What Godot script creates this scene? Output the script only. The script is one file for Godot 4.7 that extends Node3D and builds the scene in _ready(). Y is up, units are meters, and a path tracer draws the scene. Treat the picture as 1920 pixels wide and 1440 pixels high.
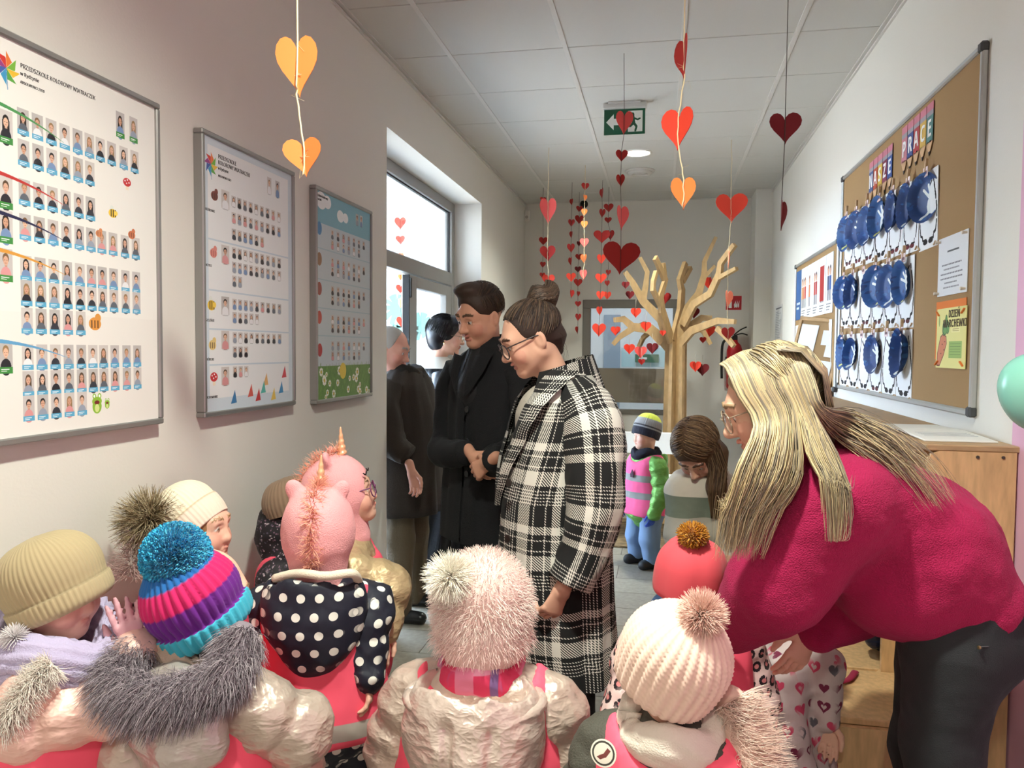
extends Node3D
# ---------- frame ----------
const F := 1441.41
const CAM := Vector3(0, 1.53, 0)
const XL := -1.43
const XR := 0.994
const ZB := -7.98
const HC := 3.05
var CB := Basis.from_euler(Vector3(-0.04482, 0.192765, 0.0078))
var mats := {}
var rng := RandomNumberGenerator.new()
var noise := FastNoiseLite.new()
var used := {}

func ray(u: float, v: float) -> Vector3: return CB * Vector3((u - 960.0) / F, -(v - 720.0) / F, -1.0)
func pt(u: float, v: float, c: float) -> Vector3: return CAM + ray(u, v) * c
func onx(u: float, v: float, x: float) -> Vector3:
	var r := ray(u, v)
	return CAM + r * (x / r.x)
func ony(u: float, v: float, y: float) -> Vector3:
	var r := ray(u, v)
	return CAM + r * ((y - CAM.y) / r.y)
func onz(u: float, v: float, z: float) -> Vector3:
	var r := ray(u, v)
	return CAM + r * (z / r.z)
func depth(p: Vector3) -> float: return -(CB.transposed() * (p - CAM)).z
func J(n: Node3D, u: float, v: float, c: float) -> Vector3: return n.transform.affine_inverse() * pt(u, v, c)

# ---------- nodes ----------
func rgb(r: float, g: float, b: float) -> Color: return Color(r / 255.0, g / 255.0, b / 255.0)
func numbered(n: String) -> String:
	if not used.has(n):
		used[n] = 0
		return n
	used[n] += 1
	return "%s_%03d" % [n, used[n]]
func mi(parent: Node, called: String, mesh: Mesh, mat: Material, at := Vector3.ZERO, rot := Vector3.ZERO) -> MeshInstance3D:
	var o := MeshInstance3D.new()
	o.mesh = mesh
	o.name = numbered(called) if parent == self else called
	if mat: o.material_override = mat
	o.position = at
	o.rotation = rot
	parent.add_child(o, true)
	return o
func thing(called: String, label: String, category: String, at := Vector3.ZERO, turn := 0.0, group := "") -> Node3D:
	var o := Node3D.new()
	o.name = numbered(called)
	add_child(o, true)
	o.position = at
	o.rotation.y = turn
	tag(o, label, category, group)
	return o
func tag(o: Node, label: String, category: String, group := "") -> void:
	o.set_meta("label", label)
	o.set_meta("category", category)
	if group: o.set_meta("group", group)
func struct(o: Node) -> Node:
	o.set_meta("kind", "structure")
	return o

# ---------- materials ----------
func mat(key: String, c: Color, rough := 0.8, metal := 0.0) -> StandardMaterial3D:
	if mats.has(key): return mats[key]
	var m := StandardMaterial3D.new()
	m.resource_name = key
	m.albedo_color = c
	m.roughness = rough
	m.metallic = metal
	mats[key] = m
	return m
func vmat(key: String, rough := 0.8, sheen := 0.0) -> StandardMaterial3D:
	if mats.has(key): return mats[key]
	var m := mat(key, Color.WHITE, rough)
	m.vertex_color_use_as_albedo = true
	if sheen > 0.0:
		m.rim_enabled = true
		m.rim = sheen
		m.rim_tint = 0.6
	return m
func noise_tex(freq: float, seed_: int, size := 256, oct := 4, lo := 0.0, hi := 1.0, ridged := false) -> NoiseTexture2D:
	var n := FastNoiseLite.new()
	n.seed = seed_
	n.frequency = freq
	n.fractal_octaves = oct
	if ridged: n.fractal_type = FastNoiseLite.FRACTAL_RIDGED
	var t := NoiseTexture2D.new()
	t.width = size
	t.height = size
	t.seamless = true
	t.noise = n
	if lo != 0.0 or hi != 1.0:
		var g := Gradient.new()
		g.set_color(0, Color(lo, lo, lo))
		g.set_color(1, Color(hi, hi, hi))
		t.color_ramp = g
	return t
var weave_t: NoiseTexture2D
var crumple_t: NoiseTexture2D
func cloth(key: String, c: Color, rough := 0.85, sheen := 0.25, bump := 0.15, scale := 9.0) -> StandardMaterial3D:
	if mats.has(key): return mats[key]
	var m := mat(key, c, rough)
	m.rim_enabled = sheen > 0.0
	m.rim = sheen
	m.rim_tint = 0.7
	m.uv1_triplanar = true
	m.uv1_scale = Vector3.ONE * scale
	if bump > 0.0:
		m.heightmap_enabled = true
		m.heightmap_texture = weave_t
		m.heightmap_scale = bump
	return m
func satin(key: String, c: Color, rough := 0.42) -> StandardMaterial3D:
	if mats.has(key): return mats[key]
	var m := mat(key, c, rough, 0.4)
	m.uv1_triplanar = true
	m.uv1_scale = Vector3(2.8, 4.4, 2.8)
	m.heightmap_enabled = true
	m.heightmap_texture = crumple_t
	m.heightmap_scale = 0.5
	return m
func tex_mat(key: String, t: Texture2D, rough := 0.85, tri := 0.0) -> StandardMaterial3D:
	if mats.has(key): return mats[key]
	var m := mat(key, Color.WHITE, rough)
	m.albedo_texture = t
	if tri > 0.0:
		m.uv1_triplanar = true
		m.uv1_scale = Vector3.ONE * tri
		m.uv1_triplanar_sharpness = 6.0
	return m

# ---------- meshes ----------
func quad(st: SurfaceTool, a: Vector3, b: Vector3, c: Vector3, d: Vector3) -> void:
	for p in [a, b, c, a, c, d]: st.add_vertex(p)
var boxes := {}
func bx(size: Vector3, bevel := 0.0) -> Mesh:
	var key := [size, bevel]
	if boxes.has(key): return boxes[key]
	var res: Mesh
	if bevel <= 0.0:
		var b := BoxMesh.new()
		b.size = size
		res = b
	else:
		var st := SurfaceTool.new()
		st.begin(Mesh.PRIMITIVE_TRIANGLES)
		st.set_smooth_group(-1)
		var h := size / 2
		var b := minf(bevel, minf(h.x, minf(h.y, h.z)) * 0.9)
		# faces
		for ax in 3:
			for s in [-1.0, 1.0]:
				var n := Vector3.ZERO
				n[ax] = s
				var i := (ax + 1) % 3
				var k := (ax + 2) % 3
				var c := []
				for q in [[-1, -1], [1, -1], [1, 1], [-1, 1]]:
					var p := Vector3.ZERO
					p[ax] = s * h[ax]
					p[i] = q[0] * (h[i] - b)
					p[k] = q[1] * (h[k] - b)
					c.append(p)
				if s > 0: quad(st, c[3], c[2], c[1], c[0])
				else: quad(st, c[0], c[1], c[2], c[3])
		# edge strips
		for ax in 3:
			var i := (ax + 1) % 3
			var k := (ax + 2) % 3
			for s in [-1.0, 1.0]:
				for t in [-1.0, 1.0]:
					var p := Vector3.ZERO
					var q := Vector3.ZERO
					p[i] = s * h[i]
					p[k] = t * (h[k] - b)
					q[i] = s * (h[i] - b)
					q[k] = t * h[k]
					var p2 := p
					var q2 := q
					p[ax] = -(h[ax] - b)
					q[ax] = -(h[ax] - b)
					p2[ax] = h[ax] - b
					q2[ax] = h[ax] - b
					if s * t > 0: quad(st, p, p2, q2, q)
					else: quad(st, q, q2, p2, p)
		for sx in [-1.0, 1.0]:
			for sy in [-1.0, 1.0]:
				for sz in [-1.0, 1.0]:
					var s := Vector3(sx, sy, sz)
					var tri := []
					for ax in 3:
						var p := s * (h - Vector3.ONE * b)
						p[ax] = s[ax] * h[ax]
						tri.append(p)
					if sx * sy * sz > 0: tri.reverse()
					for p in tri: st.add_vertex(p)
		st.generate_normals()
		res = st.commit()
	boxes[key] = res
	return res
func box(parent: Node, called: String, lo: Vector3, hi: Vector3, m: Material, bevel := 0.0) -> MeshInstance3D:
	return mi(parent, called, bx((hi - lo).abs(), bevel), m, (lo + hi) / 2)
func cyl(r0: float, r1: float, h: float, n := 24) -> CylinderMesh:
	var c := CylinderMesh.new()
	c.top_radius = r1
	c.bottom_radius = r0
	c.height = h
	c.radial_segments = n
	c.rings = 1
	return c
func extrude(poly: PackedVector2Array, th: float, bevel := 0.0) -> ArrayMesh:
	var st := SurfaceTool.new()
	st.begin(Mesh.PRIMITIVE_TRIANGLES)
	st.set_smooth_group(-1)
	if Geometry2D.is_polygon_clockwise(poly): poly.reverse()
	var idx := Geometry2D.triangulate_polygon(poly)
	var h := th / 2
	for k in range(0, idx.size(), 3):
		for q in [0, 2, 1]:
			var p := poly[idx[k + q]]
			st.set_uv(p)
			st.add_vertex(Vector3(p.x, p.y, h))
		for q in [0, 1, 2]:
			var p := poly[idx[k + q]]
			st.set_uv(p)
			st.add_vertex(Vector3(p.x, p.y, -h))
	for k in poly.size():
		var a := poly[k]
		var b := poly[(k + 1) % poly.size()]
		st.set_uv(a)
		quad(st, Vector3(a.x, a.y, -h), Vector3(a.x, a.y, h), Vector3(b.x, b.y, h), Vector3(b.x, b.y, -h))
	st.generate_normals()
	return st.commit()
# smooth loft through rings of points (same count); uv in metres
func loft_into(st: SurfaceTool, rings: Array, closed := true, caps := true, cols := [], uv_scale := 1.0) -> void:
	var n: int = rings[0].size()
	var vacc := 0.0
	var vs := [0.0]
	for k in range(1, rings.size()):
		var dd := 0.0
		for i in n: dd += rings[k][i].distance_to(rings[k - 1][i])
		vacc += dd / n
		vs.append(vacc)
	# u from mean ring length so stripes run straight
	var mid: PackedVector3Array = rings[rings.size() / 2]
	var us := [0.0]
	for i in n: us.append(us[i] + mid[i].distance_to(mid[(i + 1) % n]))
	var m := n if closed else n - 1
	st.set_smooth_group(0)
	for k in rings.size() - 1:
		for i in m:
			var i2 := (i + 1) % n
			for q in [[k, i, i], [k, i2, i + 1], [k + 1, i2, i + 1], [k, i, i], [k + 1, i2, i + 1], [k + 1, i, i]]:
				st.set_uv(Vector2(us[q[2]], vs[q[0]]) * uv_scale)
				if cols.size(): st.set_color(cols[mini(q[0], cols.size() - 1)])
				st.add_vertex(rings[q[0]][q[1]])
	if caps and closed:
		for e in [0, rings.size() - 1]:
			var c := Vector3.ZERO
			for p in rings[e]: c += p
			c /= n
			if cols.size(): st.set_color(cols[mini(e, cols.size() - 1)])
			for i in n:
				var a: Vector3 = rings[e][i]
				var b: Vector3 = rings[e][(i + 1) % n]
				for p in ([c, b, a] if e == 0 else [c, a, b]):
					st.set_uv(Vector2(us[i], vs[e]) * uv_scale)
					st.add_vertex(p)
func loft(rings: Array, closed := true, caps := true, cols := [], uv_scale := 1.0) -> ArrayMesh:
	var st := SurfaceTool.new()
	st.begin(Mesh.PRIMITIVE_TRIANGLES)
	loft_into(st, rings, closed, caps, cols, uv_scale)
	st.generate_normals()
	return st.commit()
func curve(pts: Array, per := 6) -> PackedVector3Array:
	var out := PackedVector3Array()
	for i in pts.size() - 1:
		var p0: Vector3 = pts[maxi(i - 1, 0)]
		var p1: Vector3 = pts[i]
		var p2: Vector3 = pts[i + 1]
		var p3: Vector3 = pts[mini(i + 2, pts.size() - 1)]
		for k in per:
			out.append(p1.cubic_interpolate(p2, p0, p3, float(k) / per))
	out.append(pts[-1])
	return out
# tube along a path; radii = array of numbers (interpolated)
func tube_rings(path: PackedVector3Array, radii: Array, n := 8, flat := 1.0, up := Vector3.UP) -> Array:
	var rings := []
	var side := Vector3.ZERO
	for k in path.size():
		var t := (path[mini(k + 1, path.size() - 1)] - path[maxi(k - 1, 0)]).normalized()
		if k == 0:
			side = t.cross(up)
			if side.length() < 0.01: side = t.cross(Vector3.RIGHT)
		side = (side - t * side.dot(t)).normalized()
		var w := t.cross(side).normalized()
		var f := float(k) / maxi(path.size() - 1, 1) * (radii.size() - 1)
		var j := mini(int(f), radii.size() - 2) if radii.size() > 1 else 0
		var r: float = radii[0] if radii.size() == 1 else lerpf(radii[j], radii[j + 1], f - j)
		var ring := PackedVector3Array()
		for i in n:
			var a := TAU * i / n
			ring.append(path[k] + side * cos(a) * r + w * sin(a) * r * flat)
		rings.append(ring)
	return rings
func tube(path: PackedVector3Array, radii: Array, n := 8, flat := 1.0) -> ArrayMesh:
	return loft(tube_rings(path, radii, n, flat))
func newst() -> SurfaceTool:
	var st := SurfaceTool.new()
	st.begin(Mesh.PRIMITIVE_TRIANGLES)
	st.set_smooth_group(0)
	return st
func done(st: SurfaceTool) -> ArrayMesh:
	st.generate_normals()
	return st.commit()
# one hair: three-sided tapering cone through pts
func strand(st: SurfaceTool, pts: Array, r: float, c: Color, tip := 0.1) -> void:
	var n := pts.size()
	var prev := []
	for k in n:
		var t: Vector3 = (pts[mini(k + 1, n - 1)] - pts[maxi(k - 1, 0)])
		if t.length_squared() < 1e-12: t = Vector3.UP
		t = t.normalized()
		var s := t.cross(Vector3(0.31, 0.87, 0.39)).normalized()
		var w := t.cross(s)
		var rr := r * lerpf(1.0, tip, pow(float(k) / (n - 1), 1.5))
		var ring := [pts[k] + s * rr, pts[k] + (s * -0.5 + w * 0.866) * rr, pts[k] + (s * -0.5 - w * 0.866) * rr]
		if k:
			st.set_color(c)
			for i in 3:
				var j := (i + 1) % 3
				quad(st, prev[i], prev[j], ring[j], ring[i])
		prev = ring

# ---------- distance fields: rounded, continuous bodies and clothes ----------
class Field:
	var prims := []
	var pal: Array = [Color.WHITE]
	var fold := 0.0
	var fold_f := Vector3(8, 3, 8)
	var fold2 := 0.0
	var fnoise: FastNoiseLite
	var cut_lo := Vector3(-99, -99, -99)
	var cut_hi := Vector3(99, 99, 99)
	func cap(a: Vector3, b: Vector3, ra: float, rb: float, k := 0.02, id := 0, pitch := 0.0, amp := 0.0) -> Field:
		prims.append([0, a, b, ra, rb, k, id, false, pitch, amp])
		return self
	func chain(pts: Array, rs: Array, k := 0.02, id := 0, pitch := 0.0, amp := 0.0) -> Field:
		for i in pts.size() - 1: cap(pts[i], pts[i + 1], rs[i], rs[i + 1], k, id, pitch, amp)
		return self
	func ell(c: Vector3, r: Vector3, k := 0.02, id := 0, bs := Basis()) -> Field:
		prims.append([1, c, r, bs.inverse(), 0, k, id, false, 0.0, 0.0])
		return self
	func cut(c: Vector3, r: Vector3, k := 0.01, bs := Basis()) -> Field:
		prims.append([1, c, r, bs.inverse(), 0, k, -1, true, 0.0, 0.0])
		return self
	# elliptic capsule: r0/r1 = (half width along x axis, half depth)
	func ecap(a: Vector3, b: Vector3, r0: Vector2, r1: Vector2, xaxis := Vector3.RIGHT, k := 0.03, id := 0, pitch := 0.0, amp := 0.0) -> Field:
		var y := (b - a).normalized()
		var z := xaxis.cross(y).normalized()
		var x := y.cross(z).normalized()
		prims.append([2, a, b, r0, r1, k, id, false, pitch, amp, x, y, z])
		return self
	func half(p: Vector3, n: Vector3, k := 0.005) -> Field: # remove everything on the side n points to
		prims.append([3, p, n.normalized(), 0, 0, k, -1, true, 0.0, 0.0])
		return self
	func bounds(q: Array) -> AABB:
		match q[0]:
			0:
				var r: float = maxf(q[3], q[4]) + absf(q[9])
				return AABB(q[1], Vector3.ZERO).expand(q[2]).grow(r)
			1:
				var bs: Basis = q[3].inverse()
				var r: Vector3 = q[2]
				var e := Vector3(absf(bs.x.x) * r.x + absf(bs.y.x) * r.y + absf(bs.z.x) * r.z, absf(bs.x.y) * r.x + absf(bs.y.y) * r.y + absf(bs.z.y) * r.z, absf(bs.x.z) * r.x + absf(bs.y.z) * r.y + absf(bs.z.z) * r.z)
				return AABB(q[1] - e, e * 2)
			2:
				var r: float = maxf(maxf(q[3].x, q[3].y), maxf(q[4].x, q[4].y)) + absf(q[9])
				return AABB(q[1], Vector3.ZERO).expand(q[2]).grow(r)
		return AABB()
	func arrays(cell: float) -> Array:
		var bb := AABB()
		var first := true
		for q in prims:
			if q[7]: continue
			var b := bounds(q)
			bb = b if first else bb.merge(b)
			first = false
		bb = bb.grow(cell * 3 + fold + fold2)
		var lo := bb.position.max(cut_lo - Vector3.ONE * cell * 2)
		var hi := bb.end.min(cut_hi + Vector3.ONE * cell * 2)
		var nx := int((hi.x - lo.x) / cell) + 2
		var ny := int((hi.y - lo.y) / cell) + 2
		var nz := int((hi.z - lo.z) / cell) + 2
		var nxy := nx * ny
		var total := nxy * nz
		var f := PackedFloat32Array()
		f.resize(total)
		f.fill(1.0)
		var ids := PackedByteArray()
		ids.resize(total)
		for q in prims:
			var k: float = q[5]
			var sub: bool = q[7]
			var gb := AABB(lo, hi - lo) if q[0] == 3 else bounds(q).grow(k + cell * 3 + fold + fold2)
			var x0 := clampi(int((gb.position.x - lo.x) / cell), 0, nx - 1)
			var y0 := clampi(int((gb.position.y - lo.y) / cell), 0, ny - 1)
			var z0 := clampi(int((gb.position.z - lo.z) / cell), 0, nz - 1)
			var x1 := clampi(int((gb.end.x - lo.x) / cell) + 1, 0, nx - 1)
			var y1 := clampi(int((gb.end.y - lo.y) / cell) + 1, 0, ny - 1)
			var z1 := clampi(int((gb.end.z - lo.z) / cell) + 1, 0, nz - 1)
			var type: int = q[0]
			var id: int = q[6]
			var pitch: float = q[8]
			var amp: float = q[9]
			var a: Vector3 = q[1]
			var ba := Vector3.ZERO
			var il := 0.0
			var blen := 0.0
			var ra := 0.0
			var dr := 0.0
			var inv := Basis()
			var er := Vector3.ONE
			var ir := Vector3.ONE
			var ir2 := Vector3.ONE
			var ex := Vector3.ZERO
			var ey := Vector3.ZERO
			var ez := Vector3.ZERO
			var e0 := Vector2.ZERO
			var e1 := Vector2.ZERO
			var pn := Vector3.ZERO
			if type == 0:
				ba = q[2] - a
				blen = ba.length()
				il = 1.0 / maxf(ba.length_squared(), 1e-9)
				ra = q[3]
				dr = q[4] - ra
			elif type == 1:
				inv = q[3]
				er = q[2]
				ir = Vector3.ONE / er
				ir2 = ir * ir
			elif type == 2:
				ba = q[2] - a
				blen = ba.length()
				e0 = q[3]
				e1 = q[4]
				ex = q[10]
				ey = q[11]
				ez = q[12]
			else:
				pn = q[2]
			var mink := maxf(k, 1e-5)
			for z in range(z0, z1 + 1):
				for y in range(y0, y1 + 1):
					var i := z * nxy + y * nx + x0
					var p := lo + Vector3(x0, y, z) * cell - a
					for x in range(x0, x1 + 1):
						var d := 0.0
						if type == 0:
							var h := clampf(p.dot(ba) * il, 0.0, 1.0)
							d = (p - ba * h).length() - ra - dr * h
							if amp != 0.0: d -= amp * (absf(sin(PI * h * blen / pitch)) - 0.6)
						elif type == 1:
							var pl := inv * p
							var k0 := (pl * ir).length()
							var k1 := (pl * ir2).length()
							d = k0 * (k0 - 1.0) / maxf(k1, 1e-6) if k1 > 1e-6 else -minf(er.x, minf(er.y, er.z))
						elif type == 2:
							var py := p.dot(ey)
							var h := clampf(py / blen, 0.0, 1.0)
							var r := e0.lerp(e1, h)
							var e := py - h * blen
							var xx := p.dot(ex) / r.x
							var zz := p.dot(ez) / r.y
							var mr := minf(r.x, r.y)
							e /= mr
							d = (sqrt(xx * xx + zz * zz + e * e) - 1.0) * mr
							if amp != 0.0: d -= amp * (absf(sin(PI * py / pitch)) - 0.6)
						else:
							d = -p.dot(pn)
						var o := f[i]
						if sub:
							d = -d
							var h2 := maxf(mink - absf(o - d), 0.0) / mink
							f[i] = maxf(o, d) + h2 * h2 * mink * 0.25
						else:
							if d < o: ids[i] = id
							var h2 := maxf(mink - absf(o - d), 0.0) / mink
							f[i] = minf(o, d) - h2 * h2 * mink * 0.25
						i += 1
						p.x += cell
		if fold > 0.0 or fold2 > 0.0:
			var lim0 := cell * 2.5 + fold + fold2
			for z in nz:
				for y in ny:
					var i := z * nxy + y * nx
					for x in nx:
						if absf(f[i]) < lim0:
							var p := lo + Vector3(x, y, z) * cell
							var g := p * fold_f
							f[i] += fold * fnoise.get_noise_3dv(g * 10.0) * 1.6
							if fold2 > 0.0: f[i] += fold2 * fnoise.get_noise_3dv(p * 600.0)
						i += 1
		# surface nets
		var vi := PackedInt32Array()
		vi.resize(total)
		vi.fill(-1)
		var V := PackedVector3Array()
		var N := PackedVector3Array()
		var C := PackedColorArray()
		var UV := PackedVector2Array()
		var I := PackedInt32Array()
		var off := [0, 1, nx, nx + 1, nxy, nxy + 1, nxy + nx, nxy + nx + 1]
		var lim := cell * 2.2
		var vals := PackedFloat32Array()
		vals.resize(8)
		var edges := [[0, 1], [2, 3], [4, 5], [6, 7], [0, 2], [1, 3], [4, 6], [5, 7], [0, 4], [1, 5], [2, 6], [3, 7]]
		var cpos := [Vector3(0, 0, 0), Vector3(1, 0, 0), Vector3(0, 1, 0), Vector3(1, 1, 0), Vector3(0, 0, 1), Vector3(1, 0, 1), Vector3(0, 1, 1), Vector3(1, 1, 1)]
		for z in nz - 1:
			for y in ny - 1:
				var i := z * nxy + y * nx - 1
				for x in nx - 1:
					i += 1
					if absf(f[i]) > lim: continue
					var mask := 0
					for c in 8:
						var vv := f[i + off[c]]
						vals[c] = vv
						if vv < 0.0: mask |= 1 << c
					if mask == 0 or mask == 255: continue
					var s := Vector3.ZERO
					var cnt := 0
					for e in edges:
						var va := vals[e[0]]
						var vb := vals[e[1]]
						if (va < 0.0) != (vb < 0.0):
							s += cpos[e[0]].lerp(cpos[e[1]], va / (va - vb))
							cnt += 1
					s /= cnt
					vi[i] = V.size()
					var p := lo + (Vector3(x, y, z) + s) * cell
					V.append(p)
					N.append(Vector3(vals[1] + vals[3] + vals[5] + vals[7] - vals[0] - vals[2] - vals[4] - vals[6], vals[2] + vals[3] + vals[6] + vals[7] - vals[0] - vals[1] - vals[4] - vals[5], vals[4] + vals[5] + vals[6] + vals[7] - vals[0] - vals[1] - vals[2] - vals[3]).normalized())
					var near: int = off[(1 if s.x > 0.5 else 0) + (2 if s.y > 0.5 else 0) + (4 if s.z > 0.5 else 0)]
					var id: int = ids[i + near]
					C.append(pal[mini(id, pal.size() - 1)])
					UV.append(Vector2(p.x, p.y))
		for z in range(1, nz - 1):
			for y in range(1, ny - 1):
				var i := z * nxy + y * nx
				for x in range(1, nx - 1):
					i += 1
					var a := f[i]
					if absf(a) > lim: continue
					var neg := a < 0.0
					if neg != (f[i + 1] < 0.0): _quad(I, vi, i, i - nx, i - nx - nxy, i - nxy, neg)
					if neg != (f[i + nx] < 0.0): _quad(I, vi, i, i - nxy, i - nxy - 1, i - 1, neg)
					if neg != (f[i + nxy] < 0.0): _quad(I, vi, i, i - 1, i - 1 - nx, i - nx, neg)
		var arr := []
		arr.resize(Mesh.ARRAY_MAX)
		arr[Mesh.ARRAY_VERTEX] = V
		arr[Mesh.ARRAY_NORMAL] = N
		arr[Mesh.ARRAY_COLOR] = C
		arr[Mesh.ARRAY_TEX_UV] = UV
		arr[Mesh.ARRAY_INDEX] = I
		return arr
	func _quad(I: PackedInt32Array, vi: PackedInt32Array, a: int, b: int, c: int, d: int, neg: bool) -> void:
		var q := [vi[a], vi[b], vi[c], vi[d]]
		if q.min() < 0: return
		if not neg: I.append_array([q[0], q[1], q[2], q[0], q[2], q[3]])
		else: I.append_array([q[0], q[2], q[1], q[0], q[3], q[2]])
var jobs := []
func field(fold := 0.0, fold_f := Vector3(8, 3, 8), fold2 := 0.0) -> Field:
	var f := Field.new()
	f.fold = fold
	f.fold_f = fold_f
	f.fold2 = fold2
	f.fnoise = noise
	return f
# queue one mesh made of one or several fields; meshed in parallel at the end
func grow(parent: Node, called: String, parts: Array, m: Material) -> MeshInstance3D:
	var o := mi(parent, called, ArrayMesh.new(), m)
	for q in parts: jobs.append([o, q[0], q[1], null])
	return o
func _job(i: int) -> void:
	jobs[i][3] = jobs[i][1].arrays(jobs[i][2])
func run_jobs() -> void:
	var id := WorkerThreadPool.add_group_task(_job, jobs.size(), -1, true)
	WorkerThreadPool.wait_for_group_task_completion(id)
	for j in jobs:
		if j[3][Mesh.ARRAY_VERTEX].size(): j[0].mesh.add_surface_from_arrays(Mesh.PRIMITIVE_TRIANGLES, j[3])
# ---------- camera, light ----------
func set_up() -> void:
	var cam := Camera3D.new()
	cam.name = "camera"
	cam.fov = 53.085
	cam.near = 0.02
	cam.far = 200.0
	cam.transform = Transform3D(CB, CAM)
	add_child(cam)
	cam.current = true
	var sky_m := ProceduralSkyMaterial.new()
	sky_m.sky_top_color = rgb(190, 218, 250)
	sky_m.sky_horizon_color = rgb(210, 230, 250)
	sky_m.ground_horizon_color = rgb(200, 204, 206)
	sky_m.ground_bottom_color = rgb(150, 152, 152)
	sky_m.sky_energy_multiplier = 5.2
	sky_m.ground_energy_multiplier = 5.2
	sky_m.sun_angle_max = 0.0
	var sky := Sky.new()
	sky.sky_material = sky_m
	var env := Environment.new()
	env.background_mode = Environment.BG_SKY
	env.sky = sky
	env.ambient_light_source = Environment.AMBIENT_SOURCE_DISABLED
	env.tonemap_mode = Environment.TONE_MAPPER_LINEAR
	env.tonemap_exposure = 1.0
	env.sdfgi_enabled = true
	env.ssao_enabled = true
	env.ssil_enabled = true
	var we := WorldEnvironment.new()
	we.name = "environment"
	we.environment = env
	add_child(we)
	noise.seed = 7
	noise.frequency = 0.1
	noise.fractal_octaves = 3
	rng.seed = 11
	weave_t = noise_tex(0.09, 3, 256, 3)
	crumple_t = noise_tex(0.009, 5, 512, 3, 0.0, 1.0, true)

const LAMP_E := 11.2
func downlight(z: float, label: String, x := -0.214, y := HC, e := LAMP_E) -> void:
	var t := thing("ceiling_downlight", label, "ceiling light", Vector3(x, y, z), 0.0, "round ceiling downlights")
	var ring := TorusMesh.new()
	ring.inner_radius = 0.095
	ring.outer_radius = 0.112
	ring.rings = 40
	ring.ring_segments = 10
	mi(t, "trim_ring", ring, mat("lamp_ring", rgb(235, 235, 232), 0.4), Vector3(0, -0.002, 0))
	var g := mat("lamp_glow", rgb(255, 250, 240), 0.5)
	g.emission_enabled = true
	g.emission = rgb(255, 248, 235)
	g.emission_energy_multiplier = 2.6
	mi(t, "lamp_diffuser", cyl(0.096, 0.096, 0.006, 40), g, Vector3(0, -0.003, 0))
	var l := SpotLight3D.new()
	l.name = "lamp_light"
	l.spot_angle = 72.0
	l.spot_angle_attenuation = 1.0
	l.spot_range = 14.0
	l.spot_attenuation = 2.0
	l.light_size = 0.085
	l.light_energy = e
	l.light_color = rgb(248, 253, 236)
	l.shadow_enabled = true
	t.add_child(l)
	l.position = Vector3(0, -0.02, 0)
	l.rotation.x = -PI / 2

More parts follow.
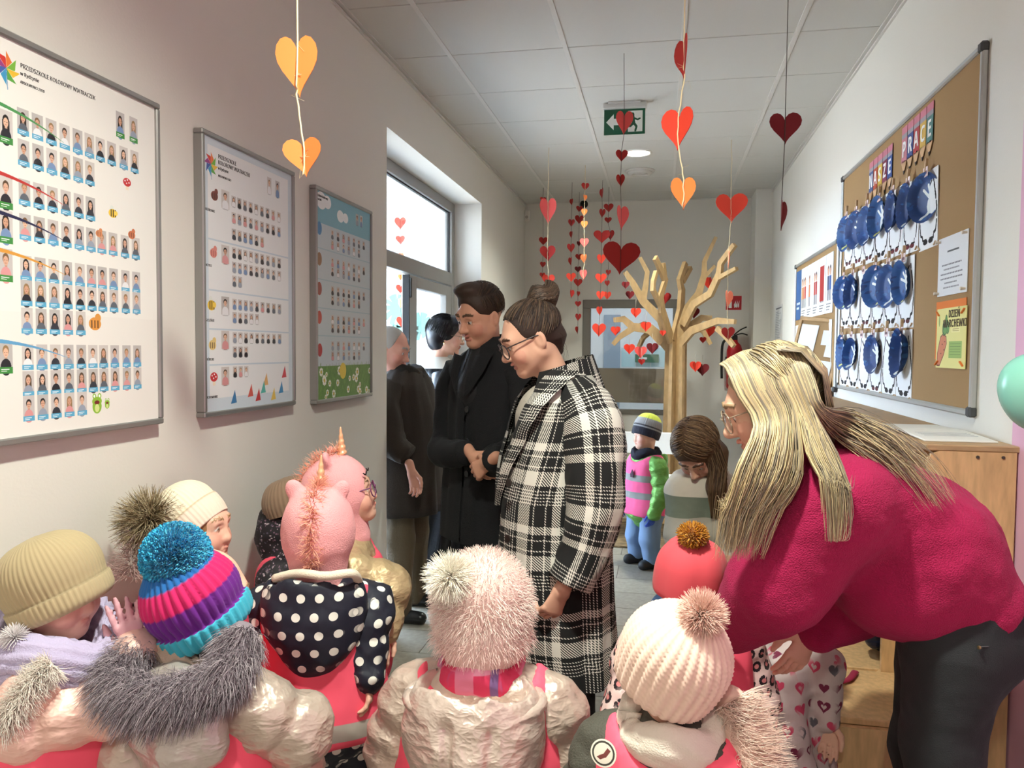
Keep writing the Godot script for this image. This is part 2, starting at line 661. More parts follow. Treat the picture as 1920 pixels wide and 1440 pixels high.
# ---------- the setting ----------
func room() -> void:
	var white := mat("wall_white", rgb(224, 221, 214), 0.9)
	white.uv1_triplanar = true
	white.uv1_world_triplanar = true
	white.uv1_scale = Vector3.ONE * 4.0
	white.heightmap_enabled = true
	white.heightmap_texture = noise_tex(0.08, 9)
	white.heightmap_scale = 0.02
	var pink := mat("wall_pink", rgb(224, 178, 206), 0.9)
	var frame := mat("door_grey", rgb(150, 149, 146), 0.45, 0.3)
	var zn := -3.862
	var zf := -6.008
	var yt := 2.686
	var T := 0.30
	# left wall with the door opening
	var wl = struct(box(self, "wall_left", Vector3(XL - T, 0, zn), Vector3(XL, HC + 0.1, 2.4), white))
	struct(box(self, "wall_left_lintel", Vector3(XL - T, yt, zf), Vector3(XL, HC + 0.1, zn), white))
	struct(box(self, "wall_left_pier", Vector3(XL - T, 0, -8.4), Vector3(XL, HC + 0.1, zf), white))
	var wr = struct(box(self, "wall_right", Vector3(XR, 0, -8.4), Vector3(XR + 0.25, HC + 0.1, 2.4), white))
	var pk := box(wr, "pink_section", Vector3(XR - 0.006, 0, -2.43), Vector3(XR, HC, 2.4), pink)
	pk.position -= wr.position
	# chase in the far right corner
	var ch = struct(box(self, "wall_chase", Vector3(0.84, 0, ZB), Vector3(XR, HC, -7.593), white))
	struct(box(self, "wall_back", Vector3(-4.4, 0, 2.4), Vector3(XR + 0.25, HC + 0.1, 2.6), white))
	# far wall with the hatch opening
	var hx0 := -0.816
	var hx1 := 0.15
	var hy0 := 0.872
	var hy1 := 2.05
	var wf = struct(box(self, "wall_far", Vector3(XL, 0, ZB - 0.2), Vector3(hx0, HC + 0.1, ZB), white))
	for q in [[Vector3(hx1, 0, ZB - 0.2), Vector3(XR, HC + 0.1, ZB)], [Vector3(hx0, hy1, ZB - 0.2), Vector3(hx1, HC + 0.1, ZB)], [Vector3(hx0, 0, ZB - 0.2), Vector3(hx1, hy0, ZB)]]:
		box(wf, "wall_panel", q[0], q[1], white).position -= wf.position
	# floor
	var grout := mat("grout", rgb(78, 75, 70), 0.9)
	var fl = struct(box(self, "floor", Vector3(-4.4, -0.12, -11.6), Vector3(XR + 0.2, -0.004, 2.5), grout))
	var tv := []
	for k in 4:
		var m := mat("floor_tile_%d" % k, [rgb(155, 149, 136), rgb(161, 155, 141), rgb(149, 143, 131), rgb(157, 150, 137)][k], 0.42)
		m.uv1_triplanar = true
		m.uv1_world_triplanar = true
		m.uv1_scale = Vector3.ONE * 2.2
		m.uv1_offset = Vector3(k * 0.37, 0, k * 0.21)
		m.albedo_texture = mats.get("tile_tex", noise_tex(0.02, 21, 512, 5, 0.86, 1.0))
		tv.append(m)
	var ztop := -0.35
	var row := 0
	var z := ztop
	while z > ZB + 0.02:
		var z2 := maxf(z - 0.3, ZB)
		var x := XL - (0.3 if row % 2 else 0.0) - 0.05
		while x < XR:
			var x0 := maxf(x, XL - (T if z < zn and z2 > zf else 0.0))
			var x1 := minf(x + 0.6, XR)
			if x1 - x0 > 0.03:
				var b := box(fl, "floor_tile", Vector3(x0 + 0.0022, -0.004, z2 + 0.0022), Vector3(x1 - 0.0022, 0.0, z - 0.0022), tv[rng.randi() % 4])
				b.position -= fl.position
			x += 0.6
		z = z2
		row += 1
	var slab := box(fl, "floor_slab", Vector3(XL, -0.004, -0.348), Vector3(XR, 0.0, 2.4), tv[0])
	slab.position -= fl.position
	box(fl, "vestibule_floor", Vector3(-4.3, -0.004, -8.1), Vector3(XL - T, 0.0, -2.5), mat("vest_floor", rgb(186, 186, 184), 0.5)).position -= fl.position
	box(fl, "back_room_floor", Vector3(-2.3, -0.004, -11.4), Vector3(XR + 0.2, 0.0, ZB - 0.2), mat("vest_floor", rgb(186, 186, 184), 0.5)).position -= fl.position
	# ceiling: slab above, tiles and runners below
	var cs = struct(box(self, "ceiling", Vector3(-4.4, HC + 0.03, -11.6), Vector3(XR + 0.25, HC + 0.25, 2.6), mat("ceiling_slab", rgb(150, 147, 142), 0.95)))
	var tilem := mat("ceiling_tile", rgb(214, 212, 207), 0.95)
	tilem.uv1_triplanar = true
	tilem.uv1_world_triplanar = true
	tilem.uv1_scale = Vector3.ONE * 6.0
	tilem.albedo_texture = noise_tex(0.35, 31, 256, 2, 0.93, 1.0)
	var runner := mat("ceiling_runner", rgb(214, 211, 206), 0.6)
	var xs := [XL, -1.106, -0.504, 0.075, 0.605, XR]
	var zs := [ZB]
	for k in range(6, -11, -1): zs.append(-(3.918 + 0.6 * k))
	for k in zs.size() - 1:
		for i in 5:
			var b := box(cs, "ceiling_tile", Vector3(xs[i] + 0.002, HC, zs[k] + 0.003), Vector3(xs[i + 1] - 0.002, HC + 0.015, zs[k + 1] - 0.003), tilem, 0.002)
			b.position -= cs.position
	for i in range(1, 5):
		box(cs, "ceiling_runner", Vector3(xs[i] - 0.012, HC - 0.004, ZB), Vector3(xs[i] + 0.012, HC + 0.001, 2.4), runner, 0.001).position -= cs.position
	for e in [[XL, XL + 0.022], [XR - 0.022, XR]]:
		box(cs, "wall_angle", Vector3(e[0], HC - 0.006, ZB), Vector3(e[1], HC, 2.4), runner, 0.001).position -= cs.position
		box(cs, "wall_angle", Vector3(e[0] if e[0] < 0 else e[1] - 0.012, HC - 0.03, ZB), Vector3(e[0] + 0.012 if e[0] < 0 else e[1], HC - 0.02, 2.4), runner, 0.001).position -= cs.position
	box(cs, "wall_angle", Vector3(XL, HC - 0.005, ZB), Vector3(0.84, HC, ZB + 0.02), runner, 0.001).position -= cs.position
	# vestibule beyond the door: white box with a glazed front
	var vw := mat("vestibule_white", rgb(236, 238, 238), 0.9)
	struct(box(self, "wall_vestibule_end", Vector3(-4.3, 0, -8.3), Vector3(XL - T, HC + 0.1, -8.1), vw))
	struct(box(self, "wall_vestibule_near", Vector3(-4.3, 0, -2.6), Vector3(XL - T, HC + 0.1, -2.45), vw))
	var vc = struct(box(self, "ceiling_vestibule", Vector3(-4.3, HC, -8.1), Vector3(XL - T, HC + 0.04, -2.5), vw))
	for k in 9: box(vc, "ceiling_runner", Vector3(-4.3, HC - 0.004, -8.0 + 0.6 * k), Vector3(XL - T, HC, -7.976 + 0.6 * k), runner).position -= vc.position
	for k in 4: box(vc, "ceiling_runner", Vector3(-2.3 - 0.6 * k, HC - 0.004, -8.1), Vector3(-2.276 - 0.6 * k, HC, -2.5), runner).position -= vc.position
	var vo = struct(box(self, "wall_vestibule_front", Vector3(-4.4, 0, -8.3), Vector3(-4.2, HC + 0.1, -7.7), vw))
	for q in [[Vector3(-4.4, 0, -3.0), Vector3(-4.2, HC + 0.1, -2.45)], [Vector3(-4.4, 2.9, -7.7), Vector3(-4.2, HC + 0.1, -3.0)], [Vector3(-4.4, 0, -7.7), Vector3(-4.2, 0.1, -3.0)]]:
		box(vo, "wall_panel", q[0], q[1], vw).position -= vo.position
	var glass := mat("glass", Color(0.95, 0.98, 0.97, 0.06), 0.02)
	glass.transparency = BaseMaterial3D.TRANSPARENCY_ALPHA
	var wo = struct(Node3D.new())
	wo.name = "window_1"
	add_child(wo)
	for k in 4:
		var z0 := -7.7 + k * 1.175
		box(wo, "pane", Vector3(-4.31, 0.14, z0 + 0.04), Vector3(-4.30, 2.86, z0 + 1.135), glass)
		box(wo, "mullion", Vector3(-4.34, 0.1, z0 - 0.03), Vector3(-4.27, 2.9, z0 + 0.03), frame, 0.004)
	# door screen: frame, transom light, fixed leaf, open leaf
	var fx0 := -1.715
	var fx1 := -1.65
	var d = struct(Node3D.new())
	d.name = "door_1"
	add_child(d)
	var bars := [["jamb", 2.686, 0.0, -6.006, -5.93], ["jamb", 2.686, 0.0, -3.94, -3.864], ["head_rail", 2.685, 2.61, -5.93, -3.94], ["transom_rail", 2.132, 2.03, -5.93, -3.94]]
	for b in bars: box(d, b[0], Vector3(fx0, b[2], b[3]), Vector3(fx1, b[1], b[4]), frame, 0.004)
	box(d, "transom_pane", Vector3(-1.686, 2.132, -5.93), Vector3(-1.678, 2.61, -3.94), glass)
	var gasket := mat("gasket", rgb(30, 30, 32), 0.7)
	for b in [[2.61, 2.602, -5.93, -3.94], [2.14, 2.132, -5.93, -3.94], [2.602, 2.14, -5.93, -5.922], [2.602, 2.14, -3.948, -3.94]]:
		box(d, "gasket", Vector3(-1.692, b[1], b[2]), Vector3(-1.672, b[0], b[3]), gasket)
	var leaf := [["stile", 2.022, 0.012, -5.925, -5.785], ["stile", 2.022, 0.012, -5.055, -4.905], ["top_rail", 2.022, 1.945, -5.785, -5.055], ["bottom_rail", 0.2, 0.012, -5.785, -5.055]]
	for b in leaf: box(d, b[0], Vector3(fx0 + 0.006, b[2], b[3]), Vector3(fx1 - 0.004, b[1], b[4]), frame, 0.004)
	box(d, "leaf_pane", Vector3(-1.686, 0.2, -5.785), Vector3(-1.678, 1.945, -5.055), glass)
	box(d, "seal_strip", Vector3(-1.70, 0.012, -4.905), Vector3(-1.655, 2.022, -4.892), gasket)
	box(d, "leaf_hinge", Vector3(-1.655, 1.87, -4.912), Vector3(-1.64, 2.0, -4.894), gasket, 0.004)
	# the open leaf swung into the vestibule
	var ol := Node3D.new()
	ol.name = "open_leaf"
	ol.position = Vector3(-1.72, 0, -3.955)
	d.add_child(ol)
	for b in [["stile", -0.13, 0.0, 0.012, 2.022], ["stile", -0.93, -0.8, 0.012, 2.022], ["top_rail", -0.8, -0.13, 1.945, 2.022], ["bottom_rail", -0.8, -0.13, 0.012, 0.2]]:
		box(ol, b[0], Vector3(b[1], b[3], 0.0), Vector3(b[2], b[4], 0.055), frame, 0.004)
	box(ol, "leaf_pane", Vector3(-0.8, 0.2, 0.024), Vector3(-0.13, 1.945, 0.03), glass)
	# skirting-free walls; hatch window in the far wall
	var w = struct(Node3D.new())
	w.name = "window_2"
	add_child(w)
	var hf := mat("hatch_frame", rgb(128, 123, 117), 0.55, 0.1)
	for b in [["frame_rail", hx0, hx1, 1.962, hy1], ["frame_rail", hx0, hx1, hy0, 0.925], ["frame_stile", hx0, -0.733, 0.925, 1.962], ["frame_stile", 0.098, hx1, 0.925, 1.962]]:
		box(w, b[0], Vector3(b[1], b[3], ZB - 0.05), Vector3(b[2], b[4], ZB + 0.015), hf, 0.004)
	box(w, "pane", Vector3(-0.733, 0.925, ZB - 0.03), Vector3(0.098, 1.962, ZB - 0.024), glass)
	var bp := mat("hatch_panel", rgb(122, 104, 80), 0.35)
	box(w, "counter_panel", Vector3(-0.73, 0.99, ZB - 0.07), Vector3(0.095, 1.345, ZB - 0.045), bp, 0.003)
	# the lit room behind the hatch
	struct(box(self, "wall_room_end", Vector3(-2.4, 0, -11.6), Vector3(XR + 0.25, HC + 0.1, -11.4), vw))
	struct(box(self, "wall_room_left", Vector3(-2.4, 0, -11.6), Vector3(-2.2, HC + 0.1, ZB - 0.2), vw))
	struct(box(self, "wall_room_right", Vector3(XR, 0, -11.6), Vector3(XR + 0.25, HC + 0.1, -8.4), vw))
	var d2 = struct(Node3D.new())
	d2.name = "door_2"
	add_child(d2)
	var blue := mat("door_blue", rgb(150, 168, 186), 0.5)
	var at := onz(1145, 640, -11.38)
	box(d2, "door_leaf", Vector3(at.x - 0.1, 0, -11.4), Vector3(at.x + 0.14, 2.05, -11.36), blue, 0.004)
	var nt := thing("added_panel_light", "added unseen light panel that brightens the room behind the hatch", "ceiling light", Vector3(-0.4, HC, -9.9))  # unseen panel, added to brighten the room behind the hatch
	var g2 := mat("panel_glow", rgb(240, 248, 255), 0.5)
	g2.emission_enabled = true
	g2.emission = rgb(235, 246, 255)
	g2.emission_energy_multiplier = 4.0
	mi(nt, "lamp_frame", bx(Vector3(1.24, 0.02, 0.64), 0.003), runner, Vector3(0, -0.01, 0))
	mi(nt, "lamp_diffuser", bx(Vector3(1.18, 0.01, 0.58)), g2, Vector3(0, -0.022, 0))
	var al := AreaLight3D.new()
	al.name = "panel_light"
	al.area_size = Vector2(1.1, 0.5)
	al.area_normalize_energy = true
	al.light_energy = 2.6
	al.light_color = rgb(226, 242, 255)
	al.area_range = 14.0
	al.shadow_enabled = true
	nt.add_child(al)
	al.position = Vector3(0, -0.035, 0)
	al.rotation.x = -PI / 2
	# notices on the end wall of that room
	var pap := mat("paper_pale", rgb(222, 232, 238), 0.9)
	for k in 3:
		var q := onz(1178 + 28 * k, 670, -11.39)
		var sheet := box(self, "notice_sheet", Vector3(q.x - 0.1, q.y - 0.14, -11.4), Vector3(q.x + 0.1, q.y + 0.14, -11.394), mat("paper_mint", rgb(190, 222, 226), 0.9))
		tag(sheet, ["pale blue notice sheet left of the green exit sign seen through the hatch", "pale blue notice sheet under the green exit sign seen through the hatch", "pale blue notice sheet beside the tree trunk seen through the hatch"][k], "notice", "notices in the room behind the hatch")
	var eq := onz(1213, 672, -11.35)
	var ex := thing("exit_sign", "small green exit sign seen through the hatch window", "sign", eq)
	mi(ex, "sign_plate", bx(Vector3(0.34, 0.12, 0.02), 0.003), mat("sign_green", rgb(0, 96, 62), 0.5))
	mi(ex, "sign_arrow", extrude(PackedVector2Array([Vector2(-0.12, 0), Vector2(-0.06, 0.04), Vector2(-0.06, 0.015), Vector2(0.0, 0.015), Vector2(0.0, -0.015), Vector2(-0.06, -0.015), Vector2(-0.06, -0.04)]), 0.004), mat("sign_white", rgb(240, 245, 240), 0.6), Vector3(0, 0, 0.012))
	# leaf stickers on the vestibule end wall
	var lg := mat("leaf_green", rgb(86, 128, 118), 0.7)
	for q in [[743, 575, 0.55, 0.34, "monstera leaf sticker behind the vestibule heart garland"], [762, 620, -0.5, 0.34, "monstera leaf sticker partly behind the door stile"], [788, 606, -0.2, 0.3, "monstera leaf sticker seen through the fixed door leaf glass"]]:
		var c := onz(q[0], q[1], -8.09)
		var poly := PackedVector2Array()
		for k in 60:
			var a := TAU * k / 60.0
			var r: float = q[3] * 0.5 * (1.0 - 0.25 * cos(a))
			if k % 5 == 2 and absf(sin(a)) > 0.25: r *= 0.52
			poly.append(Vector2(cos(a) * r * 1.1, sin(a) * r * 0.85))
		var o := mi(self, "leaf_sticker", extrude(poly, 0.004), lg, Vector3(c.x, c.y, -8.094), Vector3(0, 0, q[2] + 1.2))
		tag(o, q[4], "sticker", "leaf stickers in the vestibule")

# ---------- ceiling fittings, back wall ----------
func blit_rect(im: Image, x: float, y: float, w: float, h: float, c: Color) -> void:
	im.fill_rect(Rect2i(int(x), int(y), maxi(1, int(round(w))), maxi(1, int(round(h)))), c)
func blit_disc(im: Image, cx: float, cy: float, rx: float, ry: float, c: Color) -> void:
	for dy in range(-int(ry), int(ry) + 1):
		var w := rx * sqrt(maxf(0.0, 1.0 - dy * dy / (ry * ry)))
		im.fill_rect(Rect2i(int(cx - w), int(cy + dy), maxi(1, int(2 * w)), 1), c)
func blit_poly(im: Image, poly: Array, c: Color) -> void:
	var lo := 1e9
	var hi := -1e9
	for p in poly:
		lo = minf(lo, p.y)
		hi = maxf(hi, p.y)
	for y in range(maxi(0, int(lo)), mini(im.get_height() - 1, int(hi)) + 1):
		var xs := []
		for k in poly.size():
			var a: Vector2 = poly[k]
			var b: Vector2 = poly[(k + 1) % poly.size()]
			if (a.y <= y) != (b.y <= y): xs.append(a.x + (b.x - a.x) * (y - a.y) / (b.y - a.y))
		xs.sort()
		for k in range(0, xs.size() - 1, 2): im.fill_rect(Rect2i(int(xs[k]), y, maxi(1, int(xs[k + 1] - xs[k])), 1), c)
func blit_line(im: Image, a: Vector2, b: Vector2, w: float, c: Color) -> void:
	var n := int(a.distance_to(b)) + 1
	for k in n + 1:
		var p := a.lerp(b, float(k) / n)
		im.fill_rect(Rect2i(int(p.x - w / 2), int(p.y - w / 2), maxi(1, int(w)), maxi(1, int(w))), c)
func print_mat(key: String, im: Image, rough := 0.6) -> StandardMaterial3D:
	return tex_mat(key, ImageTexture.create_from_image(im), rough)
# flat printed sheet in its own xy plane, picture on +z
func sheet_mesh(w: float, h: float, th := 0.002) -> ArrayMesh:
	var st := SurfaceTool.new()
	st.begin(Mesh.PRIMITIVE_TRIANGLES)
	st.set_smooth_group(-1)
	var p := [Vector3(-w / 2, h / 2, th), Vector3(w / 2, h / 2, th), Vector3(w / 2, -h / 2, th), Vector3(-w / 2, -h / 2, th)]
	var uv := [Vector2(0, 0), Vector2(1, 0), Vector2(1, 1), Vector2(0, 1)]
	for k in [0, 1, 2, 0, 2, 3]:
		st.set_uv(uv[k])
		st.add_vertex(p[k])
	st.set_uv(Vector2(0.002, 0.002))
	var b := []
	for q in p: b.append(Vector3(q.x, q.y, 0))
	quad(st, b[3], b[2], b[1], b[0])
	for k in 4: quad(st, p[k], b[k], b[(k + 1) % 4], p[(k + 1) % 4])
	st.generate_normals()
	return st.commit()
func text(parent: Node, s: String, size: float, at: Vector3, m: Material, rot := Vector3.ZERO, bold := false, align := HORIZONTAL_ALIGNMENT_LEFT) -> MeshInstance3D:
	var t := TextMesh.new()
	var f := SystemFont.new()
	f.font_names = PackedStringArray(["Droid Sans"])
	if bold: f.font_weight = 700
	t.font = f
	t.text = s
	t.font_size = 32
	t.pixel_size = size / 32.0
	t.depth = 0.0008
	t.horizontal_alignment = align
	t.vertical_alignment = VERTICAL_ALIGNMENT_CENTER
	var o := mi(parent, "lettering", t, m, at, rot)
	return o

func fittings() -> void:
	downlight(-6.054, "glowing round downlight in the ceiling beyond the exit sign", -0.214, HC, 7.0)
	downlight(-1.2, "round downlight in the ceiling above the group of children")
	downlight(1.2, "round downlight in the ceiling behind the children, toward the entrance end")
	# vent
	var vp := ony(1200, 320, HC)
	var v := thing("ceiling_vent", "white round air vent in the ceiling behind the lit downlight", "vent", vp)
	var vm := mat("vent_white", rgb(196, 192, 186), 0.5)
	for q in [[0.115, 0.125, -0.004], [0.075, 0.105, -0.014]]:
		var t := TorusMesh.new()
		t.inner_radius = q[0] - 0.018
		t.outer_radius = q[1]
		t.rings = 40
		t.ring_segments = 8
		mi(v, "vent_ring", t, vm, Vector3(0, q[2], 0))
	mi(v, "vent_disc", cyl(0.05, 0.07, 0.018, 32), vm, Vector3(0, -0.014, 0))
	# exit sign hanging from the ceiling
	var e := thing("exit_sign", "green hanging exit sign with white arrow and running figure", "sign", Vector3(-0.252, HC, -4.84))
	mi(e, "housing", bx(Vector3(0.265, 0.035, 0.06), 0.006), mat("sign_housing", rgb(205, 205, 202), 0.4), Vector3(0, -0.022, 0))
	mi(e, "mount_bar", bx(Vector3(0.2, 0.012, 0.08), 0.003), mat("sign_housing", rgb(205, 205, 202), 0.4), Vector3(0, -0.005, 0))
	var im := Image.create(256, 156, false, Image.FORMAT_RGB8)
	im.fill(rgb(0, 84, 54))
	var wht := rgb(236, 242, 238)
	blit_poly(im, [Vector2(14, 78), Vector2(62, 28), Vector2(62, 58), Vector2(112, 58), Vector2(112, 98), Vector2(62, 98), Vector2(62, 128)], wht)
	blit_rect(im, 150, 14, 90, 128, wht)
	var gr := rgb(0, 84, 54)
	blit_disc(im, 178, 36, 12, 12, gr)
	for q in [[180, 50, 186, 90, 18], [182, 58, 158, 66, 8], [158, 66, 152, 82, 8], [186, 58, 210, 70, 8], [210, 70, 224, 62, 8], [184, 90, 164, 108, 11], [164, 108, 148, 110, 10], [188, 90, 204, 112, 11], [204, 112, 196, 136, 10]]:
		blit_line(im, Vector2(q[0], q[1]), Vector2(q[2], q[3]), q[4], gr)
	mi(e, "sign_plate", sheet_mesh(0.25, 0.155, 0.006), print_mat("exit_print", im, 0.35), Vector3(0, -0.115, 0))
	# cameras and sensors
	var s := thing("motion_sensor", "small white motion sensor in the upper corner of the far wall", "sensor", Vector3(-1.405, 2.925, ZB + 0.03))
	var sw := mat("sensor_white", rgb(225, 222, 216), 0.4)
	mi(s, "body", bx(Vector3(0.06, 0.12, 0.05), 0.012), sw)
	mi(s, "lens", cyl(0.016, 0.012, 0.01, 16), mat("sensor_lens", rgb(190, 186, 180), 0.2), Vector3(0, -0.02, 0.028), Vector3(PI / 2, 0, 0))
	var cp := onz(1096, 384, ZB)
	var cam := thing("security_camera", "small black and white dome camera high on the far wall", "camera", Vector3(cp.x, cp.y, ZB + 0.04))
	mi(cam, "base", cyl(0.05, 0.05, 0.05, 24), sw, Vector3(0, 0, -0.015), Vector3(PI / 2, 0, 0))
	var sp := SphereMesh.new()
	sp.radius = 0.042
	sp.height = 0.084
	mi(cam, "dome", sp, mat("dome_black", rgb(14, 14, 16), 0.1), Vector3(0, -0.005, 0.02))
	# fire sign and extinguisher
	var red := mat("fire_red", rgb(176, 16, 26), 0.35)
	var fi := Image.create(128, 128, false, Image.FORMAT_RGB8)
	fi.fill(rgb(178, 14, 30))
	blit_rect(fi, 22, 50, 26, 62, wht)
	blit_rect(fi, 30, 30, 10, 22, wht)
	blit_rect(fi, 16, 34, 22, 7, wht)
	for k in 3: blit_poly(fi, [Vector2(70 + k * 16, 110), Vector2(66 + k * 16, 80), Vector2(84 + k * 14, 40), Vector2(82 + k * 14, 76), Vector2(86 + k * 12, 100)], wht)
	var fs := mi(self, "fire_sign", sheet_mesh(0.15, 0.14, 0.003), print_mat("fire_print", fi, 0.5), Vector3(0.69, 2.012, ZB))
	tag(fs, "red fire extinguisher sign on the far wall", "sign")
	var ext := thing("fire_extinguisher", "red fire extinguisher hanging on the wall beside the wooden tree", "fire extinguisher", Vector3(0.70, 1.16, ZB + 0.09))
	var prof := [[0.0, 0.0], [0.07, 0.0], [0.075, 0.02], [0.075, 0.38], [0.06, 0.43], [0.03, 0.46], [0.028, 0.48], [0.0, 0.48]]
	var rings := []
	for q in prof:
		var ring := PackedVector3Array()
		for k in 24: ring.append(Vector3(cos(TAU * k / 24) * maxf(q[0], 0.001), q[1], -sin(TAU * k / 24) * maxf(q[0], 0.001)))
		rings.append(ring)
	mi(ext, "cylinder", loft(rings), red)
	var blk := mat("rubber_black", rgb(20, 20, 22), 0.6)
	mi(ext, "valve", bx(Vector3(0.05, 0.05, 0.04), 0.006), blk, Vector3(0, 0.5, 0))
	mi(ext, "handle", tube(curve([Vector3(-0.01, 0.52, 0), Vector3(0.06, 0.545, 0), Vector3(0.12, 0.53, 0.0)]), [0.007], 6), blk)
	mi(ext, "handle", tube(curve([Vector3(-0.01, 0.53, 0), Vector3(0.05, 0.58, 0), Vector3(0.11, 0.61, 0.0)]), [0.007], 6), blk)
	mi(ext, "hose", tube(curve([Vector3(-0.02, 0.5, 0.01), Vector3(-0.11, 0.46, 0.03), Vector3(-0.125, 0.3, 0.03), Vector3(-0.12, 0.1, 0.03)]), [0.013], 8), blk)
	mi(ext, "bracket", bx(Vector3(0.16, 0.03, 0.03), 0.003), blk, Vector3(0, 0.3, -0.075))
	# list on the right wall
	var li := Image.create(96, 128, false, Image.FORMAT_RGB8)
	li.fill(rgb(214, 212, 208))
	blit_rect(li, 10, 8, 76, 5, rgb(110, 110, 110))
	for k in 16: blit_rect(li, 10, 22 + k * 6, 30 + rng.randi() % 44, 2, rgb(150, 150, 150))
	for k in 3: blit_rect(li, 10 + k * 34, 18, 1, 100, rgb(130, 130, 130))
	var ls := mi(self, "notice_sheet", sheet_mesh(0.42, 0.32), print_mat("list_print", li, 0.8), Vector3(XR, 1.775, -7.07), Vector3(0, -PI / 2, 0))
	tag(ls, "white printed list sheet on the right wall by the far corner", "notice")

# ---------- posters on the left wall ----------
var bg_photo := [rgb(196, 190, 190), rgb(186, 182, 182), rgb(204, 198, 196)]
func portrait(im: Image, x: float, y: float, w: float, h: float, strip: Color, adult := false) -> void:
	blit_rect(im, x, y, w, h, bg_photo[rng.randi() % 3])
	var hair: Color = [rgb(50, 38, 32), rgb(92, 70, 52), rgb(150, 120, 84), rgb(34, 28, 28), rgb(120, 92, 66)][rng.randi() % 5]
	var skin: Color = [rgb(214, 168, 144), rgb(224, 182, 156), rgb(204, 156, 130)][rng.randi() % 3]
	var shirt: Color = [rgb(50, 52, 62), rgb(232, 232, 236), rgb(118, 144, 186), rgb(36, 36, 44), rgb(216, 150, 152), rgb(92, 98, 110), rgb(150, 158, 176)][rng.randi() % 7]
	var cx := x + w / 2
	var cy := y + h * 0.34
	if rng.randf() < 0.45: blit_rect(im, cx - w * 0.27, cy - h * 0.05, w * 0.54, h * 0.34, hair)
	blit_rect(im, cx - w * 0.09, cy + h * 0.1, w * 0.18, h * 0.16, skin.darkened(0.12))
	blit_disc(im, cx, y + h * 0.80, w * 0.40, h * 0.26, shirt)
	blit_rect(im, cx - w * 0.4, y + h * 0.8, w * 0.8, h * 0.2, shirt)
	blit_disc(im, cx, cy - h * 0.045, w * 0.24, h * 0.165, hair)
	blit_disc(im, cx, cy + h * 0.02, w * 0.19, h * 0.145, skin)
	blit_rect(im, cx - w * 0.12, cy, w * 0.07, maxf(1, h * 0.02), hair.darkened(0.3))
	blit_rect(im, cx + w * 0.05, cy, w * 0.07, maxf(1, h * 0.02), hair.darkened(0.3))
	blit_rect(im, cx - w * 0.06, cy + h * 0.09, w * 0.12, maxf(1, h * 0.018), rgb(170, 96, 90))
	if strip.a > 0.0:
		blit_rect(im, x, y + h * 0.80, w, h * 0.2, strip)
		blit_rect(im, x + w * 0.14, y + h * 0.86, w * 0.6, maxf(1, h * 0.025), Color.WHITE)
		blit_rect(im, x + w * 0.14, y + h * 0.92, w * 0.42, maxf(1, h * 0.02), Color.WHITE)
	else:
		blit_rect(im, x + w * 0.1, y + h + 2, w * 0.8, 1, rgb(90, 90, 96))
		blit_rect(im, x + w * 0.2, y + h + 5, w * 0.6, 1, rgb(90, 90, 96))
func pinwheel(im: Image, c: Vector2, r: float) -> void:
	var cols := [rgb(232, 188, 48), rgb(92, 164, 70), rgb(62, 150, 196), rgb(70, 96, 170), rgb(150, 60, 130), rgb(206, 52, 44), rgb(226, 116, 40), rgb(120, 180, 60)]
	for k in 8:
		var a := TAU * k / 8
		blit_poly(im, [c, c + Vector2(cos(a), sin(a)) * r, c + Vector2(cos(a + 0.75), sin(a + 0.75)) * r * 0.62], cols[k])
	blit_line(im, c, c + Vector2(4, r * 1.2), 3, rgb(90, 140, 190))
func bee(im: Image, c: Vector2, r: float) -> void:
	blit_disc(im, c.x - r * 0.2, c.y - r * 0.7, r * 0.5, r * 0.6, rgb(226, 230, 226))
	blit_disc(im, c.x, c.y, r, r * 0.72, rgb(236, 196, 60))
	for k in 3: blit_rect(im, c.x - r * 0.5 + k * r * 0.5, c.y - r * 0.6, r * 0.22, r * 1.2, rgb(50, 40, 30))
	blit_disc(im, c.x + r * 0.8, c.y - r * 0.1, r * 0.4, r * 0.4, rgb(240, 206, 90))
func mushroom(im: Image, c: Vector2, r: float) -> void:
	blit_rect(im, c.x - r * 0.35, c.y, r * 0.7, r * 1.3, rgb(240, 224, 200))
	blit_disc(im, c.x, c.y, r, r * 0.7, rgb(196, 46, 48))
	for q in [[-0.5, -0.2], [0.1, -0.4], [0.5, 0.0], [-0.1, 0.2]]: blit_disc(im, c.x + q[0] * r, c.y + q[1] * r, r * 0.16, r * 0.14, Color.WHITE)
func frog(im: Image, c: Vector2, r: float) -> void:
	var g := rgb(140, 186, 62)
	blit_disc(im, c.x, c.y + r * 0.5, r * 0.8, r * 0.9, g)
	blit_disc(im, c.x - r * 0.45, c.y - r * 0.75, r * 0.32, r * 0.34, g)
	blit_disc(im, c.x + r * 0.45, c.y - r * 0.75, r * 0.32, r * 0.34, g)
	blit_disc(im, c.x - r * 0.45, c.y - r * 0.75, r * 0.16, r * 0.18, Color.WHITE)
	blit_disc(im, c.x + r * 0.45, c.y - r * 0.75, r * 0.16, r * 0.18, Color.WHITE)
	blit_disc(im, c.x, c.y - r * 0.1, r * 0.85, r * 0.55, g)
	blit_disc(im, c.x, c.y + r * 0.05, r * 0.45, r * 0.25, rgb(120, 40, 40))
	blit_disc(im, c.x, c.y + r * 0.75, r * 0.4, r * 0.5, rgb(214, 226, 150))
func paw(im: Image, c: Vector2, r: float, a: Color, b: Color) -> void:
	blit_disc(im, c.x, c.y, r, r * 0.75, a)
	blit_disc(im, c.x + r * 0.5, c.y - r * 0.7, r * 0.5, r * 0.5, a)
	for k in 3: blit_rect(im, c.x - r * 0.6 + k * r * 0.5, c.y - r * 0.4, r * 0.16, r * 0.9, b)
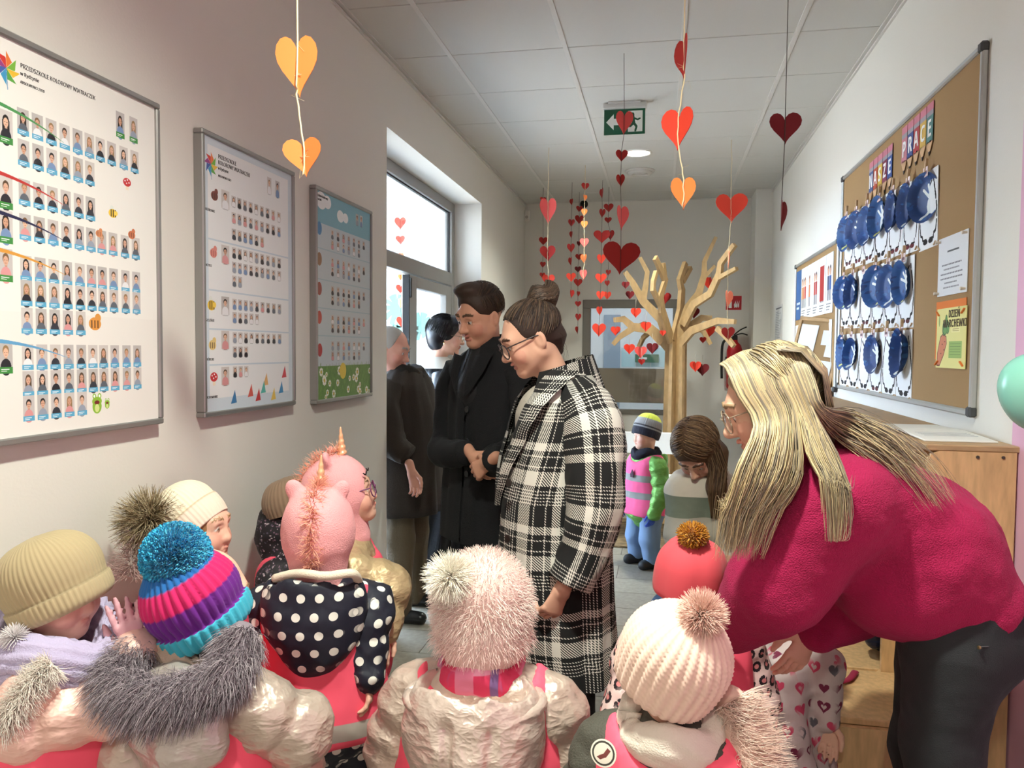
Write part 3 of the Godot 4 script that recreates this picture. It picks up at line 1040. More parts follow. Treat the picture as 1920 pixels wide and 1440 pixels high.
# posters hang on x = XL; picture coordinates: s runs along -z (to the right in the photo), t runs down
func poster(label: String, z0: float, z1: float, y0: float, y1: float, im: Image, key: String) -> Node3D:
	var w := absf(z1 - z0)
	var h := y1 - y0
	var p := thing("photo_board", label, "poster", Vector3(XL, (y0 + y1) / 2, (z0 + z1) / 2), PI / 2, "framed photo boards on the left wall")
	var al := mat("frame_alu", rgb(158, 157, 155), 0.35, 0.6)
	var fw := 0.016
	mi(p, "frame_rail", bx(Vector3(w, fw, 0.032), 0.003), al, Vector3(0, h / 2 - fw / 2, 0.016))
	mi(p, "frame_rail", bx(Vector3(w, fw, 0.032), 0.003), al, Vector3(0, -h / 2 + fw / 2, 0.016))
	mi(p, "frame_stile", bx(Vector3(fw, h - 2 * fw, 0.032), 0.003), al, Vector3(-w / 2 + fw / 2, 0, 0.016))
	mi(p, "frame_stile", bx(Vector3(fw, h - 2 * fw, 0.032), 0.003), al, Vector3(w / 2 - fw / 2, 0, 0.016))
	var m := print_mat(key, im, 0.5)
	m.clearcoat_enabled = true
	m.clearcoat = 0.35
	m.clearcoat_roughness = 0.12
	mi(p, "print", sheet_mesh(w - fw * 2, h - fw * 2, 0.024), m)
	return p
func s_at(im: Image, z0: float, z1: float, y0: float, y1: float, u: float, v: float) -> Vector2:
	var q := onx(u, v, XL + 0.024)
	return Vector2((z0 - q.z) / (z0 - z1) * im.get_width(), (y1 - q.y) / (y1 - y0) * im.get_height())
func posters() -> void:
	var dark := mat("ink", rgb(60, 58, 60), 0.7)
	var blue := rgb(92, 168, 206)
	var green := rgb(64, 140, 66)
	# first board
	var z0 := -1.34
	var z1 := -1.965
	var y0 := 1.311
	var y1 := 2.212
	var W := 1000
	var H := int(W * (y1 - y0) / (z0 - z1))
	var im := Image.create(W, H, false, Image.FORMAT_RGB8)
	im.fill(rgb(236, 234, 230))
	blit_rect(im, 0, H * 0.68, W, H * 0.32, rgb(233, 230, 226))
	var A := func(u, v): return s_at(im, z0, z1, y0, y1, u, v)
	var us := [47, 75, 102, 128, 153, 176, 197, 219, 242, 263]
	var rows := [[222, 10], [282, 6], [358, 6], [425, 10], [505, 10], [553, 10], [607, 5], [678, 10], [730, 10], [778, 5]]
	var pw := 62.0
	var ph := 100.0
	for r in rows:
		var c0: Vector2 = A.call(47, r[0])
		for k in r[1]:
			var c: Vector2 = A.call(us[k], 680)
			portrait(im, c.x - 27, c0.y - 48, 54, 96, blue)
	for r in [[230, green], [358, green], [425, green], [500, green], [680, green]]:
		var c: Vector2 = A.call(5, r[0])
		portrait(im, c.x - 34, c.y - 62, 60, 118, r[1], true)
	for u in [[230, 228], [256, 238]]:
		var c: Vector2 = A.call(u[0], u[1])
		portrait(im, c.x - 28, c.y - 56, 54, 110, green, true)
	for q in [[185, rgb(74, 148, 84)], [320, rgb(186, 50, 48)], [397, rgb(40, 42, 78)], [470, rgb(216, 152, 60)], [648, rgb(96, 160, 204)]]:
		var base: Vector2 = A.call(0, q[0])
		for k in 150:
			var t := k / 149.0
			var th := 18.0 * (1.0 - t) + 1.0
			blit_rect(im, t * 430, base.y - 6 + t * t * 66 - th / 2, 4, th, q[1])
	pinwheel(im, A.call(4, 112), 62)
	mushroom(im, A.call(243, 338), 26)
	bee(im, A.call(215, 398), 26)
	paw(im, A.call(188, 437), 20, rgb(214, 140, 96), rgb(120, 70, 50))
	paw(im, A.call(252, 440), 24, rgb(206, 120, 80), rgb(110, 60, 44))
	paw(im, A.call(180, 612), 36, rgb(220, 150, 66), rgb(80, 56, 40))
	frog(im, A.call(184, 764), 34)
	frog(im, A.call(204, 765), 18)
	var p1 := poster("large framed photo board with pinwheel logo and rows of portraits, nearest the fluffy fur collar girl", z0, z1, y0, y1, im, "poster_print_one")
	p1.set_meta("label", "framed photo board with coloured swooshes between rows of blue-captioned portraits")
	var L := func(u, v): return p1.transform.affine_inverse() * onx(u, v, XL + 0.0245)
	text(p1, "PRZEDSZKOLE KOLOROWY WIATRACZEK", 0.0128, L.call(38, 122), dark)
	text(p1, "w Rydzynie", 0.0105, L.call(38, 137), dark)
	text(p1, "ABSOLWENCI 2020", 0.008, L.call(38, 153), dark)
	# second board
	z0 = -2.165
	z1 = -2.775
	y0 = 1.309
	y1 = 2.205
	H = int(W * (y1 - y0) / (z0 - z1))
	im = Image.create(W, H, false, Image.FORMAT_RGB8)
	im.fill(rgb(206, 218, 228))
	blit_rect(im, 40, 40, W - 90, H - 110, rgb(232, 234, 236))
	var none := Color(0, 0, 0, 0)
	var B := func(u, v): return s_at(im, z0, z1, y0, y1, u, v)
	for v in [452, 548, 622, 690]:
		var c: Vector2 = B.call(420, v)
		blit_rect(im, 40, c.y - 5, W - 90, 9, rgb(198, 212, 224))
	var cols := []
	for k in 9: cols.append(B.call(437 + 11.1 * k, 470).x)
	for r in [[372, 9], [404, 9], [436, 6], [472, 9], [500, 9], [527, 2], [572, 9], [598, 5], [637, 9], [665, 3], [704, 3]]:
		var c: Vector2 = B.call(437, r[0])
		for k in r[1]: portrait(im, cols[k] - 22, c.y - 30, 46, 58, none)
	for v in [368, 475, 575, 642, 712]:
		var c: Vector2 = B.call(420, v)
		portrait(im, c.x - 42, c.y - 50, 80, 100, none)
	for q in [[507, 343], [523, 350]]:
		var c: Vector2 = B.call(q[0], q[1])
		portrait(im, c.x - 28, c.y - 52, 52, 100, none)
	pinwheel(im, B.call(391, 298), 66)
	paw(im, B.call(398, 360), 34, rgb(120, 60, 50), rgb(60, 36, 34))
	paw(im, B.call(396, 472), 34, rgb(214, 130, 120), rgb(150, 70, 60))
	bee(im, B.call(392, 574), 38)
	paw(im, B.call(394, 652), 36, rgb(226, 200, 130), rgb(90, 60, 40))
	mushroom(im, B.call(397, 714), 36)
	for q in [[437, 755, rgb(62, 120, 170)], [470, 742, rgb(206, 90, 80)], [500, 720, rgb(220, 170, 110)], [485, 750, rgb(190, 60, 60)], [515, 748, rgb(224, 190, 90)], [530, 735, rgb(70, 140, 190)], [536, 705, rgb(200, 70, 80)], [495, 735, rgb(90, 180, 170)]]:
		var c: Vector2 = B.call(q[0], q[1])
		blit_poly(im, [c + Vector2(-34, 30), c + Vector2(10, -48), c + Vector2(30, 26)], q[2])
	var p2 := poster("framed photo board with pinwheel logo, bee and mushroom pictures beside the portraits", z0, z1, y0, y1, im, "poster_print_two")
	L = func(u, v): return p2.transform.affine_inverse() * onx(u, v, XL + 0.0245)
	text(p2, "PRZEDSZKOLE", 0.017, L.call(409, 293), dark)
	text(p2, "KOLOROWY WIATRACZEK", 0.017, L.call(409, 304), dark)
	text(p2, "w Rydzynie", 0.012, L.call(409, 315), dark)
	text(p2, "ABSOLWENCI 2021", 0.009, L.call(409, 329), dark)
	for q in [["BIEDRONKI", 384, 391], ["MOTYLE", 384, 496], ["PSZCZÓŁKI", 384, 600], ["WRÓBELKI", 384, 674], ["MUCHOMORKI", 384, 746]]:
		text(p2, q[0], 0.0105, L.call(q[1], q[2]), dark)
	# third board
	z0 = -2.958
	z1 = -3.582
	y0 = 1.297
	y1 = 2.197
	H = int(W * (y1 - y0) / (z0 - z1))
	im = Image.create(W, H, false, Image.FORMAT_RGB8)
	im.fill(rgb(196, 208, 214))
	var Cc := func(u, v): return s_at(im, z0, z1, y0, y1, u, v)
	blit_rect(im, 0, 0, W, int(H * 0.15), rgb(128, 182, 200))
	for q in [[600, 368, 60], [612, 372, 46], [638, 400, 44], [648, 404, 36]]:
		var c: Vector2 = Cc.call(q[0], q[1])
		blit_disc(im, c.x, c.y, q[2] * 1.4, q[2], rgb(240, 244, 246))
	for v in [462, 522, 578, 632]:
		var c: Vector2 = Cc.call(600, v)
		blit_rect(im, 0, c.y - 4, W, 8, rgb(168, 194, 204))
	for r in [[432, 7], [452, 6], [487, 7], [505, 6], [543, 7], [562, 6], [600, 7], [617, 6], [652, 7], [672, 6]]:
		var c: Vector2 = Cc.call(612, r[0])
		for k in r[1]: portrait(im, 240 + k * 100, c.y - 34, 52, 62, none)
	for q in [[596, 422, rgb(84, 140, 190)], [596, 482, rgb(150, 110, 80)], [596, 540, rgb(150, 70, 60)], [596, 596, rgb(190, 70, 60)], [597, 660, rgb(170, 30, 36)]]:
		var c: Vector2 = Cc.call(q[0], q[1])
		blit_disc(im, c.x, c.y, 40, 46, q[2])
	for q in [[672, 408], [680, 411]]:
		var c: Vector2 = Cc.call(q[0], q[1])
		portrait(im, c.x - 40, c.y - 44, 56, 84, none)
	var gt: Vector2 = Cc.call(600, 692)
	blit_rect(im, 0, gt.y, W, H - gt.y, rgb(98, 142, 62))
	for k in 700:
		var x := rng.randf() * W
		var y := gt.y + rng.randf() * (H - gt.y)
		blit_line(im, Vector2(x, y), Vector2(x + rng.randf_range(-8, 8), y - 26), 3, [rgb(70, 118, 44), rgb(124, 168, 76), rgb(84, 128, 54)][rng.randi() % 3])
	for k in 22:
		var c := Vector2(rng.randf() * W, gt.y + 30 + rng.randf() * (H - gt.y - 40))
		var r := rng.randf_range(12, 26)
		for a in 8: blit_disc(im, c.x + cos(a * 0.785) * r, c.y + sin(a * 0.785) * r, r * 0.42, r * 0.42, rgb(240, 240, 232))
		blit_disc(im, c.x, c.y, r * 0.45, r * 0.45, rgb(226, 186, 60))
	var sun: Vector2 = Cc.call(643, 700)
	blit_disc(im, sun.x, sun.y, 60, 60, rgb(232, 204, 70))
	var p3 := poster("framed photo board with daisy meadow along the bottom and clouds on top", z0, z1, y0, y1, im, "poster_print_three")
	L = func(u, v): return p3.transform.affine_inverse() * onx(u, v, XL + 0.0245)
	text(p3, "Przedszkole Kolorowy\nWiatraczek", 0.013, L.call(590, 366), dark)
# ---------- corkboards and what is pinned to them ----------
func cork_mat() -> StandardMaterial3D:
	if mats.has("cork"): return mats["cork"]
	var m := mat("cork", rgb(178, 142, 98), 0.95)
	m.uv1_triplanar = true
	m.uv1_scale = Vector3.ONE * 3.0
	m.albedo_texture = noise_tex(0.3, 41, 512, 3, 0.78, 1.0)
	return m
func corkboard(label: String, z0: float, z1: float, y0: float, y1: float) -> Node3D:
	var w := absf(z1 - z0)
	var h := y1 - y0
	var b := thing("corkboard", label, "corkboard", Vector3(XR, (y0 + y1) / 2, (z0 + z1) / 2), -PI / 2)
	var al := mat("board_alu", rgb(186, 188, 188), 0.35, 0.5)
	var dk := mat("board_corner", rgb(70, 72, 76), 0.5)
	mi(b, "cork_panel", bx(Vector3(w - 0.02, h - 0.02, 0.01)), cork_mat(), Vector3(0, 0, 0.006))
	for s in [-1, 1]:
		mi(b, "frame_rail", bx(Vector3(w - 0.05, 0.022, 0.02), 0.005), al, Vector3(0, s * (h / 2 - 0.011), 0.011))
		mi(b, "frame_stile", bx(Vector3(0.022, h - 0.05, 0.02), 0.005), al, Vector3(s * (w / 2 - 0.011), 0, 0.011))
		for t in [-1, 1]:
			mi(b, "corner_cap", bx(Vector3(0.034, 0.034, 0.026), 0.006), dk, Vector3(s * (w / 2 - 0.015), t * (h / 2 - 0.015), 0.013))
	return b
func plate_mesh(squash: float, depth_: float) -> ArrayMesh:
	var rings := []
	var prof := [[0.0, 0.0], [0.35, 0.0], [0.62, 0.01], [0.7, 0.14], [0.78, 0.45], [0.95, 0.9], [1.0, 1.0]]
	for q in prof:
		var ring := PackedVector3Array()
		for k in 48:
			var a := TAU * k / 48
			var rip: float = (1.0 + (0.05 if k % 2 else -0.05) * smoothstep(0.62, 0.8, q[0]))
			ring.append(Vector3(cos(a) * maxf(q[0], 0.01) * squash, sin(a) * maxf(q[0], 0.01), depth_ * (q[1] * rip)))
		rings.append(ring)
	var st := newst()
	for k in rings.size() - 1:
		for i in 48:
			var j := (i + 1) % 48
			for p in [rings[k][i], rings[k + 1][i], rings[k + 1][j], rings[k][i], rings[k + 1][j], rings[k][j]]:
				st.set_uv(Vector2(p.x * 0.5 + 0.5, 0.5 - p.y * 0.5))
				st.add_vertex(p)
	return done(st)
func pinned_art() -> void:
	corkboard("large corkboard with penguin paintings, above the wooden lockers", -2.70, -4.645, 1.325, 2.512)
	corkboard("smaller corkboard holding picture cards, farther along than the penguin board", -4.704, -6.149, 1.30, 2.182)
	var X := XR - 0.0125
	# penguin drawings: printed sheet variants and painted plates
	var ink := rgb(34, 30, 34)
	var sheets := []
	for k in 5:
		var im := Image.create(210, 290, false, Image.FORMAT_RGB8)
		im.fill(rgb(236, 236, 236))
		var w := 74.0 + rng.randf_range(-8, 10)
		var pts := []
		for a in 40:
			var t := a / 39.0
			var yy := 30.0 + t * 226.0
			var ww: float = w * (0.72 + 0.5 * sin(pow(t, 1.2) * PI * 0.86)) * (1.0 if t < 0.92 else 0.8)
			pts.append(Vector2(ww, yy))
		for a in 39:
			if rng.randf() < 0.82: blit_line(im, Vector2(105 - pts[a].x, pts[a].y), Vector2(105 - pts[a + 1].x, pts[a + 1].y), rng.randf_range(6, 12), ink)
			if rng.randf() < 0.82: blit_line(im, Vector2(105 + pts[a].x, pts[a].y), Vector2(105 + pts[a + 1].x, pts[a + 1].y), rng.randf_range(6, 12), ink)
		for s in [-1, 1]:
			blit_disc(im, 105 + s * 30, 262, 26, 10, [ink, rgb(104, 36, 44), ink, rgb(90, 40, 44), ink][k])
			blit_line(im, Vector2(105 + s * 60, 254), Vector2(105 + s * 20, 254), 7, ink)
			blit_line(im, Vector2(105 + s * 40, 40), Vector2(105, 66), 7, ink)
		sheets.append(print_mat("penguin_sheet_%d" % k, im, 0.9))
	var plates := []
	for k in 4:
		var im := Image.create(128, 128, false, Image.FORMAT_RGB8)
		im.fill([rgb(20, 66, 128), rgb(24, 74, 138), rgb(18, 56, 114), rgb(28, 80, 140)][k])
		for a in 60: blit_disc(im, rng.randf() * 128, rng.randf() * 128, rng.randf_range(3, 12), rng.randf_range(2, 6), [rgb(22, 70, 136), rgb(16, 52, 108), rgb(38, 90, 152)][a % 3])
		var w := rgb(222, 228, 226)
		blit_disc(im, 74, 50, 12, 12, w)
		blit_disc(im, 78, 78, 16, 24, w)
		for f in 4: blit_line(im, Vector2(78, 70), Vector2(40 + f * 16, 24 + absf(f - 1.5) * 14), 6, w)
		blit_line(im, Vector2(80, 90), Vector2(60, 118), 7, [w, rgb(190, 206, 130), w, rgb(206, 206, 120)][k])
		plates.append(print_mat("plate_paint_%d" % k, im, 0.55))
	var pm := [plate_mesh(1.0, 0.26), plate_mesh(0.82, 0.3), plate_mesh(0.7, 0.34)]
	var sm := sheet_mesh(0.207, 0.29)
	var peg := mat("peg_wood", rgb(206, 176, 140), 0.8)
	var card := mat("name_card", rgb(226, 204, 204), 0.8)
	var cardi := mat("name_card_print", rgb(120, 90, 96), 0.8)
	var rows := [[-4.57, 7, 2.272, 2.205, "top", []], [-4.60, 6, 1.95, 1.917, "middle", [2]], [-4.60, 6, 1.626, 1.622, "bottom", [2, 4]]]
	var ord := ["first", "second", "third", "fourth", "fifth", "sixth", "seventh"]
	for r in rows:
		for k in r[1]:
			var step := 0.213
			var z: float = r[0] + 0.107 + k * step
			var yt: float = lerpf(r[2], r[3], float(k) / r[1])
			var bare: bool = k in r[5]
			var lab := "%s, %s in %s row from the smaller corkboard" % ["penguin outline sheet without plate" if bare else "penguin sheet with blue plate", ord[k], r[4]]
			var t := thing("penguin_painting", lab, "artwork", Vector3(X, yt, z), -PI / 2, "penguin paintings on the corkboard")
			mi(t, "sheet", sm, sheets[rng.randi() % 5], Vector3(0, -0.145, 0.0005), Vector3(rng.randf_range(0.0, 0.02), 0, rng.randf_range(-0.02, 0.02)))
			if not bare:
				var R := 0.093 + rng.randf_range(-0.006, 0.006)
				var pl := mi(t, "painted_plate", pm[rng.randi() % 3], plates[rng.randi() % 4], Vector3(rng.randf_range(0.0, 0.02), -0.10 + rng.randf_range(-0.01, 0.01), 0.006), Vector3(0, rng.randf_range(0.0, 0.35), rng.randf_range(-0.4, 0.4)))
				pl.scale = Vector3.ONE * R
				if r[4] == "bottom" and k == 5: pl.scale *= 1.12
			mi(t, "name_card", bx(Vector3(0.05, 0.036, 0.002)), card, Vector3(0.02, -0.006, 0.022))
			mi(t, "card_print", bx(Vector3(0.036, 0.012, 0.0006)), cardi, Vector3(0.02, -0.009, 0.0233))
			mi(t, "clothes_peg", bx(Vector3(0.009, 0.05, 0.012), 0.002), peg, Vector3(0.02, 0.02, 0.02), Vector3(0, 0, -0.15))
			for e in [-1, 1]: mi(t, "pin", bx(Vector3(0.022, 0.004, 0.005)), peg, Vector3(e * 0.088, -0.28, 0.005), Vector3(0, 0, e * 0.6))
	# pencil-shaped letter cards
	var words := [["NASZE", -4.045, 0.078, [rgb(82, 96, 140), rgb(180, 80, 56), rgb(206, 170, 72), rgb(124, 50, 74), rgb(66, 88, 148)]], ["PRACE", -3.525, 0.078, [rgb(196, 128, 138), rgb(70, 84, 138), rgb(168, 64, 66), rgb(204, 166, 84), rgb(92, 132, 128)]]]
	var wm := mat("letter_white", rgb(236, 234, 230), 0.8)
	for w in words:
		for k in 5:
			var t := thing("letter_card", "pencil-shaped card with the letter %s in the word %s on the penguin corkboard" % [w[0][k], w[0]], "letter card", Vector3(X, 2.462 + (0.01 if w[0] == "PRACE" else -0.012), w[1] + w[2] * (k + 0.5) - 0.02), -PI / 2, "pencil letter cards")
			var cc: Color = w[3][k]
			var bm := mat("pencil_" + cc.to_html(false), cc, 0.85)
			mi(t, "eraser", bx(Vector3(0.07, 0.03, 0.002)), mat("pencil_eraser", rgb(196, 122, 136), 0.85), Vector3(0, -0.015, 0.003))
			mi(t, "ferrule", bx(Vector3(0.07, 0.018, 0.0025)), mat("pencil_ferrule", rgb(150, 142, 152), 0.6), Vector3(0, -0.039, 0.003))
			mi(t, "pencil_body", bx(Vector3(0.07, 0.1, 0.002)), bm, Vector3(0, -0.098, 0.003))
			mi(t, "pencil_wood", extrude(PackedVector2Array([Vector2(-0.035, 0), Vector2(-0.02, 0.008), Vector2(-0.006, 0), Vector2(0.01, 0.008), Vector2(0.035, 0), Vector2(0.01, -0.034), Vector2(-0.01, -0.034)]), 0.002), mat("pencil_wood", rgb(202, 164, 124), 0.85), Vector3(0, -0.148, 0.003))
			mi(t, "pencil_tip", extrude(PackedVector2Array([Vector2(-0.01, 0), Vector2(0.01, 0), Vector2(0, -0.016)]), 0.002), mat("pencil_lead", rgb(50, 46, 50), 0.7), Vector3(0, -0.182, 0.003))
			text(t, w[0][k], 0.088, Vector3(0, -0.095, 0.005), wm, Vector3.ZERO, true, HORIZONTAL_ALIGNMENT_CENTER)
	# notice and carrot poster
	var ni := Image.create(280, 206, false, Image.FORMAT_RGB8)
	ni.fill(rgb(226, 226, 228))
	blit_rect(ni, 90, 50, 110, 6, rgb(100, 100, 104))
	for q in [[40, 96, 190], [60, 112, 150], [30, 128, 210], [30, 144, 210], [70, 160, 120], [60, 176, 150]]:
		for a in 14: blit_rect(ni, q[0] + q[2] * a / 14.0, q[1], q[2] / 14.0 * 0.7, 5, rgb(112, 110, 116))
	var nt := thing("notice_sheet", "white notice with lines of text pinned beside the penguin paintings", "notice", Vector3(X, 1.836, -2.92), -PI / 2)
	mi(nt, "sheet", sheet_mesh(0.276, 0.207), print_mat("notice_print", ni, 0.85))
	var pinm := mat("pin_clear", rgb(224, 214, 200), 0.3)
	for sx in [-1, 1]:
		for sy in [-1, 1]: mi(nt, "pin", cyl(0.004, 0.006, 0.016, 10), pinm, Vector3(sx * 0.125, sy * 0.092, 0.01), Vector3(PI / 2, 0, 0))
	var ct := thing("carrot_poster", "yellow poster with a drawn carrot on orange backing paper", "poster", Vector3(X, 1.582, -2.91), -PI / 2)
	var orange := mat("orange_paper", rgb(222, 122, 52), 0.85)
	mi(ct, "backing_sheet", sheet_mesh(0.28, 0.207), orange, Vector3(-0.012, 0.028, 0))
	var ci := Image.create(420, 320, false, Image.FORMAT_RGB8)
	ci.fill(rgb(228, 218, 140))
	blit_poly(ci, [Vector2(60, 150), Vector2(104, 132), Vector2(150, 150), Vector2(158, 190), Vector2(120, 250), Vector2(60, 312), Vector2(14, 312), Vector2(18, 240)], rgb(120, 74, 52))
	blit_poly(ci, [Vector2(64, 156), Vector2(104, 139), Vector2(144, 155), Vector2(150, 190), Vector2(116, 244), Vector2(58, 304), Vector2(22, 304), Vector2(26, 240)], rgb(206, 126, 92))
	for q in [[84, 190], [110, 220], [66, 240], [90, 262], [120, 176]]: blit_rect(ci, q[0], q[1], 16, 6, rgb(130, 70, 54))
	for q in [[104, 108, 20, 36], [134, 84, 16, 46], [160, 104, 18, 30], [120, 120, 30, 18]]:
		blit_disc(ci, q[0] + 8, q[1], q[2] + 4, q[3] + 4, rgb(44, 70, 40))
		blit_disc(ci, q[0] + 8, q[1], q[2], q[3], rgb(110, 152, 84))
	blit_disc(ci, 40, 66, 10, 30, rgb(150, 170, 96))
	blit_line(ci, Vector2(118, 64), Vector2(104, 86), 9, rgb(140, 104, 60))
	blit_rect(ci, 220, 108, 120, 24, rgb(238, 226, 160))
	for k in 2: blit_rect(ci, 236, 113 + k * 9, 88, 3, rgb(150, 130, 70))
	blit_rect(ci, 190, 178, 180, 88, rgb(152, 180, 98))
	for k in 5: blit_rect(ci, 204, 190 + k * 14, 150, 3, rgb(120, 146, 80))
	mi(ct, "printed_sheet", sheet_mesh(0.276, 0.21), print_mat("carrot_print", ci, 0.7), Vector3(0.006, 0, 0.003))
	var brown := mat("carrot_ink", rgb(72, 56, 36), 0.8)
	text(ct, "DZIEŃ", 0.036, Vector3(0.035, 0.083, 0.0056), brown, Vector3.ZERO, true, HORIZONTAL_ALIGNMENT_CENTER)
	text(ct, "MARCHEWKI", 0.036, Vector3(0.04, 0.05, 0.0056), brown, Vector3.ZERO, true, HORIZONTAL_ALIGNMENT_CENTER)
	for sx in [-1, 1]:
		for sy in [-1, 1]: mi(ct, "pin", bx(Vector3(0.03, 0.004, 0.006)), orange, Vector3(sx * 0.118, sy * 0.088, 0.008), Vector3(0, 0, sx * sy * 0.5))
	# picture cards on the second board
	var hues := [rgb(46, 84, 150), rgb(196, 140, 90), rgb(200, 120, 80), rgb(176, 60, 52), rgb(168, 44, 40), rgb(70, 80, 110)]
	for r in 2:
		for k in 6:
			var im := Image.create(120, 170, false, Image.FORMAT_RGB8)
			im.fill(rgb(232, 232, 232) if (k or r) else rgb(58, 96, 150))
			if k == 0 and r == 0:
				blit_rect(im, 20, 110, 80, 8, rgb(200, 212, 226))
				blit_rect(im, 20, 126, 60, 8, rgb(200, 212, 226))
			else:
				for n in ([2, 3, 1, 2, 2, 2][k]):
					var cx: float = 60.0 + (n - [0.5, 1, 0, 0.5, 0.5, 0.5][k]) * 34
					blit_disc(im, cx, 48, 13, 15, rgb(60, 40, 34) if n % 2 else rgb(120, 70, 50))
					blit_disc(im, cx, 52, 9, 11, rgb(222, 170, 140))
					blit_rect(im, cx - 15, 64, 30, 40, hues[(k + n + r) % 6])
					blit_rect(im, cx - 11, 104, 9, 30, rgb(50, 50, 70))
					blit_rect(im, cx + 3, 104, 9, 30, rgb(50, 50, 70))
				if k == 4: blit_rect(im, 20, 26, 74, 104, rgb(166, 42, 40))
				for n in 3: blit_rect(im, 16, 142 + n * 8, 80 - n * 12, 3, rgb(120, 120, 124))
			var lab := "picture card, %s in the %s row counting from the far end of the smaller corkboard" % [ord[k], "upper" if r == 0 else "lower"]
			var o := mi(self, "picture_card", sheet_mesh(0.205, 0.36), print_mat("card_%d_%d" % [r, k], im, 0.85), Vector3(X, 1.945 - r * 0.40, -6.0 + k * 0.213), Vector3(0, -PI / 2, 0))
			tag(o, lab, "picture card", "picture cards on the smaller corkboard")

# ---------- lockers ----------
func wood_mat(key: String, c: Color, rough := 0.5, s := Vector3(1.2, 6.0, 6.0)) -> StandardMaterial3D:
	if mats.has(key): return mats[key]
	var m := mat(key, c, rough)
	m.uv1_triplanar = true
	m.uv1_scale = s
	if not mats.has("wood_tex"): mats["wood_tex"] = noise_tex(0.015, 51, 512, 4, 0.86, 1.0)
	m.albedo_texture = mats["wood_tex"]
	return m
func lockers() -> void:
	var beech := wood_mat("beech", rgb(226, 184, 134), 0.45, Vector3(5, 1.0, 5))
	var x0 := 0.752
	var z0 := -2.38
	var n := 8
	var p := 0.40
	var top := 1.25
	var t := thing("locker_row", "beech wood locker row with bench below the penguin corkboard", "locker", Vector3(0, 0, 0))
	var prof := PackedVector2Array([Vector2(0.45, 0.0), Vector2(XR - 0.012, 0.0), Vector2(XR - 0.012, top), Vector2(x0 + 0.03, top), Vector2(x0 + 0.009, top - 0.009), Vector2(x0, top - 0.03), Vector2(x0, 0.44), Vector2(x0 - 0.02, 0.42), Vector2(0.47, 0.42), Vector2(0.45, 0.40)])
	var pm := extrude(prof, 0.02)
	mi(t, "end_panel", pm, beech, Vector3(0, 0, z0 - 0.01))
	for k in range(1, n + 1): mi(t, "divider", pm, beech, Vector3(0, 0, z0 - 0.01 - k * p))
	var zl := z0 - n * p
	box(t, "locker_top", Vector3(x0 - 0.005, top, zl - 0.02), Vector3(XR - 0.002, top + 0.018, z0), wood_mat("beech_top", rgb(190, 156, 116), 0.5), 0.003)
	box(t, "back_panel", Vector3(XR - 0.012, 0.02, zl), Vector3(XR - 0.002, top, z0 - 0.02), beech)
	for k in n:
		var za := z0 - 0.02 - k * p
		box(t, "shelf", Vector3(x0 + 0.01, 1.0, za - p + 0.022), Vector3(XR - 0.012, 1.018, za), beech, 0.002)
		box(t, "bench_seat", Vector3(0.44, 0.42, za - p + 0.022), Vector3(XR - 0.012, 0.44, za), beech, 0.003)
		box(t, "plinth", Vector3(0.48, 0.0, za - p + 0.022), Vector3(0.498, 0.08, za), beech, 0.002)
	for q in [[1833, 857], [1881, 858], [1867, 998]]:
		var c := onz(q[0], q[1], z0)
		mi(t, "screw", cyl(0.0045, 0.0045, 0.003, 12), mat("screw_dark", rgb(80, 76, 72), 0.4, 0.6), Vector3(c.x, c.y, z0 + 0.0015), Vector3(PI / 2, 0, 0))
	# navy puffer jacket hanging in a locker
	var j := thing("puffer_jacket", "dark navy puffer jacket hanging in the open locker", "jacket", Vector3(0.84, 0.5, -2.98))
	var f := field(0.006, Vector3(6, 8, 6))
	f.ecap(Vector3(0, 0, 0), Vector3(0, 0.34, 0), Vector2(0.075, 0.13), Vector2(0.07, 0.12), Vector3.RIGHT, 0.03, 0, 0.075, 0.016)
	f.cap(Vector3(-0.06, 0.3, 0.1), Vector3(-0.09, 0.02, 0.12), 0.05, 0.04, 0.02, 0, 0.07, 0.014)
	f.cap(Vector3(-0.05, 0.3, -0.1), Vector3(-0.08, 0.02, -0.11), 0.05, 0.04, 0.02, 0, 0.07, 0.014)
	f.ell(Vector3(0.0, 0.42, 0), Vector3(0.07, 0.07, 0.09), 0.03)
	grow(j, "jacket_body", [[f, 0.012]], satin("navy_puffer", rgb(26, 34, 60), 0.35))
	mi(j, "loop_hook", tube(curve([Vector3(0.07, 0.47, 0), Vector3(0.11, 0.49, 0), Vector3(0.14, 0.47, 0)]), [0.006], 6), mat("hook_steel", rgb(170, 170, 170), 0.3, 0.8))
	# magenta strap on the bench
	var sp := pt(1640, 1395, 2.55)
	var s := mi(self, "fabric_strap", tube(curve([Vector3(0.56, 0.447, -2.62), Vector3(0.62, 0.45, -2.66), Vector3(0.66, 0.448, -2.74)]), [0.012], 6, 0.4), cloth("magenta_strap", rgb(150, 24, 62)))
	tag(s, "short magenta strap lying on the locker bench", "strap")
	# papers on top of the lockers
	var pp := mat("paper_white", rgb(228, 228, 226), 0.8)
	var bk := thing("open_booklet", "open white booklet lying on top of the lockers", "booklet", Vector3(0.865, top + 0.018, -2.72))
	for s2 in [-1, 1]: mi(bk, "page", bx(Vector3(0.2, 0.006, 0.26), 0.002), pp, Vector3(0, 0.006, s2 * 0.131), Vector3(s2 * 0.03, 0, 0))
	var line := mat("booklet_lines", rgb(176, 178, 190), 0.8)
	for k in 5: mi(bk, "text_line", bx(Vector3(0.15, 0.0008, 0.003)), line, Vector3(0, 0.0105, 0.06 + k * 0.03))
	# leaning cork notice frame
	var fr := thing("leaning_noticeboard", "small wooden cork frame with white papers leaning on the lockers", "noticeboard", Vector3(0.86, top + 0.018, -4.95), -0.95)
	fr.rotation.x = 0.0
	var inner := Node3D.new()
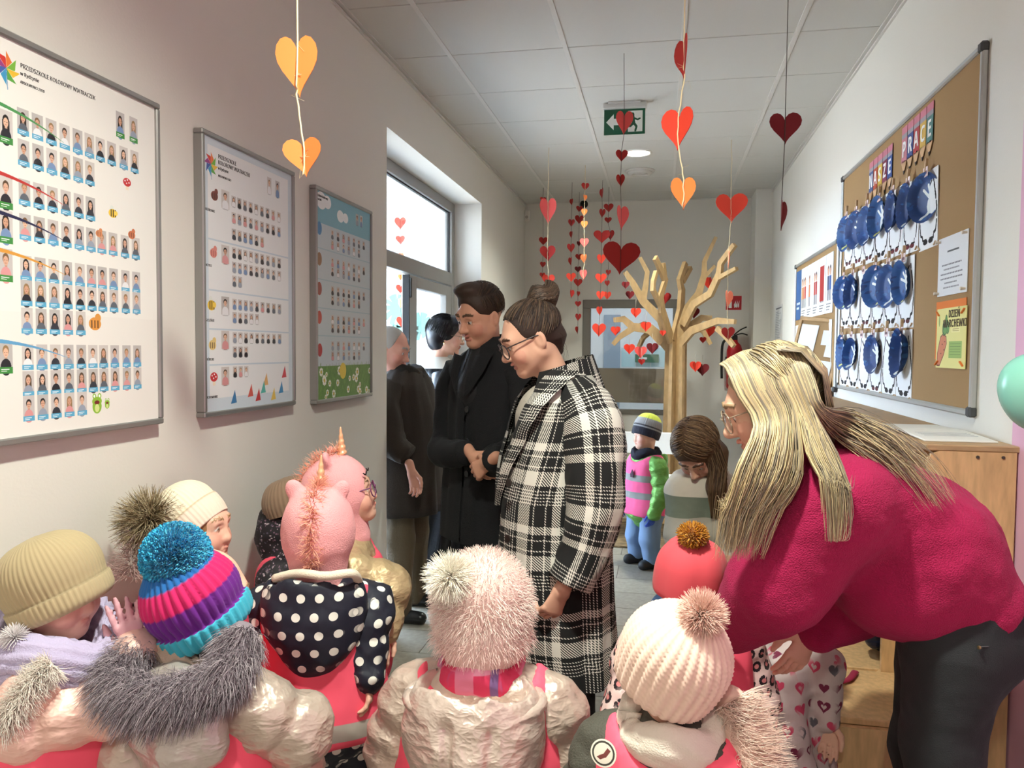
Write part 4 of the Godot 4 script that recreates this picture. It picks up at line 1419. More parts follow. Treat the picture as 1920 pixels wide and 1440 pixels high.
	inner.name = "tilted_frame"
	inner.rotation.x = -0.18
	inner.rotation.z = -0.1
	fr.add_child(inner)
	var oak := wood_mat("oak_frame", rgb(186, 146, 96), 0.6)
	for s3 in [-1, 1]:
		mi(inner, "frame_stile", bx(Vector3(0.025, 0.46, 0.018), 0.003), oak, Vector3(s3 * 0.17, 0.24, 0))
		mi(inner, "frame_rail", bx(Vector3(0.365, 0.025, 0.018), 0.003), oak, Vector3(0, 0.24 + s3 * 0.225, 0))
	mi(inner, "cork_panel", bx(Vector3(0.33, 0.44, 0.006)), cork_mat(), Vector3(0, 0.24, -0.003))
	for q in [[-0.085, 0.32, 0.14, 0.22], [0.07, 0.36, 0.08, 0.09], [0.11, 0.28, 0.07, 0.07], [0.0, 0.12, 0.3, 0.2]]:
		mi(inner, "paper", bx(Vector3(q[2], q[3], 0.001)), pp, Vector3(q[0], q[1], 0.004), Vector3(0, 0, rng.randf_range(-0.05, 0.05)))

func balloon() -> void:
	var c := pt(1947, 735, 1.92)
	var b := thing("balloon", "mint green balloon against the pink wall", "balloon", c)
	var rings := []
	for k in 25:
		var a := PI * k / 24.0
		var r := sin(a) * 0.088 * (1.0 - 0.12 * cos(a) * -1.0)
		var y := cos(a) * 0.1
		if k > 20: r = maxf(r, 0.006)
		var ring := PackedVector3Array()
		for i in 28: ring.append(Vector3(cos(TAU * i / 28) * maxf(r, 0.0008), y, -sin(TAU * i / 28) * maxf(r, 0.0008)))
		rings.append(ring)
	rings.reverse()
	mi(b, "balloon_skin", loft(rings), mat("mint_latex", rgb(146, 216, 198), 0.25))
	mi(b, "knot", cyl(0.012, 0.004, 0.016, 12), mat("mint_latex", rgb(146, 216, 198), 0.25), Vector3(0, -0.106, 0))

# ---------- hearts ----------
var heart_meshes := {}
func heart_poly(n := 28) -> PackedVector2Array:
	var p := PackedVector2Array()
	for k in n:
		var a := TAU * k / n
		var x := 16.0 * pow(sin(a), 3)
		var y := 13.0 * cos(a) - 5.0 * cos(2 * a) - 2.0 * cos(3 * a) - cos(4 * a)
		p.append(Vector2(x / 32.0, (y + 2.5) / 29.0))
	return p
# unit heart, 1 wide and 1 high, folded along its middle by an angle
func heart_mesh(fold: float) -> ArrayMesh:
	var key := int(fold * 100)
	if heart_meshes.has(key): return heart_meshes[key]
	var poly := heart_poly()
	var st := SurfaceTool.new()
	st.begin(Mesh.PRIMITIVE_TRIANGLES)
	st.set_smooth_group(-1)
	var th := 0.012
	for s in [-1.0, 1.0]:
		var halfp := PackedVector2Array()
		for p in poly:
			if p.x * s >= -1e-4: halfp.append(Vector2(absf(p.x), p.y))
		if s < 0: halfp.reverse()
		var idx := Geometry2D.triangulate_polygon(halfp)
		var P := func(q: Vector2, o: float): return Vector3(q.x * s * cos(fold), q.y, q.x * sin(fold) + o)
		for k in range(0, idx.size(), 3):
			for o in [th, -th]:
				for e in 3: st.add_vertex(P.call(halfp[idx[k + e]], o))
		for k in halfp.size():
			var a := halfp[k]
			var b := halfp[(k + 1) % halfp.size()]
			quad(st, P.call(a, -th), P.call(a, th), P.call(b, th), P.call(b, -th))
	st.generate_normals()
	heart_meshes[key] = st.commit()
	return heart_meshes[key]
const HEART := {"R": [168, 30, 24], "D": [112, 12, 22], "B": [226, 62, 40], "O": [246, 132, 62], "P": [232, 88, 84], "S": [236, 128, 96]}
func heart_mat(k: String) -> StandardMaterial3D:
	var c: Array = HEART[k]
	var m := mat("heart_" + k, rgb(c[0], c[1], c[2]), 0.75)
	m.backlight_enabled = true
	m.backlight = rgb(c[0], c[1], c[2]).darkened(0.55)
	return m
# hearts: [u, v, w, h, colour]
func garland(label: String, u0: float, v0: float, c: float, twine: bool, hearts: Array, tail := 0.0) -> void:
	var topp := pt(u0, v0, c) if c > 0 else ony(u0, v0, HC)
	if c <= 0: c = depth(topp)
	topp.y = HC
	var g := thing("heart_garland", label, "garland", topp, 0.0, "paper heart garlands hanging from the ceiling")
	var path := [Vector3.ZERO]
	var last := Vector3.ZERO
	for q in hearts:
		var p := pt(q[0], q[1], c) - topp
		p.z = lerpf(p.z, 0.0, 0.8)
		var hh: float = q[3] * c / F
		var ww: float = q[2] * c / F
		path.append(p + Vector3(0, hh * 0.4, 0.004))
		path.append(p + Vector3(0, -hh * 0.45, 0.004))
		var full := maxf(hh * 0.95, ww)
		var yaw := acos(clampf(ww / full, 0.1, 1.0)) * (1 if rng.randf() < 0.5 else -1)
		if ww / hh > 0.65:
			full = ww
			yaw = 0.0
		var o := mi(g, "paper_heart", heart_mesh(rng.randf_range(0.1, 0.3)), heart_mat(q[4]), p, Vector3(0, yaw + 0.18, q[5] if q.size() > 5 else rng.randf_range(-0.08, 0.08)))
		o.scale = Vector3(full, hh, full)
		last = p
	if twine:
		var fine := []
		var cv := curve(path, 5)
		for k in cv.size(): fine.append(cv[k] + Vector3(rng.randf_range(-1, 1), 0, rng.randf_range(-1, 1)) * 0.0025)
		var st := newst()
		st.set_color(Color.WHITE)
		loft_into(st, tube_rings(PackedVector3Array(fine), [0.0021], 6))
		for k in 10:
			var q: Vector3 = fine[rng.randi() % fine.size()]
			strand(st, [q, q + Vector3(rng.randf_range(-0.02, 0.02), rng.randf_range(-0.01, 0.01), 0), q + Vector3(rng.randf_range(-0.03, 0.03), rng.randf_range(-0.025, 0.02), 0.0)], 0.0006, Color.WHITE, 0.3)
		mi(g, "twine", done(st), mat("twine_cream", rgb(226, 208, 170), 0.9))
	else:
		mi(g, "thread", tube(PackedVector3Array(path), [0.0014 if c < 4 else 0.0018], 5), mat("thread_dark", rgb(74, 66, 60), 0.9))
func garlands() -> void:
	garland("twine garland with two large orange paper hearts near the photo boards", 566, 0, 1.75, true, [[556, 124, 80, 114, "O", 0.06], [566, 294, 76, 72, "O", 0.12]])
	garland("twine garland of three orange hearts, the lowest brightest, in front of the exit sign side", 1287, 0, 2.2, true, [[1283, 108, 9, 78, "R"], [1273, 240, 50, 78, "B"], [1281, 361, 48, 62, "O"]])
	garland("dark thread garland with two maroon hearts near the penguin corkboard", 1478, 0, 2.6, false, [[1473, 239, 62, 58, "D"], [1467, 402, 25, 56, "D"]])
	garland("long thread garland ending in one very large red heart", 1170, 100, 0, false, [[1170, 230, 34, 45, "P"], [1165, 291, 24, 23, "R"], [1163, 337, 17, 24, "R"], [1164, 407, 27, 46, "P"], [1163, 483, 72, 62, "R"]])
	garland("twine garland with a wide red heart on top, passing the wooden tree's tips", 1372, 262, 0, true, [[1371, 390, 62, 54, "B"], [1366, 487, 9, 34, "S"], [1365, 561, 21, 34, "S"], [1366, 626, 26, 26, "R"]])
	garland("twine garland with a pink heart on top above the hair bun", 1029, 277, 0, true, [[1027, 396, 33, 50, "P"], [1026, 475, 31, 30, "R"], [1027, 525, 25, 22, "B"]])
	garland("thread garland of small dark red hearts behind the pink heart garland", 1019, 352, 0, false, [[1018, 374, 12, 9, "R"], [1018, 452, 17, 16, "R"], [1017, 496, 11, 12, "R"], [1016, 516, 11, 11, "R"]])
	garland("thread garland of seven small hearts, alternately edge-on, by the far wall", 1073, 342, 0, false, [[1072, 379, 6, 13, "R"], [1071, 418, 13, 15, "R"], [1071, 440, 5, 14, "R"], [1070, 465, 15, 18, "R"], [1070, 490, 6, 17, "R"], [1070, 520, 19, 18, "B"], [1070, 551, 9, 17, "R"]])
	garland("longest thread garland of ten small dark hearts by the far wall", 1086, 360, 0, false, [[1086, 392, 13, 12, "R"], [1086, 412, 18, 17, "R"], [1085, 457, 8, 11, "D"], [1085, 482, 14, 13, "R"], [1083, 505, 13, 12, "D"], [1083, 530, 17, 16, "R"], [1083, 551, 7, 11, "R"], [1083, 570, 12, 12, "R"], [1083, 595, 12, 15, "R"], [1082, 619, 5, 15, "R"]])
	garland("twine garland with bright orange hearts among dark ones by the far wall", 1097, 310, 0, true, [[1097, 350, 15, 15, "R"], [1096, 371, 8, 13, "O"], [1095, 398, 12, 14, "O"], [1095, 421, 13, 15, "O"], [1095, 455, 17, 18, "P"], [1095, 485, 11, 18, "O"], [1093, 515, 14, 20, "P"]])
	garland("thread garland ending in a broad orange heart in front of the hatch window", 1130, 338, 0, false, [[1129, 363, 5, 20, "R"], [1129, 400, 12, 18, "R"], [1128, 444, 33, 25, "R"], [1127, 486, 17, 20, "B"], [1126, 522, 22, 20, "B"], [1125, 554, 16, 18, "B"], [1124, 583, 10, 18, "B"], [1122, 619, 27, 26, "B"]])
	garland("thread garland of six small hearts beside the very large red heart", 1142, 350, 0, false, [[1141, 390, 19, 17, "R"], [1140, 413, 14, 12, "R"], [1144, 441, 16, 20, "R"], [1140, 511, 10, 12, "R"], [1138, 531, 10, 12, "R"], [1138, 554, 15, 16, "B"]])
	# garland seen through the door glass
	garland("orange heart garland hanging in the vestibule behind the door glass", 750, 360, 6.3, false, [[750, 419, 22, 24, "B"], [750, 450, 18, 18, "B"], [750, 480, 8, 14, "O"], [749, 520, 9, 13, "O"], [749, 542, 19, 18, "B"], [749, 569, 10, 20, "O"], [750, 604, 19, 22, "B"]])

# ---------- wooden tree with hearts, bench, mat ----------
const TC := 6.95
func tree() -> void:
	var base := pt(1262, 965, TC)
	base.y = 0.0
	var t := thing("wooden_tree", "plywood slot-together tree standing before the hatch window", "tree", base)
	var ply := wood_mat("plywood", rgb(188, 154, 108), 0.6, Vector3(3, 1.2, 3))
	var k := TC / F
	# x, y in the plate's own plane from photo pixels
	var L := func(u, v): return J(t, u, v, TC)
	var plates := [
		[0.0, [[[1244, 640], [1219, 617], [1186, 613], [1169, 598], [1150, 600], 22, 9], [[1186, 616], [1161, 632], [1149, 646], 12, 8], [[1258, 650], [1240, 600], [1206, 565], [1186, 530], [1172, 510], 20, 9], [[1206, 565], [1211, 535], [1214, 511], [1200, 484], 12, 7],
			[[1266, 650], [1290, 577], [1309, 552], [1319, 517], [1319, 494], [1340, 450], 18, 6], [[1319, 523], [1338, 502], 8, 5], [[1266, 646], [1292, 613], [1315, 597], [1333, 598], 18, 9], [[1292, 613], [1317, 621], [1331, 646], 12, 7]]],
		[1.05, [[[1258, 640], [1241, 586], [1238, 561], [1247, 530], [1229, 493], 20, 11], [[1246, 528], [1243, 500], 10, 8], [[1240, 580], [1225, 550], [1226, 535], [1231, 517], 9, 7],
			[[1262, 640], [1276, 582], [1278, 544], [1274, 527], [1285, 493], 20, 10], [[1279, 528], [1295, 500], 11, 8]]],
		[-0.75, [[[1255, 655], [1221, 615], [1207, 606], [1194, 610], 16, 8], [[1219, 620], [1205, 632], [1196, 650], 10, 7],
			[[1268, 652], [1296, 621], [1340, 605], [1367, 608], 18, 8], [[1338, 618], [1352, 632], [1365, 650], 10, 7], [[1280, 610], [1300, 573], [1327, 557], [1342, 523], [1344, 505], [1366, 476], 16, 8], [[1342, 530], [1369, 517], 8, 6]]],
	]
	for pl in plates:
		var yaw: float = pl[0]
		var n := Node3D.new()
		n.name = "plate"
		n.rotation.y = yaw
		t.add_child(n, true)
		# trunk of this plate
		var hw := 0.105 if yaw == 0.0 else 0.1
		var y1: float = L.call(1262, 640).y
		mi(n, "trunk", extrude(PackedVector2Array([Vector2(-hw * 1.08, 0.02), Vector2(hw * 1.08, 0.02), Vector2(hw * 0.9, y1), Vector2(-hw * 0.9, y1)]), 0.034), ply)
		for br in pl[1]:
			var pts := []
			for e in br:
				if e is Array:
					var q: Vector3 = L.call(e[0], e[1])
					pts.append(Vector2(q.x / cos(yaw), q.y))
			var w0: float = br[-2] * k * 0.5
			var w1: float = br[-1] * k * 0.5
			var a := PackedVector2Array()
			var b := PackedVector2Array()
			for i in pts.size():
				var d: Vector2 = (pts[mini(i + 1, pts.size() - 1)] - pts[maxi(i - 1, 0)]).normalized()
				var nn := Vector2(-d.y, d.x)
				var w := lerpf(w0, w1, float(i) / (pts.size() - 1))
				a.append(pts[i] + nn * w)
				b.append(pts[i] - nn * w)
			b.reverse()
			a.append_array(b)
			mi(n, "branch", extrude(a, 0.026 + 0.0023 * n.get_child_count()), ply)
	mi(t, "foot", bx(Vector3(0.5, 0.02, 0.5), 0.004), ply, Vector3(0, 0.01, 0))
	# paper hearts on the tree: several folded leaves on a thread
	var names := [[1173, 535, 15, "D", -0.1], [1181, 554, 17, "D", 0], [1247, 560, 23, "R", 0.1], [1334, 534, 30, "B", 0.15], [1301, 588, 22, "D", -0.05], [1192, 587, 20, "B", -0.1], [1211, 613, 20, "B", -0.15], [1243, 625, 12, "B", -0.1], [1154, 621, 19, "B", -0.05], [1327, 623, 29, "B", 0.1], [1180, 655, 21, "B", -0.15], [1201, 661, 24, "P", -0.15], [1223, 654, 23, "D", -0.2], [1203, 679, 13, "R", -0.18], [1304, 688, 22, "B", 0.0], [1317, 694, 25, "D", 0.02], [1318, 638, 13, "R", -0.1]]
	var where := ["dark red heart at the left branch tip under the very large heart", "small dark red heart below the left branch tip", "red heart on the middle branch", "bright red heart on the right upper branch", "dark heart hanging under the right branch fork", "red heart hanging above the hatch glass", "bright heart on the low left branch", "narrow heart against the trunk fork", "bright heart at the low left branch end", "large bright heart on the low right branch", "left one of the heart cluster before the hatch", "pinkish one of the heart cluster before the hatch", "dark one of the heart cluster before the hatch", "small red heart hanging lowest in the hatch cluster", "bright heart of the pair right of the trunk", "dark heart of the pair right of the trunk", "small red heart behind the large bright one on the right"]
	for i in names.size():
		var q: Array = names[i]
		var c: float = TC - 0.12 + q[4]
		var p := pt(q[0], q[1], c)
		var s: float = q[2] * c / F
		var h := thing("tree_heart", "folded paper " + where[i], "paper heart", p, rng.randf_range(-0.5, 0.5), "paper hearts on the wooden tree")
		for e in 3:
			var o := mi(h, "paper_leaf", heart_mesh([0.15, 0.75, 0.5][e]), heart_mat(q[3]), Vector3.ZERO, Vector3(0, [0.0, 0.3, PI][e], 0))
			o.scale = Vector3(s, s * 0.95, s)
		mi(h, "thread", tube(PackedVector3Array([Vector3(0, s * 0.3, 0), Vector3(0, s * 0.3 + 0.1, 0)]), [0.0015], 5), mat("thread_pale", rgb(190, 180, 164), 0.9))
	# low garland of hearts in front of the hatch panel
	# white bench
	var wb := mat("bench_white", rgb(226, 224, 220), 0.5)
	var bz := -6.42
	var b := thing("white_bench", "white wooden bench with backrest in front of the wooden tree", "bench", Vector3(-0.27, 0, bz))
	box(b, "seat", Vector3(-0.42, 0.44, -0.16), Vector3(0.5, 0.49, 0.2), wb, 0.004)
	box(b, "apron", Vector3(-0.4, 0.33, 0.15), Vector3(0.48, 0.43, 0.17), wb, 0.003)
	box(b, "backrest", Vector3(-0.42, 0.66, -0.18), Vector3(0.5, 0.84, -0.15), wb, 0.004)
	for s in [-0.4, 0.46]:
		box(b, "back_post", Vector3(s, 0.0, -0.19), Vector3(s + 0.04, 0.86, -0.15), wb, 0.004)
		box(b, "leg", Vector3(s, 0.0, 0.14), Vector3(s + 0.04, 0.44, 0.18), wb, 0.004)
	# bark-patterned mat
	var bark := mat("bark_mat", rgb(176, 146, 104), 0.9)
	bark.uv1_triplanar = true
	bark.uv1_scale = Vector3(0.6, 3.0, 3.0)
	bark.albedo_texture = noise_tex(0.03, 61, 512, 5, 0.35, 1.0)
	var mo := box(self, "floor_mat", Vector3(-0.95, 0, -6.95), Vector3(0.3, 0.018, -5.95), bark, 0.004)
	tag(mo, "brown bark-patterned mat on the floor under the white bench", "mat")
# ---------- people: tools ----------
const PINK := Color(0.955, 0.34, 0.44)
func person(label: String, at: Vector3, turn: float, group := "") -> Node3D:
	return thing("person", label, "person", Vector3(at.x, 0, at.z), turn, group)
# direction given as (right, up, towards camera) in the photo, in the figure's own axes
func D(r: Node3D, x: float, y: float, z: float) -> Vector3: return (r.basis.inverse() * (CB * Vector3(x, y, z))).normalized()
func head_frame(at: Vector3, yaw: float, pitch: float, roll := 0.0) -> Transform3D:
	return Transform3D(Basis.from_euler(Vector3(pitch, yaw, roll)), at)
# a head with face, ears and neck; frame: y up, z forward
func head_field(T: Transform3D, s: float, skin: Color, brow: Color, o := {}) -> Field:
	var f := field()
	var lip: Color = o.get("lip", skin.lerp(rgb(180, 92, 88), 0.45))
	f.pal = []
	for q in [skin, lip, rgb(226, 222, 218), o.get("iris", rgb(60, 46, 38)), brow, skin.lerp(rgb(214, 120, 110), 0.22)]: f.pal.append(q.srgb_to_linear())
	var kid: bool = o.get("kid", false)
	var B := T.basis
	var p := func(x, y, z): return T * (Vector3(x, y, z) * s)
	f.ell(p.call(0, 0.035, -0.012), Vector3(0.076, 0.086, 0.096) * s, 0.02, 0, B)
	f.ell(p.call(0, -0.02, 0.028), Vector3(0.064, 0.082, 0.062) * s, 0.03 * s, 0, B)
	for e in [-1.0, 1.0]:
		f.cap(p.call(e * 0.052, -0.045, 0.0), p.call(e * 0.016, -0.088 if not kid else -0.08, 0.058), 0.026 * s, 0.02 * s, 0.03 * s)
		f.ell(p.call(e * 0.036, -0.032, 0.06), Vector3(0.029, 0.027, 0.026) * s * (1.15 if kid else 1.0), 0.025 * s, 5, B)
	f.ell(p.call(0, -0.092 if not kid else -0.082, 0.068), Vector3(0.022, 0.018, 0.019) * s, 0.02 * s, 0, B)
	f.cap(p.call(-0.035, 0.026, 0.076), p.call(0.035, 0.026, 0.076), 0.015 * s, 0.015 * s, 0.03 * s)
	# nose
	var nl := 0.011 if kid else 0.0
	f.cap(p.call(0, 0.014, 0.088), p.call(0, -0.024, 0.106 - nl), 0.008 * s, 0.0115 * s, 0.016 * s)
	f.ell(p.call(0, -0.029, 0.107 - nl), Vector3(0.0125, 0.0105, 0.0125) * s, 0.012 * s, 0, B)
	for e in [-1.0, 1.0]: f.ell(p.call(e * 0.012, -0.032, 0.096 - nl), Vector3(0.0085, 0.0075, 0.010) * s, 0.008 * s, 0, B)
	# eye hollows, eyes
	for e in [-1.0, 1.0]:
		f.cut(p.call(e * 0.032, 0.006, 0.101), Vector3(0.0185, 0.010, 0.014) * s, 0.012 * s, B)
	for e in [-1.0, 1.0]:
		f.ell(p.call(e * 0.0315, 0.004, 0.0775), Vector3(0.0136, 0.0080, 0.0120) * s, 0.001, 2, B)
		f.ell(p.call(e * 0.0315 + o.get("gaze", 0.0), 0.0025, 0.0858), Vector3(0.0060, 0.0062, 0.0045) * s, 0.001, 3, B)
		f.cap(p.call(e * 0.017, 0.0105, 0.0885), p.call(e * 0.047, 0.009, 0.0795), 0.0050 * s, 0.0042 * s, 0.003 * s, 0)
		f.cap(p.call(e * 0.019, -0.0055, 0.086), p.call(e * 0.045, -0.0045, 0.079), 0.0036 * s, 0.0034 * s, 0.004 * s, 0)
		var bs := 0.7 if kid else 1.0
		f.chain([p.call(e * 0.014, 0.033, 0.0965), p.call(e * 0.034, 0.038, 0.0945), p.call(e * 0.054, 0.033, 0.0815)], [0.0046 * s * bs, 0.005 * s * bs, 0.0038 * s * bs], 0.0015, 4)
	# mouth
	var smile: float = o.get("smile", 0.0) * 0.006
	f.cap(p.call(-0.024, -0.056 + smile, 0.0805), p.call(0, -0.0535, 0.094), 0.0034 * s, 0.005 * s, 0.006 * s, 1)
	f.cap(p.call(0.024, -0.056 + smile, 0.0805), p.call(0, -0.0535, 0.094), 0.0034 * s, 0.005 * s, 0.006 * s, 1)
	var gap: float = o.get("open", 0.0) * 0.006
	f.cap(p.call(-0.016, -0.063 - gap, 0.084), p.call(0.016, -0.063 - gap, 0.084), 0.005 * s, 0.005 * s, 0.008 * s, 1)
	f.ell(p.call(0, -0.064 - gap, 0.088), Vector3(0.013, 0.005, 0.005) * s, 0.006 * s, 1, B)
	if gap > 0.0:
		f.cut(p.call(0, -0.0595 - gap * 0.5, 0.096), Vector3(0.013, 0.0028, 0.014) * s, 0.003, B)
	# ears
	if o.get("ears", true):
		for e in [-1.0, 1.0]:
			f.ell(p.call(e * 0.078, -0.004, -0.012), Vector3(0.010, 0.031, 0.019) * s, 0.008 * s, 0, B * Basis(Vector3.UP, -e * 0.35))
			f.cut(p.call(e * 0.089, -0.002, -0.006), Vector3(0.006, 0.019, 0.010) * s, 0.006 * s, B * Basis(Vector3.UP, -e * 0.35))
	var nk: Vector3 = o.get("neck_to", p.call(0, -0.19, -0.03))
	f.cap(p.call(0, -0.06, -0.022), nk, 0.05 * s, 0.055 * s, 0.035 * s)
	return f
# a hand: frame at the wrist, y towards the fingers, palm faces +z; side = +1 puts the thumb at +x
func hand_field(T: Transform3D, s: float, side: float, curl: Array, col: Color, thumb := 0.5, spread := 0.0) -> Field:
	var f := field()
	f.pal = [col.srgb_to_linear()]
	var p := func(v: Vector3): return T * (v * s)
	f.cap(p.call(Vector3(0, -0.05, 0)), p.call(Vector3(0, 0.01, 0)), 0.026 * s, 0.024 * s, 0.02)
	f.ecap(p.call(Vector3(0, 0.01, 0)), p.call(Vector3(0, 0.08, 0)), Vector2(0.030, 0.015) * s, Vector2(0.040, 0.0135) * s, T.basis.x, 0.015)
	var xs := [0.031, 0.0105, -0.0105, -0.030]
	var ls := [0.072, 0.082, 0.076, 0.06]
	for k in 4:
		var q := Vector3(xs[k] * side, 0.082 - absf(k - 1.2) * 0.003, 0)
		var ang := 0.0
		var last: Vector3 = p.call(q)
		var tilt: float = (xs[k] * side) * spread * 8.0
		for j in 3:
			ang += curl[k] * [0.8, 1.0, 0.7][j]
			var ln: float = ls[k] * [0.45, 0.32, 0.23][j]
			q += Vector3(sin(tilt) * ln, cos(ang) * cos(tilt) * ln, sin(ang) * ln)
			var nx: Vector3 = p.call(q)
			f.cap(last, nx, [0.0093, 0.0088, 0.008][j] * s, [0.0088, 0.008, 0.0068][j] * s, 0.003)
			last = nx
	var t0 := Vector3(0.024 * side, 0.018, 0.006)
	var t1 := t0 + Vector3(0.026 * side, 0.03, 0.012 + 0.01 * thumb)
	var t2 := t1 + Vector3(0.012 * side * (1.0 - thumb * 1.6), 0.026, 0.010 * thumb + 0.003)
	var t3 := t2 + Vector3(0.004 * side * (1.0 - thumb * 3.0), 0.022, 0.012 * thumb)
	f.chain([p.call(t0), p.call(t1), p.call(t2), p.call(t3)], [0.014 * s, 0.0115 * s, 0.010 * s, 0.0078 * s], 0.006)
	return f
func frame_yz(at: Vector3, y: Vector3, z: Vector3) -> Transform3D:
	y = y.normalized()
	z = (z - y * z.dot(y)).normalized()
	return Transform3D(Basis(y.cross(z), y, z), at)
# knitted hat: rings along an axis
func hat_mesh(base: Vector3, axis: Vector3, front: Vector3, prof: Array, ribs: int, amp: float, bands: Array, sx := 1.0, sz := 1.0, knit := 0.0, rows := 44) -> ArrayMesh:
	axis = axis.normalized()
	var z := (front - axis * front.dot(axis)).normalized()
	var x := axis.cross(z)
	var n := maxi(48, ribs * 4)
	var pts := []
	for q in prof: pts.append(Vector3(q[1], q[0], 0))
	var cv := curve(pts, maxi(2, int(rows / (pts.size() - 1))))
	var rings := []
	var cols := []
	var top: float = prof[-1][0]
	for k in cv.size():
		var ring := PackedVector3Array()
		var t: float = cv[k].y / top
		var rr := maxf(cv[k].x, 0.001)
		for i in n:
			var a := TAU * i / n
			var rip := amp * (absf(sin(a * ribs * 0.5)) - 0.5) * clampf(rr / 0.05, 0.1, 1.0)
			if knit > 0.0: rip += knit * (1.0 if (k + (i / 2)) % 2 else 0.0)
			var r := rr + rip
			ring.append(base + axis * cv[k].y + x * cos(a) * r * sx + z * sin(a) * r * sz)
		rings.append(ring)
		for b in bands:
			if t <= b[0]:
				cols.append(b[1])
				break
	return loft(rings, true, true, cols)
func jitter(c: Color, a: float) -> Color:
	var t := rng.randf_range(-a, a)
	return Color(clampf(c.r + t, 0, 1), clampf(c.g + t, 0, 1), clampf(c.b + t, 0, 1))
# ball of yarn or fur; colours linear
func fur_ball(st: SurfaceTool, c: Vector3, rad: Vector3, n: int, ln: float, r: float, cols: Array, droop := 0.0, core := 0.55, wild := 0.35, tip := 0.25) -> void:
	for i in n:
		var y := 1.0 - 2.0 * (i + 0.5) / n
		var a := i * 2.399963
		var d := Vector3(cos(a) * sqrt(1 - y * y), y, sin(a) * sqrt(1 - y * y))
		var e := (d + Vector3(rng.randf_range(-1, 1), rng.randf_range(-1, 1), rng.randf_range(-1, 1)) * wild).normalized()
		var p0 := c + d * rad * core
		var p1 := c + d * rad
		var L := ln * rng.randf_range(0.7, 1.15)
		var p2 := p1 + e * L * 0.5 + Vector3(0, -droop * L * 0.3, 0)
		var p3 := p1 + e * L + Vector3(0, -droop * L, 0)
		strand(st, [p0, p1, p2, p3], r * rng.randf_range(0.8, 1.2), jitter(cols[rng.randi() % cols.size()], 0.03), tip)
# fur along a path
func fur_path(st: SurfaceTool, path: PackedVector3Array, rad: float, n: int, ln: float, r: float, cols: Array, bias := Vector3.ZERO, wild := 0.4) -> void:
	for i in n:
		var f := rng.randf() * (path.size() - 1)
		var k := mini(int(f), path.size() - 2)
		var p := path[k].lerp(path[k + 1], f - k)
		var t := (path[k + 1] - path[k]).normalized()
		var d := Vector3(rng.randfn(), rng.randfn(), rng.randfn())
		d = (d - t * d.dot(t)).normalized()
		var e := (d + bias + Vector3(rng.randfn(), rng.randfn(), rng.randfn()) * wild).normalized()
		var L := ln * rng.randf_range(0.6, 1.2)
		var p1 := p + d * rad
		strand(st, [p + d * rad * 0.4, p1, p1 + (d * 0.4 + e).normalized() * L * 0.5, p1 + e * L + bias * L * 0.3], r, jitter(cols[rng.randi() % cols.size()], 0.03), 0.15)
func lin(r: float, g: float, b: float) -> Color: return rgb(r, g, b).srgb_to_linear()
func cloth_v(key: String, rough := 0.9) -> StandardMaterial3D: return vmat(key, rough, 0.2)
var band_texs := {}
# colours by height: bands = [[y0, y1, colour], ...] on a base colour, y in the figure's own metres
func height_mat(key: String, base: Color, bands: Array, rough := 0.8) -> StandardMaterial3D:
	var im := Image.create(4, 1024, false, Image.FORMAT_RGB8)
	im.fill(base)
	for b in bands: im.fill_rect(Rect2i(0, int(b[0] / 2.0 * 1024), 4, int((b[1] - b[0]) / 2.0 * 1024)), b[2])
	var m := tex_mat(key, ImageTexture.create_from_image(im), rough)
	m.uv1_scale = Vector3(1, 0.5, 1)
	return m
func glasses(parent: Node3D, T: Transform3D, s: float, m: Material, R := 0.024, th := 0.0016) -> void:
	var g := Node3D.new()
	g.name = "glasses"
	parent.add_child(g, true)
	for e in [-1.0, 1.0]:
		var ring := []
		var lens := PackedVector3Array()
		for k in 25:
			var a := TAU * k / 24
			var q := T * (Vector3(e * 0.034 + cos(a) * R * 1.08, 0.0 + sin(a) * R * 0.92 * (1.0 if sin(a) > 0 else 1.12), 0.112 - 0.012 * absf(e * 0.034 + cos(a) * R) / 0.06) * s)
			ring.append(q)
			if k < 24: lens.append(q)
		mi(g, "rim", tube(PackedVector3Array(ring), [th], 6), m)
		var st := newst()
		var c := Vector3.ZERO
		for q in lens: c += q / 24.0
		for k in 24:
			for q in [c, lens[k], lens[(k + 1) % 24]]: st.add_vertex(q)
		var gm := mat("spectacle_lens", Color(0.96, 0.98, 1.0, 0.05), 0.02)
		gm.transparency = BaseMaterial3D.TRANSPARENCY_ALPHA
		mi(g, "lens", done(st), gm)
		mi(g, "temple", tube(curve([T * (Vector3(e * 0.062, 0.012, 0.1) * s), T * (Vector3(e * 0.079, 0.014, 0.05) * s), T * (Vector3(e * 0.083, 0.012, -0.01) * s), T * (Vector3(e * 0.083, -0.01, -0.03) * s)]), [th], 6), m)
	mi(g, "bridge", tube(curve([T * (Vector3(-0.010, 0.006, 0.112) * s), T * (Vector3(0, 0.01, 0.115) * s), T * (Vector3(0.010, 0.006, 0.112) * s)]), [th], 6), m)
